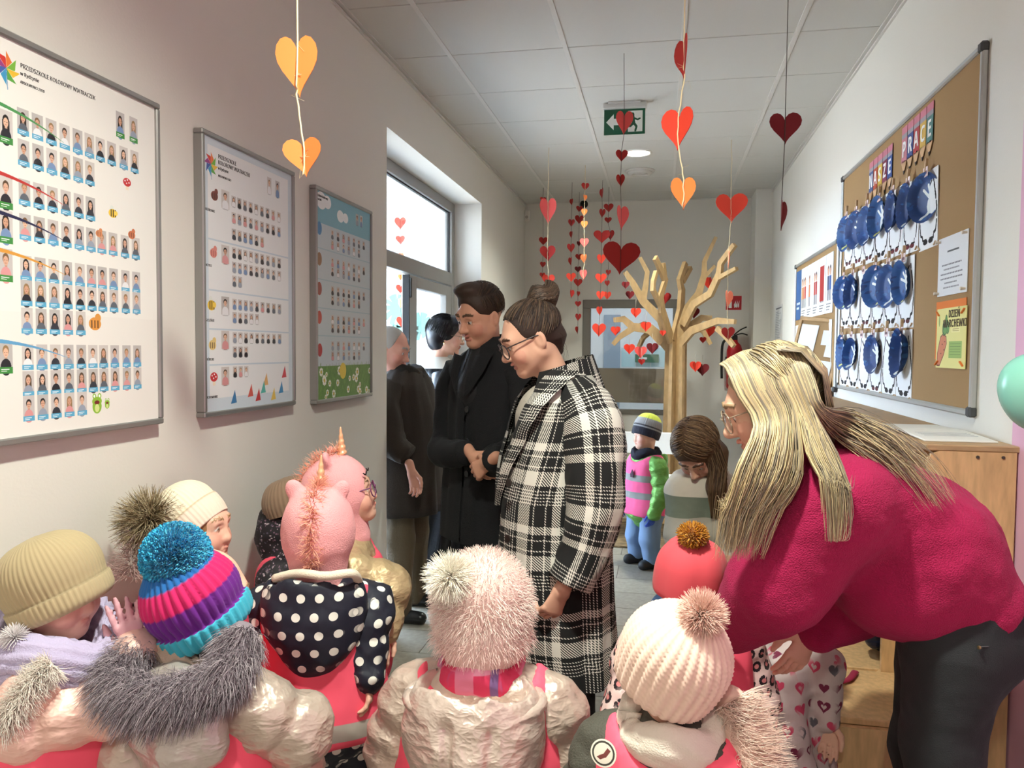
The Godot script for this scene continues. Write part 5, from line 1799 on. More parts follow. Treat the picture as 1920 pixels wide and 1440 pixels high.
# upright coat or torso from rings [y, half width, front, back, opening half angle]
func ring_coat(rings_in: Array, n: int, fold: float, seed_: float, xoff := 0.0, zoff := []) -> Array:
	var rings := []
	for k in rings_in.size():
		var q: Array = rings_in[k]
		var o: float = q[4] if q.size() > 4 else 0.0
		var cx: float = q[5] if q.size() > 5 else 0.0
		var cz: float = q[6] if q.size() > 6 else 0.0
		var ring := PackedVector3Array()
		for i in n:
			var a := o + (TAU - 2 * o) * i / (n - 1)
			var x := sin(a)
			var z := cos(a)
			var fo := fold * noise.get_noise_3d(cos(a) * 18.0 + seed_, sin(a) * 18.0, q[0] * 9.0) * 2.0
			ring.append(Vector3(cx + xoff + x * (q[1] + fo), q[0], cz + z * ((q[2] if z > 0 else q[3]) + fo)))
		rings.append(ring)
	return rings
func resample(rows: Array, per := 4) -> Array:
	var out := []
	for i in rows.size() - 1:
		for k in per:
			var t := float(k) / per
			var t2 := t
			var a: Array = rows[i]
			var b: Array = rows[i + 1]
			var r := []
			for j in a.size(): r.append(lerpf(a[j], b[j], t2))
			out.append(r)
	out.append(rows[-1])
	return out
func leg_set(r: Node3D, hips: Array, knees: Array, feet: Array, rad: Array, m: Material, shoe: Material, toe: Vector3, shoe_len := 0.1, fold := 0.006) -> void:
	var f := field(fold, Vector3(7, 5, 7))
	for k in 2: f.chain([hips[k], knees[k], feet[k] + Vector3(0, 0.07, 0)], rad, 0.03)
	f.cap(hips[0], hips[1], rad[0] * 1.05, rad[0] * 1.05, 0.04)
	grow(r, "trousers", [[f, 0.014]], m)
	for k in 2:
		var g := field()
		var q: Vector3 = feet[k]
		g.cap(q + Vector3(0, 0.04, 0) - toe * shoe_len * 0.35, q + Vector3(0, 0.032, 0) + toe * shoe_len * 0.9, 0.042, 0.036, 0.03)
		g.cap(q + Vector3(0, 0.05, 0) - toe * shoe_len * 0.2, q + Vector3(0, 0.12, 0) - toe * shoe_len * 0.25, 0.045, 0.045, 0.03)
		g.half(q + Vector3(0, 0.0, 0), Vector3.DOWN)
		grow(r, "shoe", [[g, 0.008]], shoe)

# ---------- children ----------
# one bundled-up child; hc = head centre in own axes
func kid(r: Node3D, hc: Vector3, o: Dictionary) -> void:
	var sh: float = hc.y - o.get("drop", 0.17)
	var hip: float = maxf(sh - 0.36, 0.3)
	var w: float = o.get("w", 1.0)
	var lean: Vector3 = o.get("lean", Vector3.ZERO)
	var base := Vector3(hc.x, 0, hc.z) + lean
	var shp := Vector3(hc.x, sh, hc.z) + lean * 0.2
	var hipp := base + Vector3(0, hip, 0)
	# body under the clothes with the head and its face
	var bf := field()
	bf.pal = [o.get("skin", rgb(226, 178, 156)).srgb_to_linear()]
	bf.ecap(hipp + Vector3(0, 0.05, 0), shp, Vector2(0.09, 0.07), Vector2(0.085, 0.06))
	bf.cap(shp, hc + Vector3(0, -0.1, -0.01), 0.045, 0.042)
	var T: Transform3D = o.get("head", head_frame(hc, 0, 0.1))
	T.origin = hc
	var parts := [[bf, 0.02], [head_field(T, 0.88, o.get("skin", rgb(226, 178, 156)), o.get("brow", rgb(120, 92, 66)), {"kid": true, "neck_to": shp}), o.get("cell", 0.006)]]
	var S := []
	var E := []
	var Wr := []
	for e in 2:
		var sgn := 1.0 if e == 0 else -1.0 # 0 = left (+x)
		S.append(shp + Vector3(sgn * 0.135 * w, -0.035, 0))
		var arm: Array = o.get("arm_l" if e == 0 else "arm_r", [])
		E.append(arm[0] if arm.size() else shp + Vector3(sgn * 0.185 * w, -0.19, 0.015))
		Wr.append(arm[1] if arm.size() else shp + Vector3(sgn * 0.165 * w, -0.34, 0.075))
	var skinc: Color = o.get("glove", o.get("skin", rgb(226, 178, 156)))
	for e in 2:
		var hand: Array = o.get("hand_l" if e == 0 else "hand_r", [])
		var HT: Transform3D = hand[0] if hand.size() else frame_yz(Wr[e], Wr[e] - E[e], Vector3(-1 if e == 0 else 1, 0, 0))
		var hf := hand_field(HT, 0.72, (1.0 if e == 1 else -1.0) if hand.size() < 2 else hand[1], hand[2] if hand.size() > 2 else [0.35, 0.4, 0.45, 0.5], skinc, 0.5 if hand.size() < 4 else hand[3], 0.0 if hand.size() < 5 else hand[4])
		parts.append([hf, 0.005])
	grow(r, "body", parts, vmat("skin", 0.55))
	# jacket
	var jf := field(o.get("fold", 0.006), o.get("fold_f", Vector3(10, 14, 10)), 0.0)
	var pitch: float = o.get("pitch", 0.085)
	var amp: float = o.get("amp", 0.012)
	jf.ecap(hipp, shp + Vector3(0, -0.07, 0), Vector2(0.158 * w, 0.13), Vector2(0.14 * w, 0.112), Vector3.RIGHT, 0.04, 0, pitch, amp)
	jf.cap(shp + Vector3(-0.08 * w, -0.03, 0), shp + Vector3(0.08 * w, -0.03, 0), 0.066, 0.066, 0.05)
	var fat: float = o.get("fat", 1.0)
	for e in 2:
		jf.cap(S[e], E[e], 0.068 * fat, 0.062 * fat, 0.03, 0, 0.08, amp)
		jf.cap(E[e], Wr[e], 0.062 * fat, 0.046 * fat, 0.025, 0, 0.07, amp)
	jf.cap(shp, shp + Vector3(0, 0.03, 0), 0.07, 0.064, 0.04)
	if o.get("jacket_extra"): o.jacket_extra.call(jf)
	grow(r, o.get("jacket_name", "jacket"), [[jf, 0.0105]], o.jacket)
	# vest over the torso
	if o.has("vest"):
		var vf := field(0.006, Vector3(6, 3, 6))
		var up := 0.016
		vf.ecap(hipp + Vector3(0, 0.03, 0), shp + Vector3(0, -0.09, 0), Vector2(0.172 * w + up, 0.135 + up), Vector2(0.146 * w + up, 0.115 + up), Vector3.RIGHT, 0.03)
		vf.cap(shp + Vector3(-0.075 * w, -0.03, 0), shp + Vector3(0.075 * w, -0.03, 0), 0.068 + up, 0.068 + up, 0.04)
		vf.half(hipp + Vector3(0, -0.03, 0), Vector3.DOWN)
		vf.cut(shp + Vector3(0, 0.06, 0.0), Vector3(0.105, 0.10, 0.14) * o.get("vest_cut", 1.0), 0.02)
		grow(r, "safety_vest", [[vf, 0.0105]], o.vest)
	var kn: float = hip * 0.5
	var hips := [hipp + Vector3(0.07, 0, 0), hipp + Vector3(-0.07, 0, 0)]
	var knees := [base + Vector3(0.085, kn, 0.02), base + Vector3(-0.085, kn, 0.02)]
	var feet := [base + Vector3(0.09, 0, 0), base + Vector3(-0.09, 0, 0)]
	leg_set(r, hips, knees, feet, [0.088, 0.07, 0.06], o.trousers, o.get("shoes", mat("boot_black", rgb(28, 28, 30), 0.6)), Vector3(0, 0, 1), 0.085)
func vest_mat(key: String, y0: float, y1: float, y2 := -1.0, y3 := -1.0) -> StandardMaterial3D:
	var grey := rgb(168, 158, 150)
	var bands := [[y0, y1, grey]]
	if y2 > 0: bands.append([y2, y3, grey])
	var m := height_mat(key, PINK, bands, 0.75)
	return m
# scarf or snood around the neck
func neck_wrap(r: Node3D, called: String, c: Vector3, rx: float, rz: float, rad: float, m: Material, ribs := 0, tilt := Vector3.ZERO, turns := 1) -> MeshInstance3D:
	var path := []
	for k in 41 * turns:
		var a := TAU * k / 40
		path.append(c + Basis.from_euler(tilt) * Vector3(cos(a) * rx, 0.012 * sin(a * 3.0) + 0.018 * (k / 40), sin(a) * rz))
	var ns := 40
	var rings := tube_rings(PackedVector3Array(path), [rad], ns, 1.25)
	if ribs:
		for k in rings.size():
			for i in ns:
				if i % 4 < 1: rings[k][i] = rings[k][i].lerp(path[k], 0.17)
	for k in rings.size():
		for i in ns:
			var q: Vector3 = rings[k][i]
			rings[k][i] = q + (q - path[k]) * noise.get_noise_3dv(q * 260.0) * 0.22
	return mi(r, called, loft(rings), m)
func hood_bowl(r: Node3D, called: String, top: Vector3, back: Vector3, size: Vector3, m: Material, deep := 0.75, seams := []) -> void:
	# an empty hood hanging down the back, open at the top
	var f := field(0.005, Vector3(9, 9, 9))
	var y := Vector3.UP
	var z := -back.normalized()
	var B := Basis(y.cross(z), y, z)
	var c := top + back.normalized() * size.z * 0.55 + Vector3(0, -size.y * 0.55, 0)
	f.ell(c, size, 0.02, 0, B)
	f.ell(c + Vector3(0, -size.y * 0.45, 0) + back.normalized() * 0.01, Vector3(size.x * 0.62, size.y * 0.75, size.z * 0.85), 0.05, 0, B)
	f.cut(c + Vector3(0, size.y * 0.72, 0), Vector3(size.x * 0.82, size.y * deep, size.z * 0.72), 0.02, B)
	for sx in seams:
		for q in [[0.25, 0.92, -0.25, 1.0], [-0.25, 1.0, -0.7, 0.8], [-0.7, 0.8, -1.1, 0.4]]:
			f.prims.append([0, c + B * Vector3(sx, size.y * q[0], -size.z * q[1]), c + B * Vector3(sx * 0.85, size.y * q[2], -size.z * q[3]), 0.012, 0.012, 0.01, -1, true, 0.0, 0.0])
	grow(r, called, [[f, 0.009]], m)
# ---------- the children in front ----------
func fabric_prints() -> void:
	# polka dots
	var im := Image.create(256, 256, false, Image.FORMAT_RGB8)
	im.fill(rgb(22, 26, 44))
	for q in [[64, 64], [192, 192], [192, 64], [64, 192], [0, 128], [256, 128], [128, 0], [128, 256]]:
		if q[0] in [64, 192]: blit_disc(im, q[0] + (18 if q[1] == 64 else -14), q[1], 31, 31, rgb(232, 230, 222))
	tex_mat("polka_dots", ImageTexture.create_from_image(im), 0.6, 10.5)
	# leopard
	im = Image.create(256, 256, false, Image.FORMAT_RGB8)
	im.fill(rgb(236, 206, 202))
	for i in 5:
		for j in 5:
			var c := Vector2(i * 51 + 25 + (12 if j % 2 else -12), j * 51 + 25) + Vector2(rng.randf_range(-7, 7), rng.randf_range(-7, 7))
			var r := rng.randf_range(13, 19)
			blit_disc(im, c.x, c.y, r * 0.75, r * 0.7, rgb(216, 132, 132))
			for k in 12:
				if rng.randf() < 0.78: blit_disc(im, c.x + cos(k * 0.524) * r, c.y + sin(k * 0.524) * r * 0.85, 6, 6, rgb(34, 24, 30))
	tex_mat("leopard", ImageTexture.create_from_image(im), 0.7, 5.2)
	# hearts
	im = Image.create(256, 256, false, Image.FORMAT_RGB8)
	im.fill(rgb(206, 188, 188))
	for i in 5:
		for j in 5:
			var c := Vector2(i * 51 + 25 + (13 if j % 2 else -13), j * 51 + 25)
			var hp := []
			for q in heart_poly(): hp.append(c + Vector2(q.x, -q.y) * [34, 26, 30][(i + j) % 3])
			var col: Color = [rgb(206, 70, 104), rgb(96, 92, 100), rgb(120, 40, 70), rgb(206, 70, 104)][(i * 2 + j * 3) % 4]
			blit_poly(im, hp, col)
			if (i + j * 2) % 3 == 0:
				hp = []
				for q in heart_poly(): hp.append(c + Vector2(q.x, -q.y) * 15)
				blit_poly(im, hp, rgb(206, 188, 188))
	tex_mat("heart_print", ImageTexture.create_from_image(im), 0.9, 3.6)
	# small flowers on black
	im = Image.create(256, 256, false, Image.FORMAT_RGB8)
	im.fill(rgb(26, 20, 28))
	for k in 260: blit_disc(im, rng.randf() * 256, rng.randf() * 256, rng.randf_range(2, 6), rng.randf_range(2, 4), [rgb(190, 170, 180), rgb(120, 90, 110), rgb(80, 70, 90)][k % 3])
	tex_mat("floral", ImageTexture.create_from_image(im), 0.7, 5.0)
	# dotted brown trousers
	im = Image.create(128, 128, false, Image.FORMAT_RGB8)
	im.fill(rgb(104, 78, 54))
	for q in [[32, 32], [96, 96]]: blit_poly(im, [Vector2(q[0] - 7, q[1] - 4), Vector2(q[0] + 7, q[1] - 4), Vector2(q[0], q[1] + 8)], rgb(206, 190, 166))
	tex_mat("dotted_brown", ImageTexture.create_from_image(im), 0.9, 9.0)
	# twill plaid for the coat
	var N := 640
	im = Image.create(N, N, false, Image.FORMAT_RGB8)
	var seq := PackedByteArray() # 0 black, 1 white over the repeat
	seq.resize(N)
	var runs := [[150, 0], [9, 1], [16, 0], [9, 1], [16, 0], [9, 1], [16, 0], [9, 1], [16, 0], [9, 1], [34, 0], [112, 1], [30, 0], [10, 1], [70, 0], [10, 1], [40, 0], [60, 1], [15, 0]]
	var at := 0
	for q in runs:
		for k in q[0]:
			if at < N: seq[at] = q[1]
			at += 1
	var bytes := PackedByteArray()
	bytes.resize(N * N * 3)
	var per := 20
	for y in N:
		var wy := seq[y]
		for x in N:
			var v := seq[x] if ((x + y) % per) < per / 2 else wy
			var c := 224 if v else 22
			var i := (y * N + x) * 3
			bytes[i] = c
			bytes[i + 1] = c - 4 if v else c
			bytes[i + 2] = c - 12 if v else c + 2
	im = Image.create_from_data(N, N, false, Image.FORMAT_RGB8, bytes)
	tex_mat("plaid", ImageTexture.create_from_image(im), 0.92)
	mats["plaid"].uv1_scale = Vector3(3.7, 3.7, 1)
	# pink check for the neck warmer
	im = Image.create(64, 64, false, Image.FORMAT_RGB8)
	im.fill(rgb(206, 52, 92))
	blit_rect(im, 0, 0, 64, 22, rgb(224, 150, 176))
	blit_rect(im, 0, 0, 20, 64, rgb(214, 120, 150))
	blit_rect(im, 40, 0, 8, 64, rgb(120, 90, 140))
	tex_mat("pink_check", ImageTexture.create_from_image(im), 0.9, 7.0)

func children() -> void:
	var jeans := cloth("kid_jeans", rgb(112, 136, 168), 0.9)
	var black := cloth("black_cloth", rgb(20, 20, 24), 0.9)
	var puff := satin("champagne", rgb(196, 176, 164), 0.36)
	var st: SurfaceTool
	# K1: beige beanie, pink puffer, lilac scarf, raised glove
	var w1 := pt(100, 1098, 1.60)
	var r := person("child in beige beanie and lilac scarf raising a pink glove", w1, PI / 2 - 0.12)
	var hc := Vector3(0, w1.y - 0.01, 0)
	var wr := J(r, 255, 1222, 1.60)
	var el := J(r, 196, 1322, 1.55)
	var sh1 := hc.y - 0.20
	kid(r, hc, {"head": head_frame(hc, 0.15, 0.12), "jacket": satin("pale_pink_shell", rgb(232, 192, 180), 0.55), "vest": vest_mat("vest_a", sh1 - 0.34, sh1 - 0.27), "trousers": black, "glove": rgb(206, 154, 164), "fat": 1.0, "pitch": 0.1, "amp": 0.012, "w": 0.95, "drop": 0.2,
		"arm_l": [Vector3(0.16, sh1 - 0.2, 0.04), Vector3(0.1, sh1 - 0.32, 0.12)], "arm_r": [el, wr], "hand_r": [frame_yz(wr, J(r, 234, 1150, 1.60) - wr, D(r, -0.5, 0.1, -1)), 1.0, [0.06, 0.05, 0.05, 0.08], 0.15, 0.55]})
	var ax := D(r, -0.42, 1.0, 0.1)
	var base := J(r, 125, 1142, 1.60)
	mi(r, "beanie", hat_mesh(base, ax, D(r, 1, 0.4, 0), [[0.0, 0.086], [0.012, 0.095], [0.04, 0.097], [0.045, 0.093], [0.075, 0.097], [0.108, 0.093], [0.138, 0.076], [0.158, 0.045], [0.165, 0.006]], 60, 0.0022, [[0.25, lin(176, 158, 124)], [0.285, lin(150, 134, 104)], [1.1, lin(170, 152, 118)]], 0.97, 1.08), cloth_v("beanie_knit"))
	var lil := cloth("lilac_knit", rgb(178, 168, 198), 0.95)
	neck_wrap(r, "scarf", hc + Vector3(0, -0.125, 0.0), 0.098, 0.112, 0.036, lil, 1, Vector3(0.18, 0, 0), 2)
	mi(r, "scarf_patch", fur_patch(J(r, 28, 1195, 1.50), 0.024), vmat("fluff", 0.95))
	# white fur trimmed hood on the back
	var hoodp := curve([J(r, 100, 1245, 1.48), J(r, 62, 1280, 1.46), J(r, 34, 1322, 1.45), J(r, 6, 1362, 1.45), J(r, -40, 1380, 1.48)])
	st = newst()
	fur_path(st, hoodp, 0.014, 3000, 0.028, 0.0011, [lin(244, 238, 228), lin(236, 226, 216), lin(224, 210, 200)], Vector3(0, -0.3, 0))
	mi(r, "fur_trim", done(st), vmat("fluff", 0.95))
	var hf := field(0.006)
	hf.chain([J(r, 100, 1262, 1.53), J(r, 62, 1300, 1.50), J(r, 20, 1350, 1.5), J(r, -30, 1385, 1.53)], [0.035, 0.05, 0.05, 0.05], 0.03)
	hf.ell(J(r, 20, 1330, 1.55), Vector3(0.05, 0.07, 0.09), 0.04)
	grow(r, "hood", [[hf, 0.01]], satin("pale_pink_shell", rgb(232, 192, 180), 0.55))
	# K2: turquoise pompom, striped rib hat, fur hood, silver jacket
	var p2 := pt(385, 1120, 1.68)
	r = person("child in purple and magenta striped hat with turquoise pompom and grey fur hood", p2, PI - 0.35)
	hc = Vector3(0, p2.y, 0)
	sh1 = hc.y - 0.17
	kid(r, hc, {"head": head_frame(hc, -0.5, 0.1), "jacket": satin("silver_puffer", rgb(186, 170, 158), 0.34), "vest": vest_mat("vest_b", sh1 - 0.5, sh1 - 0.44), "trousers": black, "fat": 1.1, "w": 1.05, "vest_cut": 1.2,
		"arm_r": [J(r, 560, 1360, 1.66), J(r, 545, 1500, 1.7)], "arm_l": [J(r, 240, 1400, 1.62), J(r, 250, 1520, 1.6)]})
	ax = D(r, -0.45, 1.0, 0.30)
	base = J(r, 392, 1170, 1.66)
	mi(r, "knit_hat", hat_mesh(base, ax, D(r, 1, 0, 0), [[-0.012, 0.09], [0.0, 0.098], [0.03, 0.101], [0.037, 0.094], [0.066, 0.1], [0.1, 0.097], [0.132, 0.082], [0.16, 0.056], [0.18, 0.028]], 34, 0.0075, [[0.185, lin(56, 164, 188)], [0.50, lin(100, 26, 128)], [0.74, lin(196, 26, 96)], [1.1, lin(28, 92, 160)]], 1.0, 1.0, 0.0006, 56), cloth_v("wool_rib"))
	st = newst()
	var pc := J(r, 330, 1043, 1.62)
	fur_ball(st, pc, Vector3.ONE * 0.060, 2600, 0.013, 0.0036, [lin(66, 186, 226), lin(54, 168, 214), lin(90, 202, 234), lin(44, 150, 200)], 0.0, 0.2, 0.22, 0.8)
	mi(r, "pompom", done(st), vmat("yarn", 0.9, 0.3))
	neck_wrap(r, "ribbed_collar", hc + Vector3(0, -0.125, 0), 0.088, 0.092, 0.032, cloth("beige_rib", rgb(176, 152, 138), 0.95), 1, Vector3(0.1, 0, 0.1))
	# hood with a thick grey fur edge
	var hd := field(0.012, Vector3(5, 6, 5))
	hd.ell(J(r, 330, 1340, 1.56), Vector3(0.15, 0.1, 0.07), 0.03, 0, Basis.from_euler(Vector3(0, 0, 0.25)))
	hd.ell(J(r, 320, 1390, 1.54), Vector3(0.10, 0.085, 0.05), 0.05)
	grow(r, "hood", [[hd, 0.009]], satin("silver_hood", rgb(176, 166, 160), 0.3))
	st = newst()
	var fp := curve([J(r, 452, 1190, 1.60), J(r, 430, 1262, 1.53), J(r, 350, 1300, 1.49), J(r, 262, 1310, 1.48), J(r, 218, 1270, 1.53), J(r, 262, 1222, 1.6)], 8)
	fur_path(st, fp, 0.030, 8000, 0.040, 0.0010, [lin(150, 138, 146), lin(122, 112, 120), lin(176, 164, 170), lin(104, 94, 102)], D(r, -0.1, -0.35, 0.25), 0.45)
	mi(r, "fur_trim", done(st), vmat("fluff", 0.95))
	var fu := field(0.004)
	for k in range(0, fp.size() - 3, 3): fu.cap(fp[k], fp[k + 3], 0.03, 0.03, 0.02)
	fu.pal = [lin(126, 116, 124)]
	grow(r, "fur_backing", [[fu, 0.012]], vmat("fluff", 0.95))
	# K3: girl by the wall with cream hat and fur pompom
	var p3 := pt(346, 985, 2.04)
	r = person("girl in cream hat with a brown fur pompom standing by the photo boards", p3, PI / 2 + 0.1)
	hc = Vector3(0, p3.y - 0.01, 0.03)
	kid(r, hc, {"head": head_frame(hc, 0.0, -0.05), "cell": 0.005, "jacket": cloth("dusty_pink", rgb(206, 164, 156), 0.8), "vest": vest_mat("vest_c", 0.4, 0.46), "trousers": black, "brow": rgb(150, 116, 80)})
	ax = D(r, -0.75, 0.75, 0.0)
	mi(r, "cream_hat", hat_mesh(J(r, 366, 985, 2.04), ax, D(r, 1, 1, 0), [[-0.025, 0.086], [0.0, 0.093], [0.03, 0.095], [0.034, 0.092], [0.065, 0.09], [0.095, 0.074], [0.115, 0.045], [0.122, 0.01]], 50, 0.002, [[0.24, lin(226, 206, 190)], [0.27, lin(196, 176, 150)], [1.1, lin(228, 214, 190)]], 1, 1), cloth_v("cream_knit"))
	st = newst()
	fur_ball(st, J(r, 282, 975, 1.96), Vector3(0.035, 0.035, 0.035), 1700, 0.060, 0.0012, [lin(176, 158, 124), lin(140, 122, 92), lin(206, 190, 158), lin(104, 88, 66)], 0.1, 0.3, 0.5)
	mi(r, "fur_pompom", done(st), vmat("fluff", 0.95))
	st = newst()
	fur_path(st, curve([J(r, 264, 1000, 1.93), J(r, 248, 1040, 1.92), J(r, 243, 1080, 1.92)]), 0.02, 500, 0.035, 0.001, [lin(190, 160, 156), lin(206, 178, 170)])
	mi(r, "fur_trim", done(st), vmat("fluff", 0.95))
	var hh := field()
	hh.pal = [lin(150, 110, 74)]
	hh.ell(hc + Vector3(0, 0.025, 0.0), Vector3(0.072, 0.07, 0.082), 0.02)
	hh.cut(hc + Vector3(0, -0.03, 0.09), Vector3(0.06, 0.075, 0.06), 0.015)
	hh.cap(J(r, 388, 1000, 2.0), J(r, 372, 1065, 2.0), 0.016, 0.012, 0.02)
	grow(r, "hair", [[hh, 0.008]], vmat("hair", 0.6))
	# K6: child in dark floral hood, mostly hidden
	var p6 := pt(555, 955, 2.62)
	r = person("child in dark floral jacket and taupe hat behind the unicorn hats", p6, PI / 2)
	hc = Vector3(0, p6.y, 0)
	kid(r, hc, {"jacket": mats["floral"], "vest": vest_mat("vest_d", 0.4, 0.46), "trousers": black, "amp": 0.006,
		"jacket_extra": func(f): f.ell(hc + Vector3(0, -0.08, -0.03), Vector3(0.1, 0.13, 0.11), 0.03)})
	mi(r, "taupe_hat", hat_mesh(hc + Vector3(0, -0.005, 0), Vector3(0, 1, -0.3), Vector3(0, 0, 1), [[0.0, 0.1], [0.04, 0.103], [0.08, 0.09], [0.11, 0.06], [0.12, 0.01]], 40, 0.003, [[1.1, lin(142, 116, 96)]]), cloth_v("taupe_knit"))
	# K5: far unicorn hat, beige jacket, glasses
	var uni := cloth("unicorn_fleece", rgb(240, 168, 172), 0.95, 0.4)
	var peach := [lin(244, 176, 150), lin(250, 192, 168), lin(236, 160, 140)]
	var p5 := pt(628, 925, 2.40)
	r = person("child in pink unicorn hat, beige jacket and glasses beside the wall", p5, PI / 2 + 0.3)
	hc = Vector3(0, p5.y - 0.01, 0.03)
	var T5 := head_frame(hc, 0.0, -0.28)
	kid(r, hc, {"head": T5, "cell": 0.0038, "jacket": satin("beige_puffer", rgb(194, 170, 132), 0.5), "vest": vest_mat("vest_e", 0.42, 0.48), "trousers": black, "fat": 1.15, "w": 1.05,
		"arm_r": [J(r, 722, 1100, 2.30), J(r, 716, 1180, 2.22)]})
	unicorn(r, T5, uni, peach)
	glasses(r, T5, 0.88, mat("purple_rim", rgb(110, 50, 96), 0.4), 0.024, 0.002)
	# K4: near unicorn hat, polka dot jacket, seen from behind
	var p4 := pt(600, 1000, 2.15)
	r = person("child in pink unicorn hat and navy polka dot jacket seen from behind", p4, PI + 0.25)
	hc = Vector3(0, p4.y, 0)
	sh1 = hc.y - 0.17
	var T4 := head_frame(hc, 0.0, -0.12)
	kid(r, hc, {"head": T4, "jacket": mats["polka_dots"], "vest": vest_mat("vest_f", sh1 - 0.36, sh1 - 0.31), "trousers": mats["polka_dots"], "w": 1.08, "amp": 0.005, "fold": 0.007, "vest_cut": 1.15,
		"arm_r": [J(r, 690, 1150, 2.14), J(r, 692, 1270, 2.1)], "arm_l": [J(r, 500, 1170, 2.15), J(r, 490, 1290, 2.15)], "shoes": mat("boot_pink", rgb(196, 150, 146), 0.7)})
	unicorn(r, T4, uni, peach)
	hood_bowl(r, "hood", hc + Vector3(0, -0.10, -0.04), Vector3(0, 0, -1), Vector3(0.145, 0.15, 0.085), mats["polka_dots"], 0.5)
	st = newst()
	mi(r, "fleece_lining", tube(curve([J(r, 515, 1085, 2.06), J(r, 560, 1075, 2.02), J(r, 610, 1080, 2.0), J(r, 660, 1075, 2.02), J(r, 672, 1090, 2.08)]), [0.012], 8), cloth("cream_fleece", rgb(226, 214, 196), 0.95))
	# K7: white fluffy hat, champagne jacket with hood
	var p7 := pt(905, 1130, 1.80)
	r = person("child in white fluffy hat and champagne hooded jacket seen from behind", p7, PI + 0.05)
	hc = Vector3(0, p7.y - 0.015, 0)
	sh1 = hc.y - 0.165
	kid(r, hc, {"head": head_frame(hc, 0.1, 0.1), "jacket": puff, "vest": vest_mat("vest_g", 0.3, 0.36), "trousers": black, "fat": 1.06, "w": 1.22, "pitch": 0.11, "vest_cut": 1.2})
	var hb := field(0.003, Vector3(8, 8, 8), 0.003)
	hb.pal = [lin(214, 184, 178)]
	hb.ecap(hc + Vector3(0, -0.05, 0), hc + Vector3(0, 0.035, 0), Vector2(0.108, 0.112), Vector2(0.104, 0.108))
	grow(r, "hat_base", [[hb, 0.010]], vmat("fluff", 0.95))
	st = newst()
	fur_ball(st, hc + Vector3(0, 0.01, 0), Vector3(0.107, 0.122, 0.110), 5200, 0.026, 0.0010, [lin(240, 214, 208), lin(244, 226, 218), lin(230, 196, 192), lin(250, 238, 230)], 0.25, 0.95, 0.55)
	fur_ball(st, hc + Vector3(0, -0.06, 0), Vector3(0.11, 0.05, 0.112), 1600, 0.022, 0.0010, [lin(232, 200, 196), lin(240, 214, 208)], 0.4, 0.95, 0.5)
	mi(r, "fluffy_hat", done(st), vmat("fluff", 0.95))
	st = newst()
	fur_ball(st, J(r, 845, 1082, 1.72), Vector3.ONE * 0.024, 1500, 0.042, 0.0010, [lin(250, 244, 232), lin(244, 234, 218), lin(255, 250, 240)], 0.1, 0.3, 0.4)
	mi(r, "fur_pompom", done(st), vmat("fluff", 0.95))
	neck_wrap(r, "neck_warmer", hc + Vector3(0, -0.142, 0), 0.075, 0.08, 0.03, mats["pink_check"])
	hood_bowl(r, "hood", Vector3(hc.x, sh1 + 0.03, hc.z - 0.035), Vector3(0, 0, -1), Vector3(0.16, 0.185, 0.12), satin("champagne_hood", rgb(204, 186, 176), 0.32), 0.6, [-0.062, 0.04])
	var rim := []
	for k in 33:
		var a := TAU * k / 32
		rim.append(Vector3(hc.x + cos(a) * 0.15, sh1 - 0.005 + 0.01 * sin(a), hc.z - 0.095 + sin(a) * 0.095))
	mi(r, "hood_rim", tube(PackedVector3Array(rim), [0.014], 8), satin("champagne_hood", rgb(204, 186, 176), 0.32))
	# K8: pink rib hat with pompom, pink vest
	var p8 := pt(1262, 1218, 1.55)
	r = person("child in pale pink ribbed hat with pompom and pink vest seen from behind", p8, PI - 0.1)
	hc = Vector3(0, p8.y - 0.015, 0)
	sh1 = hc.y - 0.165
	kid(r, hc, {"head": head_frame(hc, -0.3, 0.12), "jacket": cloth("olive_jacket", rgb(66, 64, 56), 0.7), "vest": vest_mat("vest_h", 0.3, 0.36), "trousers": black, "w": 1.0, "fat": 1.0})
	ax = D(r, 0.40, 1.0, 0.35)
	mi(r, "knit_hat", hat_mesh(J(r, 1238, 1282, 1.55), ax, D(r, 1, 0, 0), [[-0.01, 0.088], [0.005, 0.099], [0.05, 0.107], [0.09, 0.108], [0.125, 0.096], [0.155, 0.07], [0.175, 0.035], [0.18, 0.008]], 30, 0.0055, [[1.1, lin(228, 196, 180)]], 1.0, 1.0, 0.0022, 60), cloth_v("pink_wool"))
	st = newst()
	fur_ball(st, J(r, 1316, 1153, 1.47), Vector3.ONE * 0.026, 1700, 0.026, 0.0011, [lin(236, 198, 184), lin(226, 182, 168), lin(242, 210, 196)], 0.0, 0.3, 0.35)
	mi(r, "pompom", done(st), vmat("fluff", 0.95))
	neck_wrap(r, "neck_scarf", hc + Vector3(0.0, -0.14, 0), 0.078, 0.085, 0.034, cloth("cream_scarf", rgb(214, 202, 190), 0.9), 0, Vector3(-0.15, 0, 0))
	st = newst()
	fur_path(st, curve([J(r, 1372, 1312, 1.52), J(r, 1402, 1370, 1.50), J(r, 1420, 1440, 1.48), J(r, 1425, 1520, 1.48)]), 0.03, 2000, 0.034, 0.0011, [lin(232, 204, 190), lin(214, 180, 166), lin(240, 220, 206)], D(r, 0.5, 0, 0))
	mi(r, "fur_sleeve_trim", done(st), vmat("fluff", 0.95))
	var sf := field(0.004, Vector3(9, 9, 9), 0.003)
	sf.pal = [lin(214, 180, 166)]
	sf.chain([J(r, 1368, 1318, 1.54), J(r, 1398, 1380, 1.52), J(r, 1412, 1450, 1.5), J(r, 1416, 1530, 1.5)], [0.035, 0.045, 0.045, 0.04], 0.03)
	grow(r, "fur_sleeve", [[sf, 0.01]], vmat("fluff", 0.95))
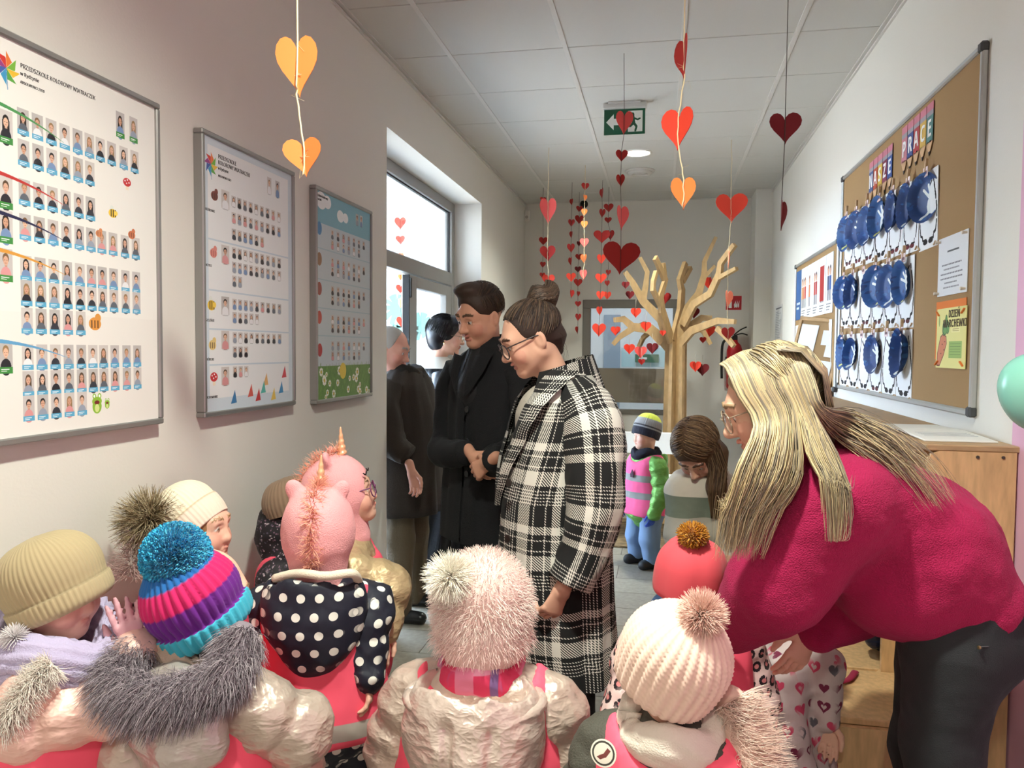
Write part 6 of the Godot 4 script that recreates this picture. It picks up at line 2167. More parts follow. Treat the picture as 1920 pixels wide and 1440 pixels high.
	var bd := J(r, 1132, 1412, 1.46)
	var bim := Image.create(128, 128, false, Image.FORMAT_RGB8)
	bim.fill(rgb(46, 46, 42))
	blit_disc(bim, 64, 64, 60, 60, rgb(226, 220, 206))
	blit_disc(bim, 64, 64, 52, 52, rgb(54, 52, 46))
	blit_disc(bim, 64, 64, 44, 44, rgb(222, 216, 202))
	blit_poly(bim, [Vector2(74, 34), Vector2(92, 40), Vector2(82, 72), Vector2(60, 94), Vector2(42, 90), Vector2(52, 76), Vector2(66, 62)], rgb(112, 52, 50))
	var bm := newst()
	for k in 32:
		for q in [Vector2.ZERO, Vector2(cos(TAU * (k + 1) / 32), sin(TAU * (k + 1) / 32)), Vector2(cos(TAU * k / 32), sin(TAU * k / 32))]:
			bm.set_uv(Vector2(0.5 + q.x * 0.47, 0.5 - q.y * 0.47))
			bm.add_vertex(Vector3(q.x * 0.026, q.y * 0.026, 0.004 - q.length() * 0.003))
	var bo := mi(r, "round_badge", done(bm), print_mat("badge_print", bim, 0.7))
	bo.transform = Transform3D(frame_yz(Vector3.ZERO, D(r, 0.35, 1, 0), D(r, -0.45, 0.2, 1)).basis, bd)
	# K9: coral hat with mustard pompom, leopard jacket
	var p9 := pt(1296, 1072, 2.08)
	r = person("child in coral hat with mustard pompom and leopard print jacket", p9, 0.6)
	hc = Vector3(0, p9.y - 0.02, 0)
	kid(r, hc, {"head": head_frame(hc, 0.2, 0.35), "jacket": mats["leopard"], "vest": vest_mat("vest_i", 0.36, 0.42), "trousers": black, "w": 1.1, "fat": 1.15, "amp": 0.004, "drop": 0.15})
	ax = D(r, 0.05, 1.0, 0.25)
	mi(r, "felt_hat", hat_mesh(J(r, 1292, 1100, 2.06), ax, D(r, 1, 0, 0), [[-0.015, 0.095], [0.0, 0.1], [0.04, 0.1], [0.08, 0.094], [0.11, 0.078], [0.13, 0.05], [0.138, 0.01]], 6, 0.006, [[1.1, lin(226, 84, 96)]], 0.9, 0.95), cloth_v("coral_knit"))
	st = newst()
	fur_ball(st, J(r, 1299, 1003, 2.0), Vector3(0.03, 0.024, 0.03), 700, 0.014, 0.0032, [lin(196, 132, 32), lin(170, 108, 20), lin(216, 154, 48)], 0.0, 0.3, 0.45)
	mi(r, "pompom", done(st), vmat("yarn", 0.9, 0.3))
	# K10: heart print sweatshirt
	var p10 := pt(1490, 1120, 2.30)
	r = person("child in heart print sweatshirt and brown dotted trousers by the locker bench", p10, PI / 2 - 0.3)
	hc = Vector3(0, p10.y, 0)
	kid(r, hc, {"jacket": mats["heart_print"], "jacket_name": "sweatshirt", "trousers": mats["dotted_brown"], "w": 0.8, "amp": 0.0, "fat": 0.8,
		"arm_l": [J(r, 1550, 1250, 2.2), J(r, 1552, 1350, 2.2)]})
	var hs := field()
	hs.pal = [lin(120, 90, 62)]
	hs.ell(hc + Vector3(0, 0.03, -0.02), Vector3(0.085, 0.09, 0.1), 0.02)
	hs.cut(hc + Vector3(0, -0.02, 0.09), Vector3(0.07, 0.08, 0.08), 0.02)
	grow(r, "hair", [[hs, 0.01]], vmat("hair", 0.6))
	# K11: boy standing alone by the bench
	var p11 := pt(1212, 812, 5.44)
	r = person("boy in green jacket, pink safety vest and striped beanie standing alone", p11, -PI / 2 + 0.65)
	hc = Vector3(0, p11.y - 0.02, 0)
	sh1 = hc.y - 0.16
	kid(r, hc, {"head": head_frame(hc, -0.15, 0.0), "cell": 0.0045, "jacket": satin("green_puffer", rgb(104, 156, 74), 0.5), "vest": height_mat("vest_boy", rgb(232, 90, 140), [[0.50, 0.545, rgb(140, 138, 136)], [0.62, 0.665, rgb(140, 138, 136)]]), "trousers": jeans, "drop": 0.16, "glove": rgb(34, 70, 170), "amp": 0.008,
		"arm_l": [Vector3(0.19, sh1 - 0.19, 0.0), Vector3(0.17, sh1 - 0.36, 0.05)]})
	mi(r, "striped_beanie", hat_mesh(hc + Vector3(0, 0.0, 0.01), Vector3(0, 1, -0.35), Vector3(0, 0, 1), [[-0.005, 0.098], [0.03, 0.102], [0.07, 0.1], [0.11, 0.09], [0.15, 0.06], [0.165, 0.02]], 40, 0.002, [[0.30, lin(38, 38, 52)], [0.36, lin(150, 150, 154)], [0.4, lin(50, 50, 60)], [0.72, lin(140, 140, 144)], [1.2, lin(196, 206, 76)]]), cloth_v("beanie_knit"))
	neck_wrap(r, "snood", hc + Vector3(0, -0.125, 0), 0.075, 0.08, 0.03, cloth("navy_snood", rgb(30, 32, 48), 0.95))
	hood_bowl(r, "hood", Vector3(hc.x, sh1 + 0.04, hc.z - 0.04), Vector3(0, 0, -1), Vector3(0.12, 0.09, 0.07), satin("green_puffer", rgb(104, 156, 74), 0.5))
	var emb := mat("emblem_ink", rgb(60, 24, 46), 0.8)
	mi(r, "chest_print", extrude(PackedVector2Array([Vector2(0, 0.035), Vector2(0.018, 0.0), Vector2(0.012, -0.02), Vector2(-0.012, -0.02), Vector2(-0.018, 0.0)]), 0.004), emb, Vector3(0.03, sh1 - 0.1, 0.139), Vector3(-0.05, 0.15, 0))

func fur_patch(c: Vector3, rad: float) -> ArrayMesh:
	var st := newst()
	fur_ball(st, c, Vector3.ONE * rad, 260, 0.006, 0.0012, [lin(226, 220, 222)], 0.0, 0.3, 0.3)
	return done(st)

func unicorn(r: Node3D, T: Transform3D, fleece: Material, mane: Array) -> void:
	var p := func(x, y, z): return T * Vector3(x, y, z)
	var f := field(0.003, Vector3(6, 6, 6))
	f.ell(p.call(0, 0.035, -0.018), Vector3(0.096, 0.104, 0.108), 0.02, 0, T.basis)
	f.cap(p.call(0, -0.02, -0.03), p.call(0, -0.12, -0.03), 0.088, 0.075, 0.04)
	f.cut(p.call(0, -0.02, 0.105), Vector3(0.064, 0.078, 0.055), 0.01, T.basis)
	for e in [-1.0, 1.0]:
		f.ell(p.call(e * 0.062, 0.128, -0.01), Vector3(0.024, 0.032, 0.014), 0.015, 0, T.basis * Basis(Vector3(0, 0, 1), -e * 0.5))
		f.cut(p.call(e * 0.064, 0.132, 0.006), Vector3(0.013, 0.02, 0.010), 0.006, T.basis * Basis(Vector3(0, 0, 1), -e * 0.5))
	grow(r, "unicorn_hat", [[f, 0.006]], fleece)
	# spiral horn
	var rings := []
	for k in 25:
		var t := k / 24.0
		var rad := lerpf(0.016, 0.002, t) * (1.0 + 0.12 * sin(t * 30.0))
		var ring := PackedVector3Array()
		for i in 12: ring.append(p.call(cos(TAU * i / 12) * rad, 0.128 + t * 0.085, 0.028 + t * 0.02 + -sin(TAU * i / 12) * rad))
		rings.append(ring)
	mi(r, "horn", loft(rings), mat("horn_peach", rgb(238, 180, 140), 0.35, 0.2))
	var st := newst()
	var path := curve([p.call(0, 0.14, 0.03), p.call(0, 0.135, -0.04), p.call(0, 0.09, -0.105), p.call(0, 0.02, -0.125), p.call(0, -0.05, -0.118)])
	fur_path(st, path, 0.008, 650, 0.032, 0.0014, mane, Vector3.ZERO, 0.5)
	mi(r, "mane", done(st), vmat("fluff", 0.95))
	for e in [-1.0, 1.0]:
		mi(r, "stitched_eye", tube(curve([p.call(e * 0.028, 0.062, 0.0905), p.call(e * 0.04, 0.053, 0.086), p.call(e * 0.052, 0.06, 0.0815)]), [0.0022], 5), mat("stitch_black", rgb(40, 30, 34), 0.8))
# ---------- the grown-ups ----------
func sleeve_mesh(pts: Array, rs: Array, fold: float, sd: float) -> ArrayMesh:
	var path := curve(pts, 9)
	var rings := tube_rings(path, rs, 28)
	for k in rings.size():
		for i in rings[k].size():
			var q: Vector3 = rings[k][i]
			rings[k][i] = q + (q - path[k]).normalized() * fold * noise.get_noise_3d(q.x * 110 + sd, q.y * 60, q.z * 110) * 2.0
	return loft(rings)
# short combed hairs over a scalp
func comb(st: SurfaceTool, T: Transform3D, s: float, n: int, cols: Array, ln: float, r: float, flow: Callable, keep: Callable, rad := Vector3(0.081, 0.092, 0.101), ctr := Vector3(0, 0.035, -0.012)) -> void:
	for i in n:
		var y := 1.0 - 2.0 * (i + 0.5) / n
		var a := i * 2.399963
		var d := Vector3(cos(a) * sqrt(1 - y * y), y, sin(a) * sqrt(1 - y * y))
		if not keep.call(d): continue
		var f: Vector3 = flow.call(d)
		f = (f - d * f.dot(d)).normalized()
		var pts := []
		var q := d
		for k in 5:
			pts.append(T * ((ctr + q * rad * (1.0 + 0.012 * k * (1.0 if k < 4 else 0.5))) * s))
			q = (q + f * ln * (0.8 + 0.4 * rng.randf()) + Vector3(rng.randf_range(-1, 1), rng.randf_range(-1, 1), rng.randf_range(-1, 1)) * 0.02).normalized()
		strand(st, pts, r, jitter(cols[rng.randi() % cols.size()], 0.012), 0.3)
func adults() -> void:
	var skin := rgb(222, 172, 148)
	var black := cloth("black_cloth", rgb(20, 20, 24), 0.9)
	var shoe := mat("shoe_black", rgb(18, 18, 20), 0.3)
	woman_plaid(skin, black, shoe)
	man_coat(skin, black, shoe)
	woman_bob(skin, black, shoe)
	old_man(skin, shoe)
	woman_fuchsia(skin, shoe)
	woman_crouch(skin, shoe)

func woman_plaid(skin: Color, black: Material, shoe: Material) -> void:
	var C := 2.62
	var at := pt(1050, 1000, C)
	var r := person("woman in black and white plaid coat with glasses and hair bun", at, -PI / 2 + 0.28)
	var P := func(u, v, dc): return J(r, u, v, C + dc)
	# head
	var hc: Vector3 = P.call(996, 636, -0.02)
	var T := head_frame(hc, 0.10, 0.42, -0.04)
	var nk: Vector3 = P.call(1052, 735, 0.0)
	var hfT := head_field(T, 1.0, skin, rgb(74, 52, 40), {"smile": 1.6, "open": 0.6, "neck_to": nk, "iris": rgb(70, 52, 40)})
	var core := field()
	core.pal = [skin.srgb_to_linear()]
	core.ecap(Vector3(0, 0.85, -0.02), Vector3(0, 1.3, 0), Vector2(0.14, 0.1), Vector2(0.15, 0.1))
	core.cap(Vector3(0, 1.36, 0), nk, 0.07, 0.06)
	# near hand, loosely closed
	var wr: Vector3 = P.call(1056, 1102, -0.23)
	var hand := hand_field(frame_yz(wr, P.call(1020, 1172, -0.22) - wr, D(r, -0.55, 0.0, -0.85)), 1.02, 1.0, [0.7, 0.8, 0.85, 0.9], skin, 0.75)
	grow(r, "body", [[core, 0.02], [hfT, 0.0032], [hand, 0.0032]], vmat("skin", 0.5))
	# coat
	var rows := []
	for q in [[1285, 938, 1162, 0.225, 0.03], [1180, 928, 1160, 0.22, 0.03], [1080, 924, 1158, 0.212, 0.03], [990, 926, 1156, 0.205, 0.05], [930, 930, 1154, 0.205, 0.06], [860, 934, 1152, 0.205, 0.28], [800, 944, 1146, 0.205, 0.46], [755, 958, 1134, 0.20, 0.58], [725, 976, 1120, 0.17, 0.7], [706, 996, 1106, 0.125, 0.75], [692, 1012, 1096, 0.092, 0.85]]:
		var f: Vector3 = P.call(q[1], q[0], 0.0)
		var b: Vector3 = P.call(q[2], q[0], 0.0)
		var cz := (f.z + b.z) / 2
		var hz := (f.z - b.z) / 2 * 0.93
		rows.append([(f.y + b.y) / 2 , q[3], hz, hz, q[4], 0.0, cz])
	rows[0][0] = 0.44
	var rr := ring_coat(resample(rows, 5), 64, 0.012, 3.0)
	mi(r, "coat_body", loft(rr, false, false), mats["plaid"])
	# lapels folded back along both front edges
	for e in 2:
		var strip_a := PackedVector3Array()
		var rings := []
		for k in range(int(rr.size() * 0.38), rr.size()):
			var idx := 0 if e == 0 else 63
			var edge: Vector3 = rr[k][idx]
			var inn: Vector3 = rr[k][3 if e == 0 else 60]
			var t := (k - rr.size() * 0.38) / (rr.size() * 0.62)
			var w := 0.10 * sin(clampf(t * 1.15 + 0.1, 0.0, 1.0) * PI * 0.62) + 0.008
			var dir := (inn - edge).normalized()
			var out := Vector3(edge.x * 0.6, 0, edge.z - rows[5][6]).normalized()
			var ring := PackedVector3Array()
			for i in 5: ring.append(edge + dir * w * i / 4.0 + out * (0.012 + 0.018 * sin(i / 4.0 * PI)) + Vector3(0, 0.0, 0))
			rings.append(ring)
		mi(r, "lapel", loft(rings, false, false), mats["plaid"])
	# standing collar round the neck
	var ck: Vector3 = P.call(1046, 716, 0.0)
	var col := []
	for k in 5:
		var ring := PackedVector3Array()
		for i in 25:
			var a := 0.75 + (TAU - 1.5) * i / 24.0
			var h := k / 4.0
			var rx := 0.070 + 0.014 * h + (0.012 if k == 4 else 0.0)
			ring.append(ck + Vector3(sin(a) * rx, -0.04 + h * 0.13 * (0.3 + 0.7 * (0.5 - 0.5 * cos(a))), cos(a) * (rx + 0.012) - 0.015))
		col.append(ring)
	mi(r, "collar", loft(col, false, false), mats["plaid"])
	var col2 := []
	for k in 5:
		var ring := PackedVector3Array()
		for i in 25:
			var a := 0.6 + (TAU - 1.2) * i / 24.0
			var h := k / 4.0
			var top := 0.095 * (0.3 + 0.7 * (0.5 - 0.5 * cos(a)))
			ring.append(ck + Vector3(sin(a) * (0.097 + 0.045 * h), top - h * 0.12, cos(a) * (0.104 + 0.045 * h) - 0.015))
		col2.append(ring)
	mi(r, "collar_fall", loft(col2, false, false), mats["plaid"])
	# near sleeve, far sleeve
	mi(r, "sleeve", sleeve_mesh([P.call(1078, 728, -0.13), P.call(1110, 800, -0.19), P.call(1117, 930, -0.22), P.call(1100, 1025, -0.22), P.call(1070, 1092, -0.22)], [0.075, 0.098, 0.09, 0.078, 0.072], 0.007, 9.0), mats["plaid"])
	mi(r, "sleeve", sleeve_mesh([P.call(1030, 735, 0.16), P.call(1020, 830, 0.22), P.call(1010, 960, 0.24), P.call(985, 1090, 0.2)], [0.07, 0.09, 0.085, 0.07], 0.006, 19.0), mats["plaid"])
	for q in [[960, 905], [958, 1010]]:
		var b: Vector3 = P.call(q[0] - 6, q[1], -0.17)
		mi(r, "coat_button", cyl(0.013, 0.013, 0.006, 16), mat("button_dark", rgb(40, 34, 32), 0.4), b, Vector3(PI / 2, 0.6, 0))
	# sweater in the opening
	var sw := field(0.004, Vector3(5, 5, 5), 0.002)
	sw.ecap(Vector3(0, 0.95, rows[4][6]), Vector3(0, 1.30, rows[6][6] + 0.02), Vector2(0.15, 0.14), Vector2(0.13, 0.125), Vector3.RIGHT, 0.04)
	sw.cap(Vector3(0, 1.32, rows[7][6]), nk + Vector3(0, -0.03, 0.0), 0.09, 0.058, 0.05)
	grow(r, "sweater", [[sw, 0.01]], cloth("grey_knit", rgb(196, 188, 176), 0.95, 0.2, 0.6, 14.0))
	# hair: cap, combed strands, bun
	var hc2 := [lin(58, 44, 36), lin(78, 60, 48), lin(44, 34, 30), lin(100, 80, 64)]
	var hf := field(0.002, Vector3(5, 5, 5))
	hf.pal = [lin(54, 42, 35)]
	hf.ell(T * Vector3(0, 0.040, -0.018), Vector3(0.083, 0.09, 0.102), 0.02, 0, T.basis)
	hf.cut(T * Vector3(0, 0.008, 0.095), Vector3(0.085, 0.09, 0.08), 0.02, T.basis)
	hf.cut(T * Vector3(0.0, -0.06, 0.02), Vector3(0.12, 0.075, 0.045), 0.02, T.basis)
	hf.cap(T * Vector3(0, -0.03, -0.075), T * Vector3(0, -0.07, -0.07), 0.045, 0.02, 0.03)
	grow(r, "hair", [[hf, 0.005]], vmat("hair", 0.45))
	var bun: Vector3 = P.call(1018, 556, 0.0)
	var st := newst()
	var knot := Vector3(0, 0.75, -0.5).normalized()
	comb(st, T, 1.0, 1500, hc2, 0.17, 0.0026, func(d): return knot - d, func(d): return d.z < 0.74 - 0.5 * maxf(0.0, -d.y) and d.y > -0.55 - 0.3 * d.z and not (d.y < 0.0 and d.z > 0.15) and not (d.z > 0.5 and d.y < 0.5), Vector3(0.084, 0.091, 0.103), Vector3(0, 0.040, -0.018))
	for k in 420:
		var a := rng.randf() * TAU
		var b := rng.randf_range(-0.9, 0.9)
		var R := 0.05 * sqrt(1 - b * b) + 0.006
		var pts := []
		for j in 7:
			var aa := a + j * 0.36
			var lob := 1.0 + 0.16 * sin(aa * 2.0)
			pts.append(bun + T.basis * Vector3(cos(aa) * R * lob, b * 0.044 + 0.008 * sin(aa * 3.0), sin(aa) * R * lob * 1.1))
		strand(st, pts, 0.0032, jitter(hc2[rng.randi() % 4], 0.01), 0.6)
	for k in 26:
		var q: Vector3 = T * Vector3(rng.randf_range(-0.07, 0.07), rng.randf_range(-0.06, 0.0), -0.085)
		strand(st, [q, q + Vector3(rng.randf_range(-0.01, 0.01), -0.02, -0.015), q + Vector3(rng.randf_range(-0.02, 0.02), -0.06, -0.02)], 0.0006, hc2[1], 0.2)
	mi(r, "hair_strands", done(st), vmat("hair", 0.45))
	glasses(r, T, 1.0, mat("dark_rim", rgb(56, 44, 46), 0.3), 0.0255, 0.0024)
	leg_set(r, [Vector3(0.09, 0.85, -0.03), Vector3(-0.09, 0.85, -0.03)], [Vector3(0.1, 0.47, -0.02), Vector3(-0.08, 0.47, 0.0)], [Vector3(0.1, 0, -0.05), Vector3(-0.08, 0, 0.04)], [0.1, 0.085, 0.075], black, shoe, Vector3(0, 0, 1), 0.12)

func man_coat(skin: Color, black: Material, shoe: Material) -> void:
	var C := 3.45
	var at := pt(916, 800, C)
	var r := person("man in long black coat with hands clasped, smiling", at, -0.62)
	var P := func(u, v, dc): return J(r, u, v, C + dc)
	var hc: Vector3 = P.call(901, 596, -0.06)
	var T := head_frame(hc, -0.05, 0.30, -0.05)
	var core := field()
	core.pal = [skin.srgb_to_linear()]
	core.ecap(Vector3(0, 0.9, 0), Vector3(0, 1.42, 0), Vector2(0.15, 0.1), Vector2(0.17, 0.1))
	var hcol := skin.lerp(rgb(206, 140, 110), 0.4)
	var parts := [[core, 0.025], [head_field(T, 1.06, hcol, rgb(96, 70, 50), {"smile": 1.2, "open": 0.7, "neck_to": Vector3(0, 1.49, 0.0)}), 0.0038]]
	var hp: Vector3 = P.call(905, 878, -0.24)
	var el: Vector3 = P.call(838, 800, -0.05)
	var wl := hp + Vector3(-0.045, 0.035, 0.0)
	var wr := hp + Vector3(0.05, 0.035, 0.0)
	parts.append([hand_field(frame_yz(wl + Vector3(-0.02, 0.01, 0), Vector3(0.9, -0.55, 0.15), Vector3(0.1, 0, -1)), 0.98, 1.0, [0.35, 0.4, 0.4, 0.45], hcol, 0.5), 0.0042])
	parts.append([hand_field(frame_yz(wr + Vector3(0.02, 0.0, 0.03), Vector3(-0.9, -0.55, 0.1), Vector3(-0.1, 0, -1)), 0.98, -1.0, [0.5, 0.55, 0.6, 0.6], hcol, 0.5), 0.0042])
	grow(r, "body", parts, vmat("skin", 0.5))
	var coat := cloth("black_coat", rgb(15, 16, 21), 0.9, 0.12)
	var rows := [[0.68, 0.255, 0.165, 0.16, 0.02], [0.85, 0.25, 0.16, 0.155, 0.02], [1.05, 0.238, 0.15, 0.15, 0.02], [1.25, 0.24, 0.145, 0.145, 0.03], [1.38, 0.245, 0.13, 0.135, 0.12], [1.46, 0.225, 0.105, 0.115, 0.3], [1.51, 0.16, 0.085, 0.095, 0.45], [1.535, 0.10, 0.08, 0.085, 0.55]]
	mi(r, "coat_body", loft(ring_coat(resample(rows, 4), 56, 0.012, 31.0), false, false), coat)
	var sl := [[Vector3(-0.2, 1.45, 0), Vector3(-0.25, 1.33, 0.0), Vector3(-0.255, 1.14, 0.02), Vector3(-0.18, 1.06, 0.12), wl + Vector3(-0.05, 0.02, 0)], [Vector3(0.2, 1.45, 0), Vector3(0.25, 1.33, 0.0), Vector3(0.255, 1.14, 0.02), Vector3(0.18, 1.06, 0.12), wr + Vector3(0.06, 0.02, 0.02)]]
	for q in sl: mi(r, "sleeve", sleeve_mesh(q, [0.075, 0.085, 0.078, 0.066, 0.056], 0.006, 41.0), coat)
	# turned collar and lapels
	var col := []
	for k in 4:
		var ring := PackedVector3Array()
		for i in 25:
			var a := 0.35 + (TAU - 0.7) * i / 24.0
			var h := k / 3.0
			var back := 0.5 - 0.5 * cos(a)
			ring.append(Vector3(sin(a) * (0.082 + 0.05 * h), 1.60 - 0.02 * (1 - back) - h * 0.10 - (1 - back) * 0.05 * h, cos(a) * (0.08 + 0.055 * h) - 0.01))
		col.append(ring)
	mi(r, "collar", loft(col, false, false), coat)
	for e in [-1.0, 1.0]:
		mi(r, "lapel", loft([PackedVector3Array([Vector3(e * 0.02, 1.33, 0.165), Vector3(e * 0.03, 1.33, 0.163), Vector3(e * 0.05, 1.34, 0.158)]), PackedVector3Array([Vector3(e * 0.03, 1.41, 0.155), Vector3(e * 0.075, 1.42, 0.16), Vector3(e * 0.12, 1.44, 0.135)]), PackedVector3Array([Vector3(e * 0.045, 1.50, 0.12), Vector3(e * 0.085, 1.51, 0.125), Vector3(e * 0.13, 1.52, 0.09)])], false, false), coat)
	for k in 3:
		mi(r, "coat_button", cyl(0.014, 0.014, 0.006, 16), mat("button_black", rgb(34, 34, 38), 0.3), Vector3(0.03, 1.27 - k * 0.14, 0.152), Vector3(PI / 2, 0, 0))
	var shf := field()
	shf.cap(Vector3(0, 1.35, 0.05), Vector3(0, 1.53, 0.012), 0.1, 0.072, 0.03)
	shf.ecap(Vector3(0, 0.75, 0.0), Vector3(0, 1.35, 0.0), Vector2(0.2, 0.135), Vector2(0.2, 0.118))
	grow(r, "dark_shirt", [[shf, 0.01]], cloth("dark_shirt", rgb(30, 30, 34), 0.8))
	# hair
	var hf := field(0.003, Vector3(6, 6, 6))
	hf.pal = [lin(56, 42, 32)]
	hf.ell(T * (Vector3(0, 0.052, -0.014) * 1.06), Vector3(0.083, 0.092, 0.102) * 1.06, 0.02, 0, T.basis)
	hf.ell(T * (Vector3(-0.01, 0.13, 0.035) * 1.06), Vector3(0.06, 0.026, 0.05) * 1.06, 0.03, 0, T.basis)
	hf.cut(T * (Vector3(0, 0.0, 0.115) * 1.06), Vector3(0.11, 0.098, 0.075) * 1.06, 0.015, T.basis)
	hf.cut(T * (Vector3(0, -0.085, 0.01) * 1.06), Vector3(0.12, 0.075, 0.14) * 1.06, 0.015, T.basis)
	grow(r, "hair", [[hf, 0.006]], vmat("hair", 0.55))
	var st := newst()
	comb(st, T, 1.06, 1300, [lin(62, 46, 34), lin(80, 60, 44), lin(48, 36, 28)], 0.10, 0.0022, func(d): return Vector3(-0.5, 0.1, -0.6) if d.y > 0.45 else Vector3(0, -1, -0.2), func(d): return d.y > -0.15 and not (d.z > 0.45 and d.y < 0.5) and not (d.y < 0.25 and d.z > 0.0), Vector3(0.0865, 0.097, 0.1055), Vector3(0, 0.052, -0.014))
	mi(r, "hair_strands", done(st), vmat("hair", 0.45))
	leg_set(r, [Vector3(0.1, 0.9, 0), Vector3(-0.1, 0.9, 0)], [Vector3(0.11, 0.48, 0.02), Vector3(-0.11, 0.48, 0.02)], [Vector3(0.12, 0, 0), Vector3(-0.12, 0, 0.02)], [0.105, 0.085, 0.07], cloth("navy_trousers", rgb(22, 25, 36), 0.9), shoe, Vector3(0, 0, 1), 0.13)

func woman_bob(skin: Color, black: Material, shoe: Material) -> void:
	var C := 5.08
	var at := pt(822, 800, C)
	var r := person("woman with short black hair, leather jacket and white collar at the door", at, 1.95)
	var P := func(u, v, dc): return J(r, u, v, C + dc)
	var hc: Vector3 = P.call(838, 632, 0.0)
	var T := head_frame(hc, -0.15, 0.12)
	var core := field()
	core.pal = [skin.srgb_to_linear()]
	core.ecap(Vector3(0, 0.85, 0), Vector3(0, 1.3, 0), Vector2(0.13, 0.09), Vector2(0.14, 0.09))
	var hands := [core]
	grow(r, "body", [[core, 0.025], [head_field(T, 1.0, skin, rgb(30, 24, 24), {"neck_to": Vector3(0, hc.y - 0.19, -0.02)}), 0.005]], vmat("skin", 0.5))
	var hf := field(0.004, Vector3(6, 6, 6))
	hf.pal = [lin(12, 11, 13)]
	hf.ell(T * Vector3(0, 0.045, -0.03), Vector3(0.105, 0.105, 0.115), 0.02, 0, T.basis)
	hf.ell(T * Vector3(0, -0.03, -0.06), Vector3(0.092, 0.075, 0.07), 0.04, 0, T.basis)
	hf.ell(T * Vector3(0, 0.105, 0.06), Vector3(0.08, 0.045, 0.05), 0.03, 0, T.basis)
	hf.cut(T * Vector3(0, -0.035, 0.10), Vector3(0.085, 0.1, 0.085), 0.02, T.basis)
	grow(r, "hair", [[hf, 0.008]], vmat("hair_black", 0.4))
	var st := newst()
	comb(st, T, 1.0, 500, [lin(14, 13, 15), lin(24, 22, 26), lin(8, 8, 10)], 0.14, 0.003, func(d): return Vector3(0, -1, -0.3) if d.y < 0.6 else Vector3(0, 0.1, 0.8), func(d): return not (d.z > 0.3 and d.y < 0.35), Vector3(0.106, 0.106, 0.116), Vector3(0, 0.045, -0.03))
	mi(r, "hair_strands", done(st), vmat("hair_black", 0.4))
	mi(r, "earring", bx(Vector3(0.008, 0.014, 0.008), 0.003), mat("gold", rgb(220, 190, 120), 0.2, 0.9), T * Vector3(-0.086, -0.045, -0.01))
	glasses(r, T, 1.0, mat("silver_rim", rgb(190, 180, 160), 0.2, 0.8), 0.022, 0.0018)
	var y0 := hc.y - 0.22
	var lea := mat("leather", rgb(38, 42, 48), 0.38)
	var rows := [[0.92, 0.17, 0.13, 0.13], [1.1, 0.165, 0.125, 0.12], [y0 - 0.12, 0.185, 0.12, 0.12], [y0 - 0.03, 0.175, 0.1, 0.1], [y0 + 0.02, 0.12, 0.08, 0.08], [y0 + 0.05, 0.075, 0.06, 0.065]]
	mi(r, "leather_jacket", loft(ring_coat(resample(rows, 4), 44, 0.012, 51.0)), lea)
	for e in [-1.0, 1.0]: mi(r, "sleeve", sleeve_mesh([Vector3(e * 0.16, y0 - 0.02, 0), Vector3(e * 0.21, y0 - 0.16, 0.0), Vector3(e * 0.22, y0 - 0.32, 0.03), Vector3(e * 0.19, y0 - 0.5, 0.12)], [0.062, 0.066, 0.058, 0.045], 0.006, 61.0), lea)
	for e in [-1.0, 1.0]: grow(r, "hand", [[hand_field(frame_yz(Vector3(e * 0.19, y0 - 0.51, 0.125), Vector3(0, -1, 0.3), Vector3(-e, 0, 0)), 0.9, -e, [0.3, 0.35, 0.4, 0.4], skin), 0.005]], vmat("skin", 0.5))
	var col := []
	for k in 3:
		var ring := PackedVector3Array()
		for i in 25:
			var a := 0.3 + (TAU - 0.6) * i / 24.0
			var h := k / 2.0
			ring.append(Vector3(sin(a) * (0.07 + 0.075 * h), y0 + 0.09 - h * 0.075, cos(a) * (0.07 + 0.075 * h) - 0.01))
		col.append(ring)
	mi(r, "white_collar", loft(col, false, false), cloth("white_cotton", rgb(226, 222, 212), 0.9))
	var sk := []
	for k in 14:
		var t := k / 13.0
		var ring := PackedVector3Array()
		for i in 60:
			var a := TAU * i / 60
			var R := lerpf(0.15, 0.30, pow(t, 1.1)) + 0.028 * t * sin(a * 9.0 + t)
			ring.append(Vector3(sin(a) * R, 0.98 - t * 0.78, cos(a) * R * 0.9 - 0.10 * t * t))
		sk.append(ring)
	sk.reverse()
	mi(r, "skirt", loft(sk), cloth("black_skirt", rgb(14, 14, 17), 0.9, 0.1))
	leg_set(r, [Vector3(0.07, 0.85, 0), Vector3(-0.07, 0.85, 0)], [Vector3(0.08, 0.45, 0), Vector3(-0.08, 0.45, 0)], [Vector3(0.08, 0, 0), Vector3(-0.08, 0, 0.03)], [0.08, 0.06, 0.045], black, shoe, Vector3(0, 0, 1), 0.11)

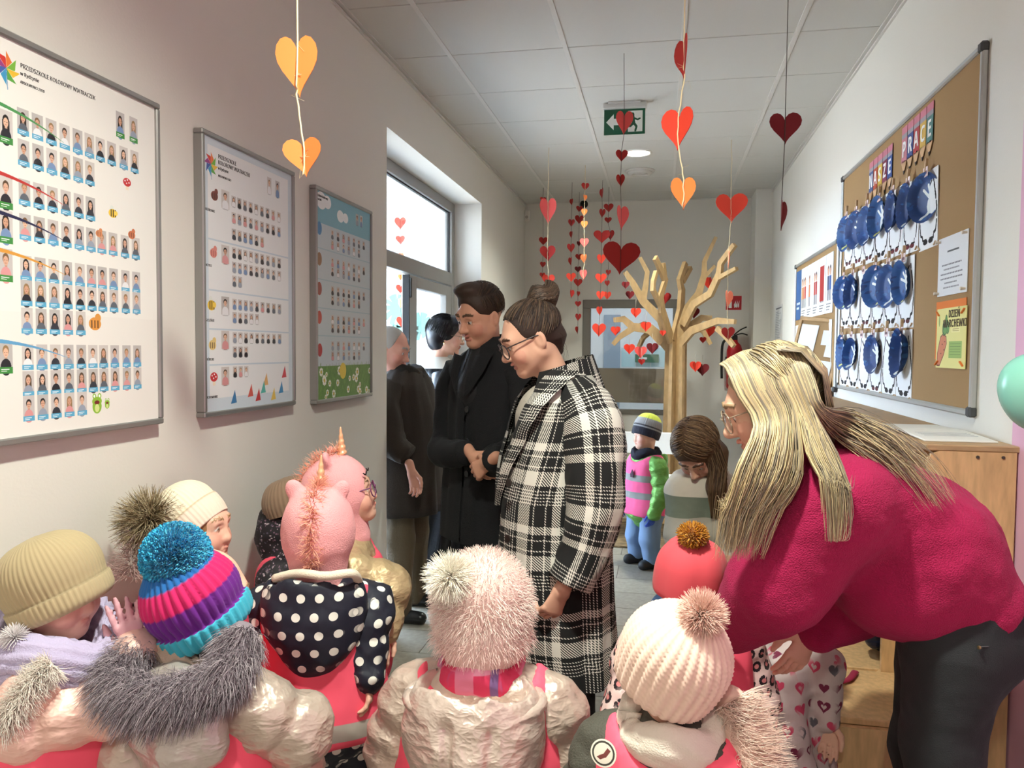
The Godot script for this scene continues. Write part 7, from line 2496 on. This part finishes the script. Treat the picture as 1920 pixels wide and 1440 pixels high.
func old_man(skin: Color, shoe: Material) -> void:
	var C := 4.36
	var at := pt(752, 800, C)
	at.z = minf(at.z, -4.22)
	var r := person("grey-haired man in dark brown coat standing in the doorway", at, 1.45)
	var P := func(u, v, dc): return J(r, u, v, C + dc)
	var hc: Vector3 = P.call(733, 655, 0.0)
	var T := head_frame(hc, 0.1, 0.32)
	var sk := skin.lerp(rgb(186, 120, 104), 0.5)
	var core := field()
	core.pal = [sk.srgb_to_linear()]
	core.ecap(Vector3(0, 0.85, 0), Vector3(0, 1.32, 0), Vector2(0.15, 0.11), Vector2(0.16, 0.1))
	var parts := [[core, 0.025], [head_field(T, 1.02, sk, rgb(150, 144, 138), {"neck_to": Vector3(0, 1.36, 0.0)}), 0.005]]
	var h1: Vector3 = P.call(772, 885, -0.22)
	var h2: Vector3 = P.call(806, 880, 0.16)
	parts.append([hand_field(frame_yz(h1, Vector3(0, -0.9, 0.3), Vector3(-1, 0, 0)), 0.95, -1.0, [0.5, 0.5, 0.55, 0.6], sk), 0.005])
	parts.append([hand_field(frame_yz(h2, Vector3(0, -0.9, 0.3), Vector3(1, 0, 0)), 0.95, 1.0, [0.5, 0.5, 0.55, 0.6], sk), 0.005])
	grow(r, "body", parts, vmat("skin", 0.5))
	var hf := field(0.002, Vector3(6, 6, 6))
	hf.pal = [lin(158, 152, 146)]
	hf.ell(T * (Vector3(0, 0.03, -0.02) * 1.02), Vector3(0.082, 0.075, 0.097) * 1.02, 0.02, 0, T.basis)
	hf.ell(T * Vector3(0, 0.06, -0.02), Vector3(0.078, 0.066, 0.09), 0.03, 0, T.basis)
	hf.cut(T * Vector3(0, -0.01, 0.09), Vector3(0.1, 0.13, 0.075), 0.02, T.basis)
	grow(r, "hair", [[hf, 0.007]], vmat("hair_grey", 0.6))
	var coat := cloth("brown_coat", rgb(42, 34, 28), 0.9, 0.15)
	var rows := [[0.60, 0.26, 0.22, 0.2], [0.8, 0.255, 0.21, 0.19], [1.0, 0.25, 0.2, 0.18], [1.2, 0.245, 0.17, 0.165], [1.32, 0.23, 0.135, 0.14], [1.38, 0.17, 0.11, 0.11], [1.42, 0.10, 0.085, 0.09]]
	mi(r, "coat_body", loft(ring_coat(resample(rows, 4), 50, 0.014, 71.0)), coat)
	mi(r, "sleeve", sleeve_mesh([Vector3(-0.19, 1.33, 0), Vector3(-0.26, 1.2, 0.0), Vector3(-0.27, 1.02, 0.06), h1 + Vector3(-0.005, 0.09, -0.02)], [0.075, 0.085, 0.075, 0.06], 0.007, 81.0), coat)
	mi(r, "sleeve", sleeve_mesh([Vector3(0.19, 1.33, 0), Vector3(0.26, 1.2, 0.0), Vector3(0.26, 1.02, 0.08), h2 + Vector3(0.0, 0.09, -0.02)], [0.075, 0.085, 0.075, 0.06], 0.007, 82.0), coat)
	neck_wrap(r, "coat_collar", Vector3(0, 1.40, 0.0), 0.085, 0.09, 0.03, cloth("brown_collar", rgb(30, 26, 22), 0.9), 0, Vector3(0.25, 0, 0))
	leg_set(r, [Vector3(0.1, 0.85, 0), Vector3(-0.1, 0.85, 0)], [Vector3(0.11, 0.46, 0.0), Vector3(-0.11, 0.46, 0.02)], [Vector3(0.12, 0, 0), J(r, 748, 1128, 4.3) * Vector3(1, 0, 1)], [0.1, 0.085, 0.072], cloth("khaki_trousers", rgb(84, 70, 50), 0.9), shoe, Vector3(0.1, 0, 1).normalized(), 0.14)

func woman_fuchsia(skin: Color, shoe: Material) -> void:
	var C := 1.85
	var at := pt(1790, 1150, C)
	var r := person("blonde long-haired woman in fuchsia sweater bending over a child", at, -PI / 2 - 0.05)
	var P := func(u, v, dc): return J(r, u, v, C + dc)
	var hc: Vector3 = P.call(1446, 762, -0.10)
	var T := head_frame(hc, 0.06, 0.36)
	var core := field()
	core.pal = [skin.srgb_to_linear()]
	core.chain([P.call(1790, 1130, 0), P.call(1700, 1020, 0), P.call(1600, 920, 0)], [0.12, 0.11, 0.11], 0.05)
	var s_near: Vector3 = P.call(1565, 930, -0.15)
	var e_near: Vector3 = P.call(1462, 1095, -0.10)
	var w_near: Vector3 = P.call(1362, 1185, 0.06)
	var s_far: Vector3 = P.call(1590, 960, 0.17)
	var e_far: Vector3 = P.call(1590, 1120, 0.16)
	var w_far: Vector3 = P.call(1520, 1185, 0.12)
	core.chain([s_near, e_near, w_near], [0.05, 0.042, 0.032], 0.03)
	core.chain([s_far, e_far, w_far], [0.05, 0.042, 0.032], 0.03)
	var parts := [[core, 0.018], [head_field(T, 1.0, skin, rgb(150, 122, 92), {"neck_to": P.call(1560, 880, -0.02), "open": 0.6}), 0.0032]]
	parts.append([hand_field(frame_yz(w_far, P.call(1478, 1262, 0.12) - w_far, D(r, -0.3, 0, -1)), 0.92, -1.0, [0.25, 0.3, 0.35, 0.4], skin, 0.4), 0.004])
	parts.append([hand_field(frame_yz(w_near, P.call(1310, 1235, 0.14) - w_near, D(r, 0, -0.3, -1)), 0.92, 1.0, [0.3, 0.3, 0.35, 0.4], skin, 0.4), 0.005])
	grow(r, "body", parts, vmat("skin", 0.5))
	# sweater
	var sw := field(0.010, Vector3(4, 4, 4), 0.0015)
	sw.ecap(P.call(1782, 1110, 0), P.call(1715, 1030, 0), Vector2(0.20, 0.135), Vector2(0.205, 0.165), D(r, 0, 0, 1), 0.05)
	sw.ecap(P.call(1715, 1030, 0), P.call(1610, 935, 0), Vector2(0.205, 0.165), Vector2(0.19, 0.135), D(r, 0, 0, 1), 0.05)
	sw.ell(P.call(1672, 1090, 0), Vector3(0.19, 0.13, 0.15), 0.06)
	sw.cap(P.call(1610, 930, 0), P.call(1555, 880, -0.03), 0.12, 0.075, 0.06)
	sw.chain([P.call(1590, 935, -0.10), s_near + Vector3(0, -0.01, 0), e_near], [0.105, 0.108, 0.112], 0.06)
	sw.cap(e_near, P.call(1372, 1178, 0.045), 0.112, 0.062, 0.03)
	sw.chain([s_far, e_far, P.call(1530, 1178, 0.125)], [0.1, 0.1, 0.055], 0.05)
	sw.half(P.call(1800, 1160, 0), D(r, 0.72, -0.62, 0), 0.02)
	grow(r, "sweater", [[sw, 0.009]], cloth("fuchsia_wool", rgb(154, 8, 68), 0.95, 0.35, 0.25, 10.0))
	# fuzzy wool fibres are left to the cloth's sheen
	# hair
	var cols := [lin(186, 166, 130), lin(156, 142, 118), lin(214, 194, 152), lin(128, 118, 104), lin(198, 178, 140), lin(140, 128, 112)]
	var hf := field(0.004, Vector3(8, 3, 8))
	hf.pal = [lin(150, 132, 100)]
	hf.ell(T * Vector3(0, 0.045, -0.025), Vector3(0.088, 0.096, 0.106), 0.02, 0, T.basis)
	hf.cut(T * Vector3(0, -0.03, 0.10), Vector3(0.07, 0.11, 0.075), 0.02, T.basis)
	hf.chain([P.call(1478, 790, -0.15), P.call(1440, 870, -0.17), P.call(1405, 950, -0.16)], [0.035, 0.028, 0.012], 0.03)
	hf.chain([P.call(1510, 770, -0.10), P.call(1540, 840, -0.14)], [0.04, 0.02], 0.04)
	grow(r, "hair", [[hf, 0.006]], vmat("hair_blonde", 0.4))
	var st := newst()
	for i in 1900:
		var t := rng.randf()
		var lay := rng.randf()
		var top: Vector3 = T * (Vector3(rng.randf_range(-0.012, 0.012), 0.139 - 0.05 * pow(absf(t - 0.35), 1.5), 0.075 - 0.165 * t))
		var hz := 0.07 - 0.165 * t
		var m1: Vector3 = T * Vector3(0.060 + 0.006 * lay, 0.118 - 0.03 * t, hz)
		var m2: Vector3 = T * Vector3(0.088 + 0.008 * lay, 0.055 - 0.02 * t, hz * 0.98)
		var m3: Vector3 = T * Vector3(0.097 + 0.012 * lay, -0.015 - 0.01 * t, hz * 0.92 - 0.004)
		var pts := [top, m1, m2, m3]
		var j := rng.randf_range(-1, 1)
		var dz := lay * 0.05
		if t < 0.62:
			var k := t / 0.62
			pts.append(P.call(lerpf(1388, 1500, k) + j * 8, 880 + j * 10, -0.20 - dz))
			pts.append(P.call(lerpf(1366, 1462, k) + j * 14, 945 + rng.randf_range(-10, 10), -0.19 - dz))
			pts.append(P.call(lerpf(1356, 1428, k) + j * 18, 985 + rng.randf_range(-60, 50), -0.18 - dz))
			if rng.randf() < 0.3: pts.append(P.call(lerpf(1352, 1415, k) + j * 22, 1035 + rng.randf_range(-15, 20), -0.17 - dz))
		elif t < 0.84:
			var k := (t - 0.62) / 0.22
			pts.append(P.call(lerpf(1520, 1562, k) + j * 10, 850, -0.235 - dz * 0.5))
			pts.append(P.call(lerpf(1545, 1585, k) + j * 12, 905 + j * 10, -0.27 - dz * 0.4))
			pts.append(P.call(lerpf(1552, 1590, k) + j * 14, 955 + rng.randf_range(-70, 55), -0.275 - dz * 0.4))
			if rng.randf() < 0.25: pts.append(P.call(lerpf(1555, 1580, k) + j * 10, 1015, -0.28 - dz * 0.4))
		else:
			var k := (t - 0.84) / 0.16
			pts.append(P.call(lerpf(1568, 1602, k) + j * 12, lerpf(815, 772, k) + rng.randf_range(-8, 8), -0.13 - dz))
			pts.append(P.call(lerpf(1640, 1680, k) + j * 22, lerpf(862, 812, k) + rng.randf_range(-10, 10), -0.15 - dz))
			pts.append(P.call(lerpf(1690, 1740, k) + j * 30, lerpf(905, 862, k) + rng.randf_range(-12, 16), -0.16 - dz))
			if rng.randf() < 0.35: pts.append(P.call(lerpf(1735, 1790, k) + j * 26, lerpf(965, 930, k), -0.17 - dz))
		var cv := curve(pts, 3)
		var arr := []
		for q in cv: arr.append(q)
		strand(st, arr, rng.randf_range(0.0014, 0.0026), jitter(cols[(int(t * 40.0) + rng.randi() % 3) % 6], 0.02), 0.06)
	for i in 420:
		var j := rng.randf_range(-1, 1)
		var k := rng.randf()
		strand(st, [T * Vector3(0.07 * j, 0.138 - 0.02 * absf(j), -0.045 - 0.02 * k), T * Vector3(0.085 * j, 0.10, -0.118 + 0.03 * absf(j)), T * Vector3(0.094 * j, 0.04, -0.14 + 0.03 * absf(j)), P.call(1552 + 14 * k, 795 - 20 * k, -0.05 - 0.09 * j), P.call(1600 + 30 * k, 835 - 25 * k, -0.06 - 0.10 * j), P.call(1650 + 40 * k, 868 - 20 * k, -0.09 - 0.09 * j)], 0.0026, jitter(cols[rng.randi() % 6], 0.02), 0.15)
	# crown hairs on the far side of the parting
	comb(st, T, 1.0, 900, cols, 0.15, 0.0022, func(d): return Vector3(signf(d.x), -0.6, -0.3), func(d): return d.y > -0.4 and d.z < 0.55, Vector3(0.089, 0.096, 0.107), Vector3(0, 0.045, -0.025))
	mi(r, "hair_locks", done(st), vmat("hair_blonde", 0.4))
	glasses(r, T, 1.0, mat("clear_rim", rgb(170, 150, 130), 0.2, 0.4), 0.025, 0.0016)
	# jeans
	var jf := field(0.006, Vector3(6, 6, 6))
	jf.ell(P.call(1815, 1185, -0.08), Vector3(0.105, 0.14, 0.135), 0.05)
	jf.ell(P.call(1815, 1185, 0.09), Vector3(0.105, 0.14, 0.135), 0.05)
	var kn := P.call(1765, 1400, -0.08) as Vector3
	var kf := P.call(1735, 1400, 0.12) as Vector3
	jf.chain([P.call(1792, 1215, -0.09), kn, Vector3(kn.x, 0.1, kn.z - 0.03)], [0.115, 0.082, 0.065], 0.04)
	jf.chain([P.call(1775, 1215, 0.10), kf, Vector3(kf.x, 0.1, kf.z - 0.02)], [0.115, 0.082, 0.065], 0.04)
	jf.cap(P.call(1780, 1120, -0.06), P.call(1780, 1120, 0.07), 0.12, 0.12, 0.05)
	grow(r, "jeans", [[jf, 0.011]], cloth("black_denim", rgb(30, 33, 37), 0.85, 0.15, 0.08, 12.0))
	var pk := mat("denim_stitch", rgb(74, 74, 78), 0.8)
	mi(r, "pocket_stitch", tube(curve([P.call(1835, 1213, -0.206), P.call(1870, 1210, -0.19), P.call(1905, 1200, -0.15)]), [0.0016], 5), pk)
	mi(r, "rivet", cyl(0.004, 0.004, 0.004, 10), mat("rivet_brass", rgb(150, 130, 90), 0.3, 0.8), P.call(1836, 1214, -0.208), Vector3(PI / 2, 0.3, 0))
	for q in [kn, kf]:
		var g := field()
		g.cap(Vector3(q.x, 0.04, q.z - 0.07), Vector3(q.x, 0.035, q.z + 0.13), 0.042, 0.036, 0.03)
		g.cap(Vector3(q.x, 0.05, q.z - 0.04), Vector3(q.x, 0.12, q.z - 0.03), 0.05, 0.055, 0.03)
		g.half(Vector3.ZERO, Vector3.DOWN)
		grow(r, "shoe", [[g, 0.009]], shoe)

func woman_crouch(skin: Color, shoe: Material) -> void:
	var C := 3.35
	var at := pt(1330, 1000, C)
	var r := person("brown-haired woman in striped sweater crouching behind the coral hat", at, -0.25)
	var P := func(u, v, dc): return J(r, u, v, C + dc)
	var hc: Vector3 = P.call(1308, 848, -0.06)
	var T := head_frame(hc, -0.1, 0.85, 0.1)
	var core := field()
	core.pal = [skin.srgb_to_linear()]
	core.chain([P.call(1345, 1060, 0.15), P.call(1325, 970, 0.06), P.call(1315, 905, 0.02)], [0.11, 0.1, 0.09], 0.04)
	var h1: Vector3 = P.call(1300, 1050, -0.32)
	var h2: Vector3 = P.call(1365, 1050, -0.3)
	var parts := [[core, 0.02], [head_field(T, 1.0, skin, rgb(80, 58, 44), {"neck_to": P.call(1318, 900, 0.03)}), 0.005]]
	parts.append([hand_field(frame_yz(h1, Vector3(0, -0.5, 1), Vector3(1, 0, 0)), 0.92, 1.0, [0.3, 0.3, 0.35, 0.4], skin), 0.005])
	parts.append([hand_field(frame_yz(h2, Vector3(0, -0.5, 1), Vector3(-1, 0, 0)), 0.92, -1.0, [0.3, 0.3, 0.35, 0.4], skin), 0.005])
	grow(r, "body", parts, vmat("skin", 0.5))
	var y0: float = P.call(1315, 905, 0).y
	var sw := field(0.006, Vector3(6, 5, 6), 0.002)
	sw.chain([P.call(1345, 1040, 0.13), P.call(1326, 970, 0.06), P.call(1316, 915, 0.02)], [0.155, 0.15, 0.12], 0.05)
	sw.cap(P.call(1285, 918, 0), P.call(1350, 918, 0), 0.075, 0.075, 0.05)
	sw.chain([P.call(1283, 925, 0.0), P.call(1278, 1005, -0.08), h1 + Vector3(0, 0.01, -0.03)], [0.075, 0.07, 0.045], 0.04)
	sw.chain([P.call(1352, 925, 0.0), P.call(1362, 1005, -0.08), h2 + Vector3(0, 0.01, -0.03)], [0.075, 0.07, 0.045], 0.04)
	grow(r, "striped_sweater", [[sw, 0.011]], height_mat("sweater_stripes", rgb(206, 198, 184), [[y0 - 0.13, y0 - 0.045, rgb(112, 120, 106)], [y0 - 0.22, y0 - 0.13, rgb(172, 166, 154)]], 0.95))
	var hf := field(0.004, Vector3(8, 4, 8))
	hf.pal = [lin(92, 68, 48)]
	hf.ell(T * Vector3(0, 0.05, -0.02), Vector3(0.098, 0.1, 0.115), 0.02, 0, T.basis)
	hf.cut(T * Vector3(0, -0.04, 0.12), Vector3(0.07, 0.11, 0.07), 0.02, T.basis)
	hf.chain([T * Vector3(0.085, 0.0, 0.0), P.call(1343, 915, -0.12), P.call(1340, 960, -0.12)], [0.045, 0.035, 0.012], 0.04)
	grow(r, "hair", [[hf, 0.008]], vmat("hair", 0.45))
	var st := newst()
	comb(st, T, 1.0, 1600, [lin(100, 76, 54), lin(128, 100, 72), lin(74, 54, 40), lin(150, 120, 88)], 0.15, 0.0026, func(d): return Vector3(signf(d.x + 0.1), -0.5, 0.1), func(d): return d.y > -0.6 and not (d.z > 0.5 and d.y < 0.4), Vector3(0.099, 0.101, 0.116), Vector3(0, 0.05, -0.02))
	for k in 160:
		var jx := Vector3(rng.randf_range(-1, 1), rng.randf_range(-1, 1), rng.randf_range(-0.3, 1))
		strand(st, [T * (Vector3(0.085, 0.03, 0.0) + jx * 0.035), P.call(1347, 885, -0.13) + jx * 0.04, P.call(1343, 920, -0.13) + jx * 0.036, P.call(1340, 968 + jx.y * 12, -0.12) + jx * 0.016], 0.0026, jitter([lin(100, 76, 54), lin(128, 100, 72), lin(74, 54, 40)][k % 3], 0.01), 0.2)
	mi(r, "hair_strands", done(st), vmat("hair", 0.45))
	# bent legs
	var jf := field(0.005, Vector3(7, 7, 7))
	var hp: Vector3 = P.call(1345, 1060, 0.16)
	for e in [-1.0, 1.0]:
		var k := Vector3(hp.x + e * 0.14, 0.42, hp.z + 0.34)
		jf.chain([hp + Vector3(e * 0.08, -0.02, 0), k, Vector3(k.x, 0.1, k.z - 0.22)], [0.1, 0.075, 0.06], 0.04)
		var g := field()
		g.cap(Vector3(k.x, 0.04, k.z - 0.28), Vector3(k.x, 0.035, k.z - 0.08), 0.042, 0.036, 0.03)
		g.half(Vector3.ZERO, Vector3.DOWN)
		grow(r, "shoe", [[g, 0.009]], shoe)
	jf.ell(hp, Vector3(0.17, 0.13, 0.14), 0.05)
	grow(r, "jeans", [[jf, 0.012]], cloth("blue_jeans", rgb(62, 88, 130), 0.9))

func people() -> void:
	fabric_prints()
	children()
	adults()
func _ready() -> void:
	set_up()
	room()
	fittings()
	posters()
	pinned_art()
	lockers()
	balloon()
	garlands()
	tree()
	people()
	run_jobs()
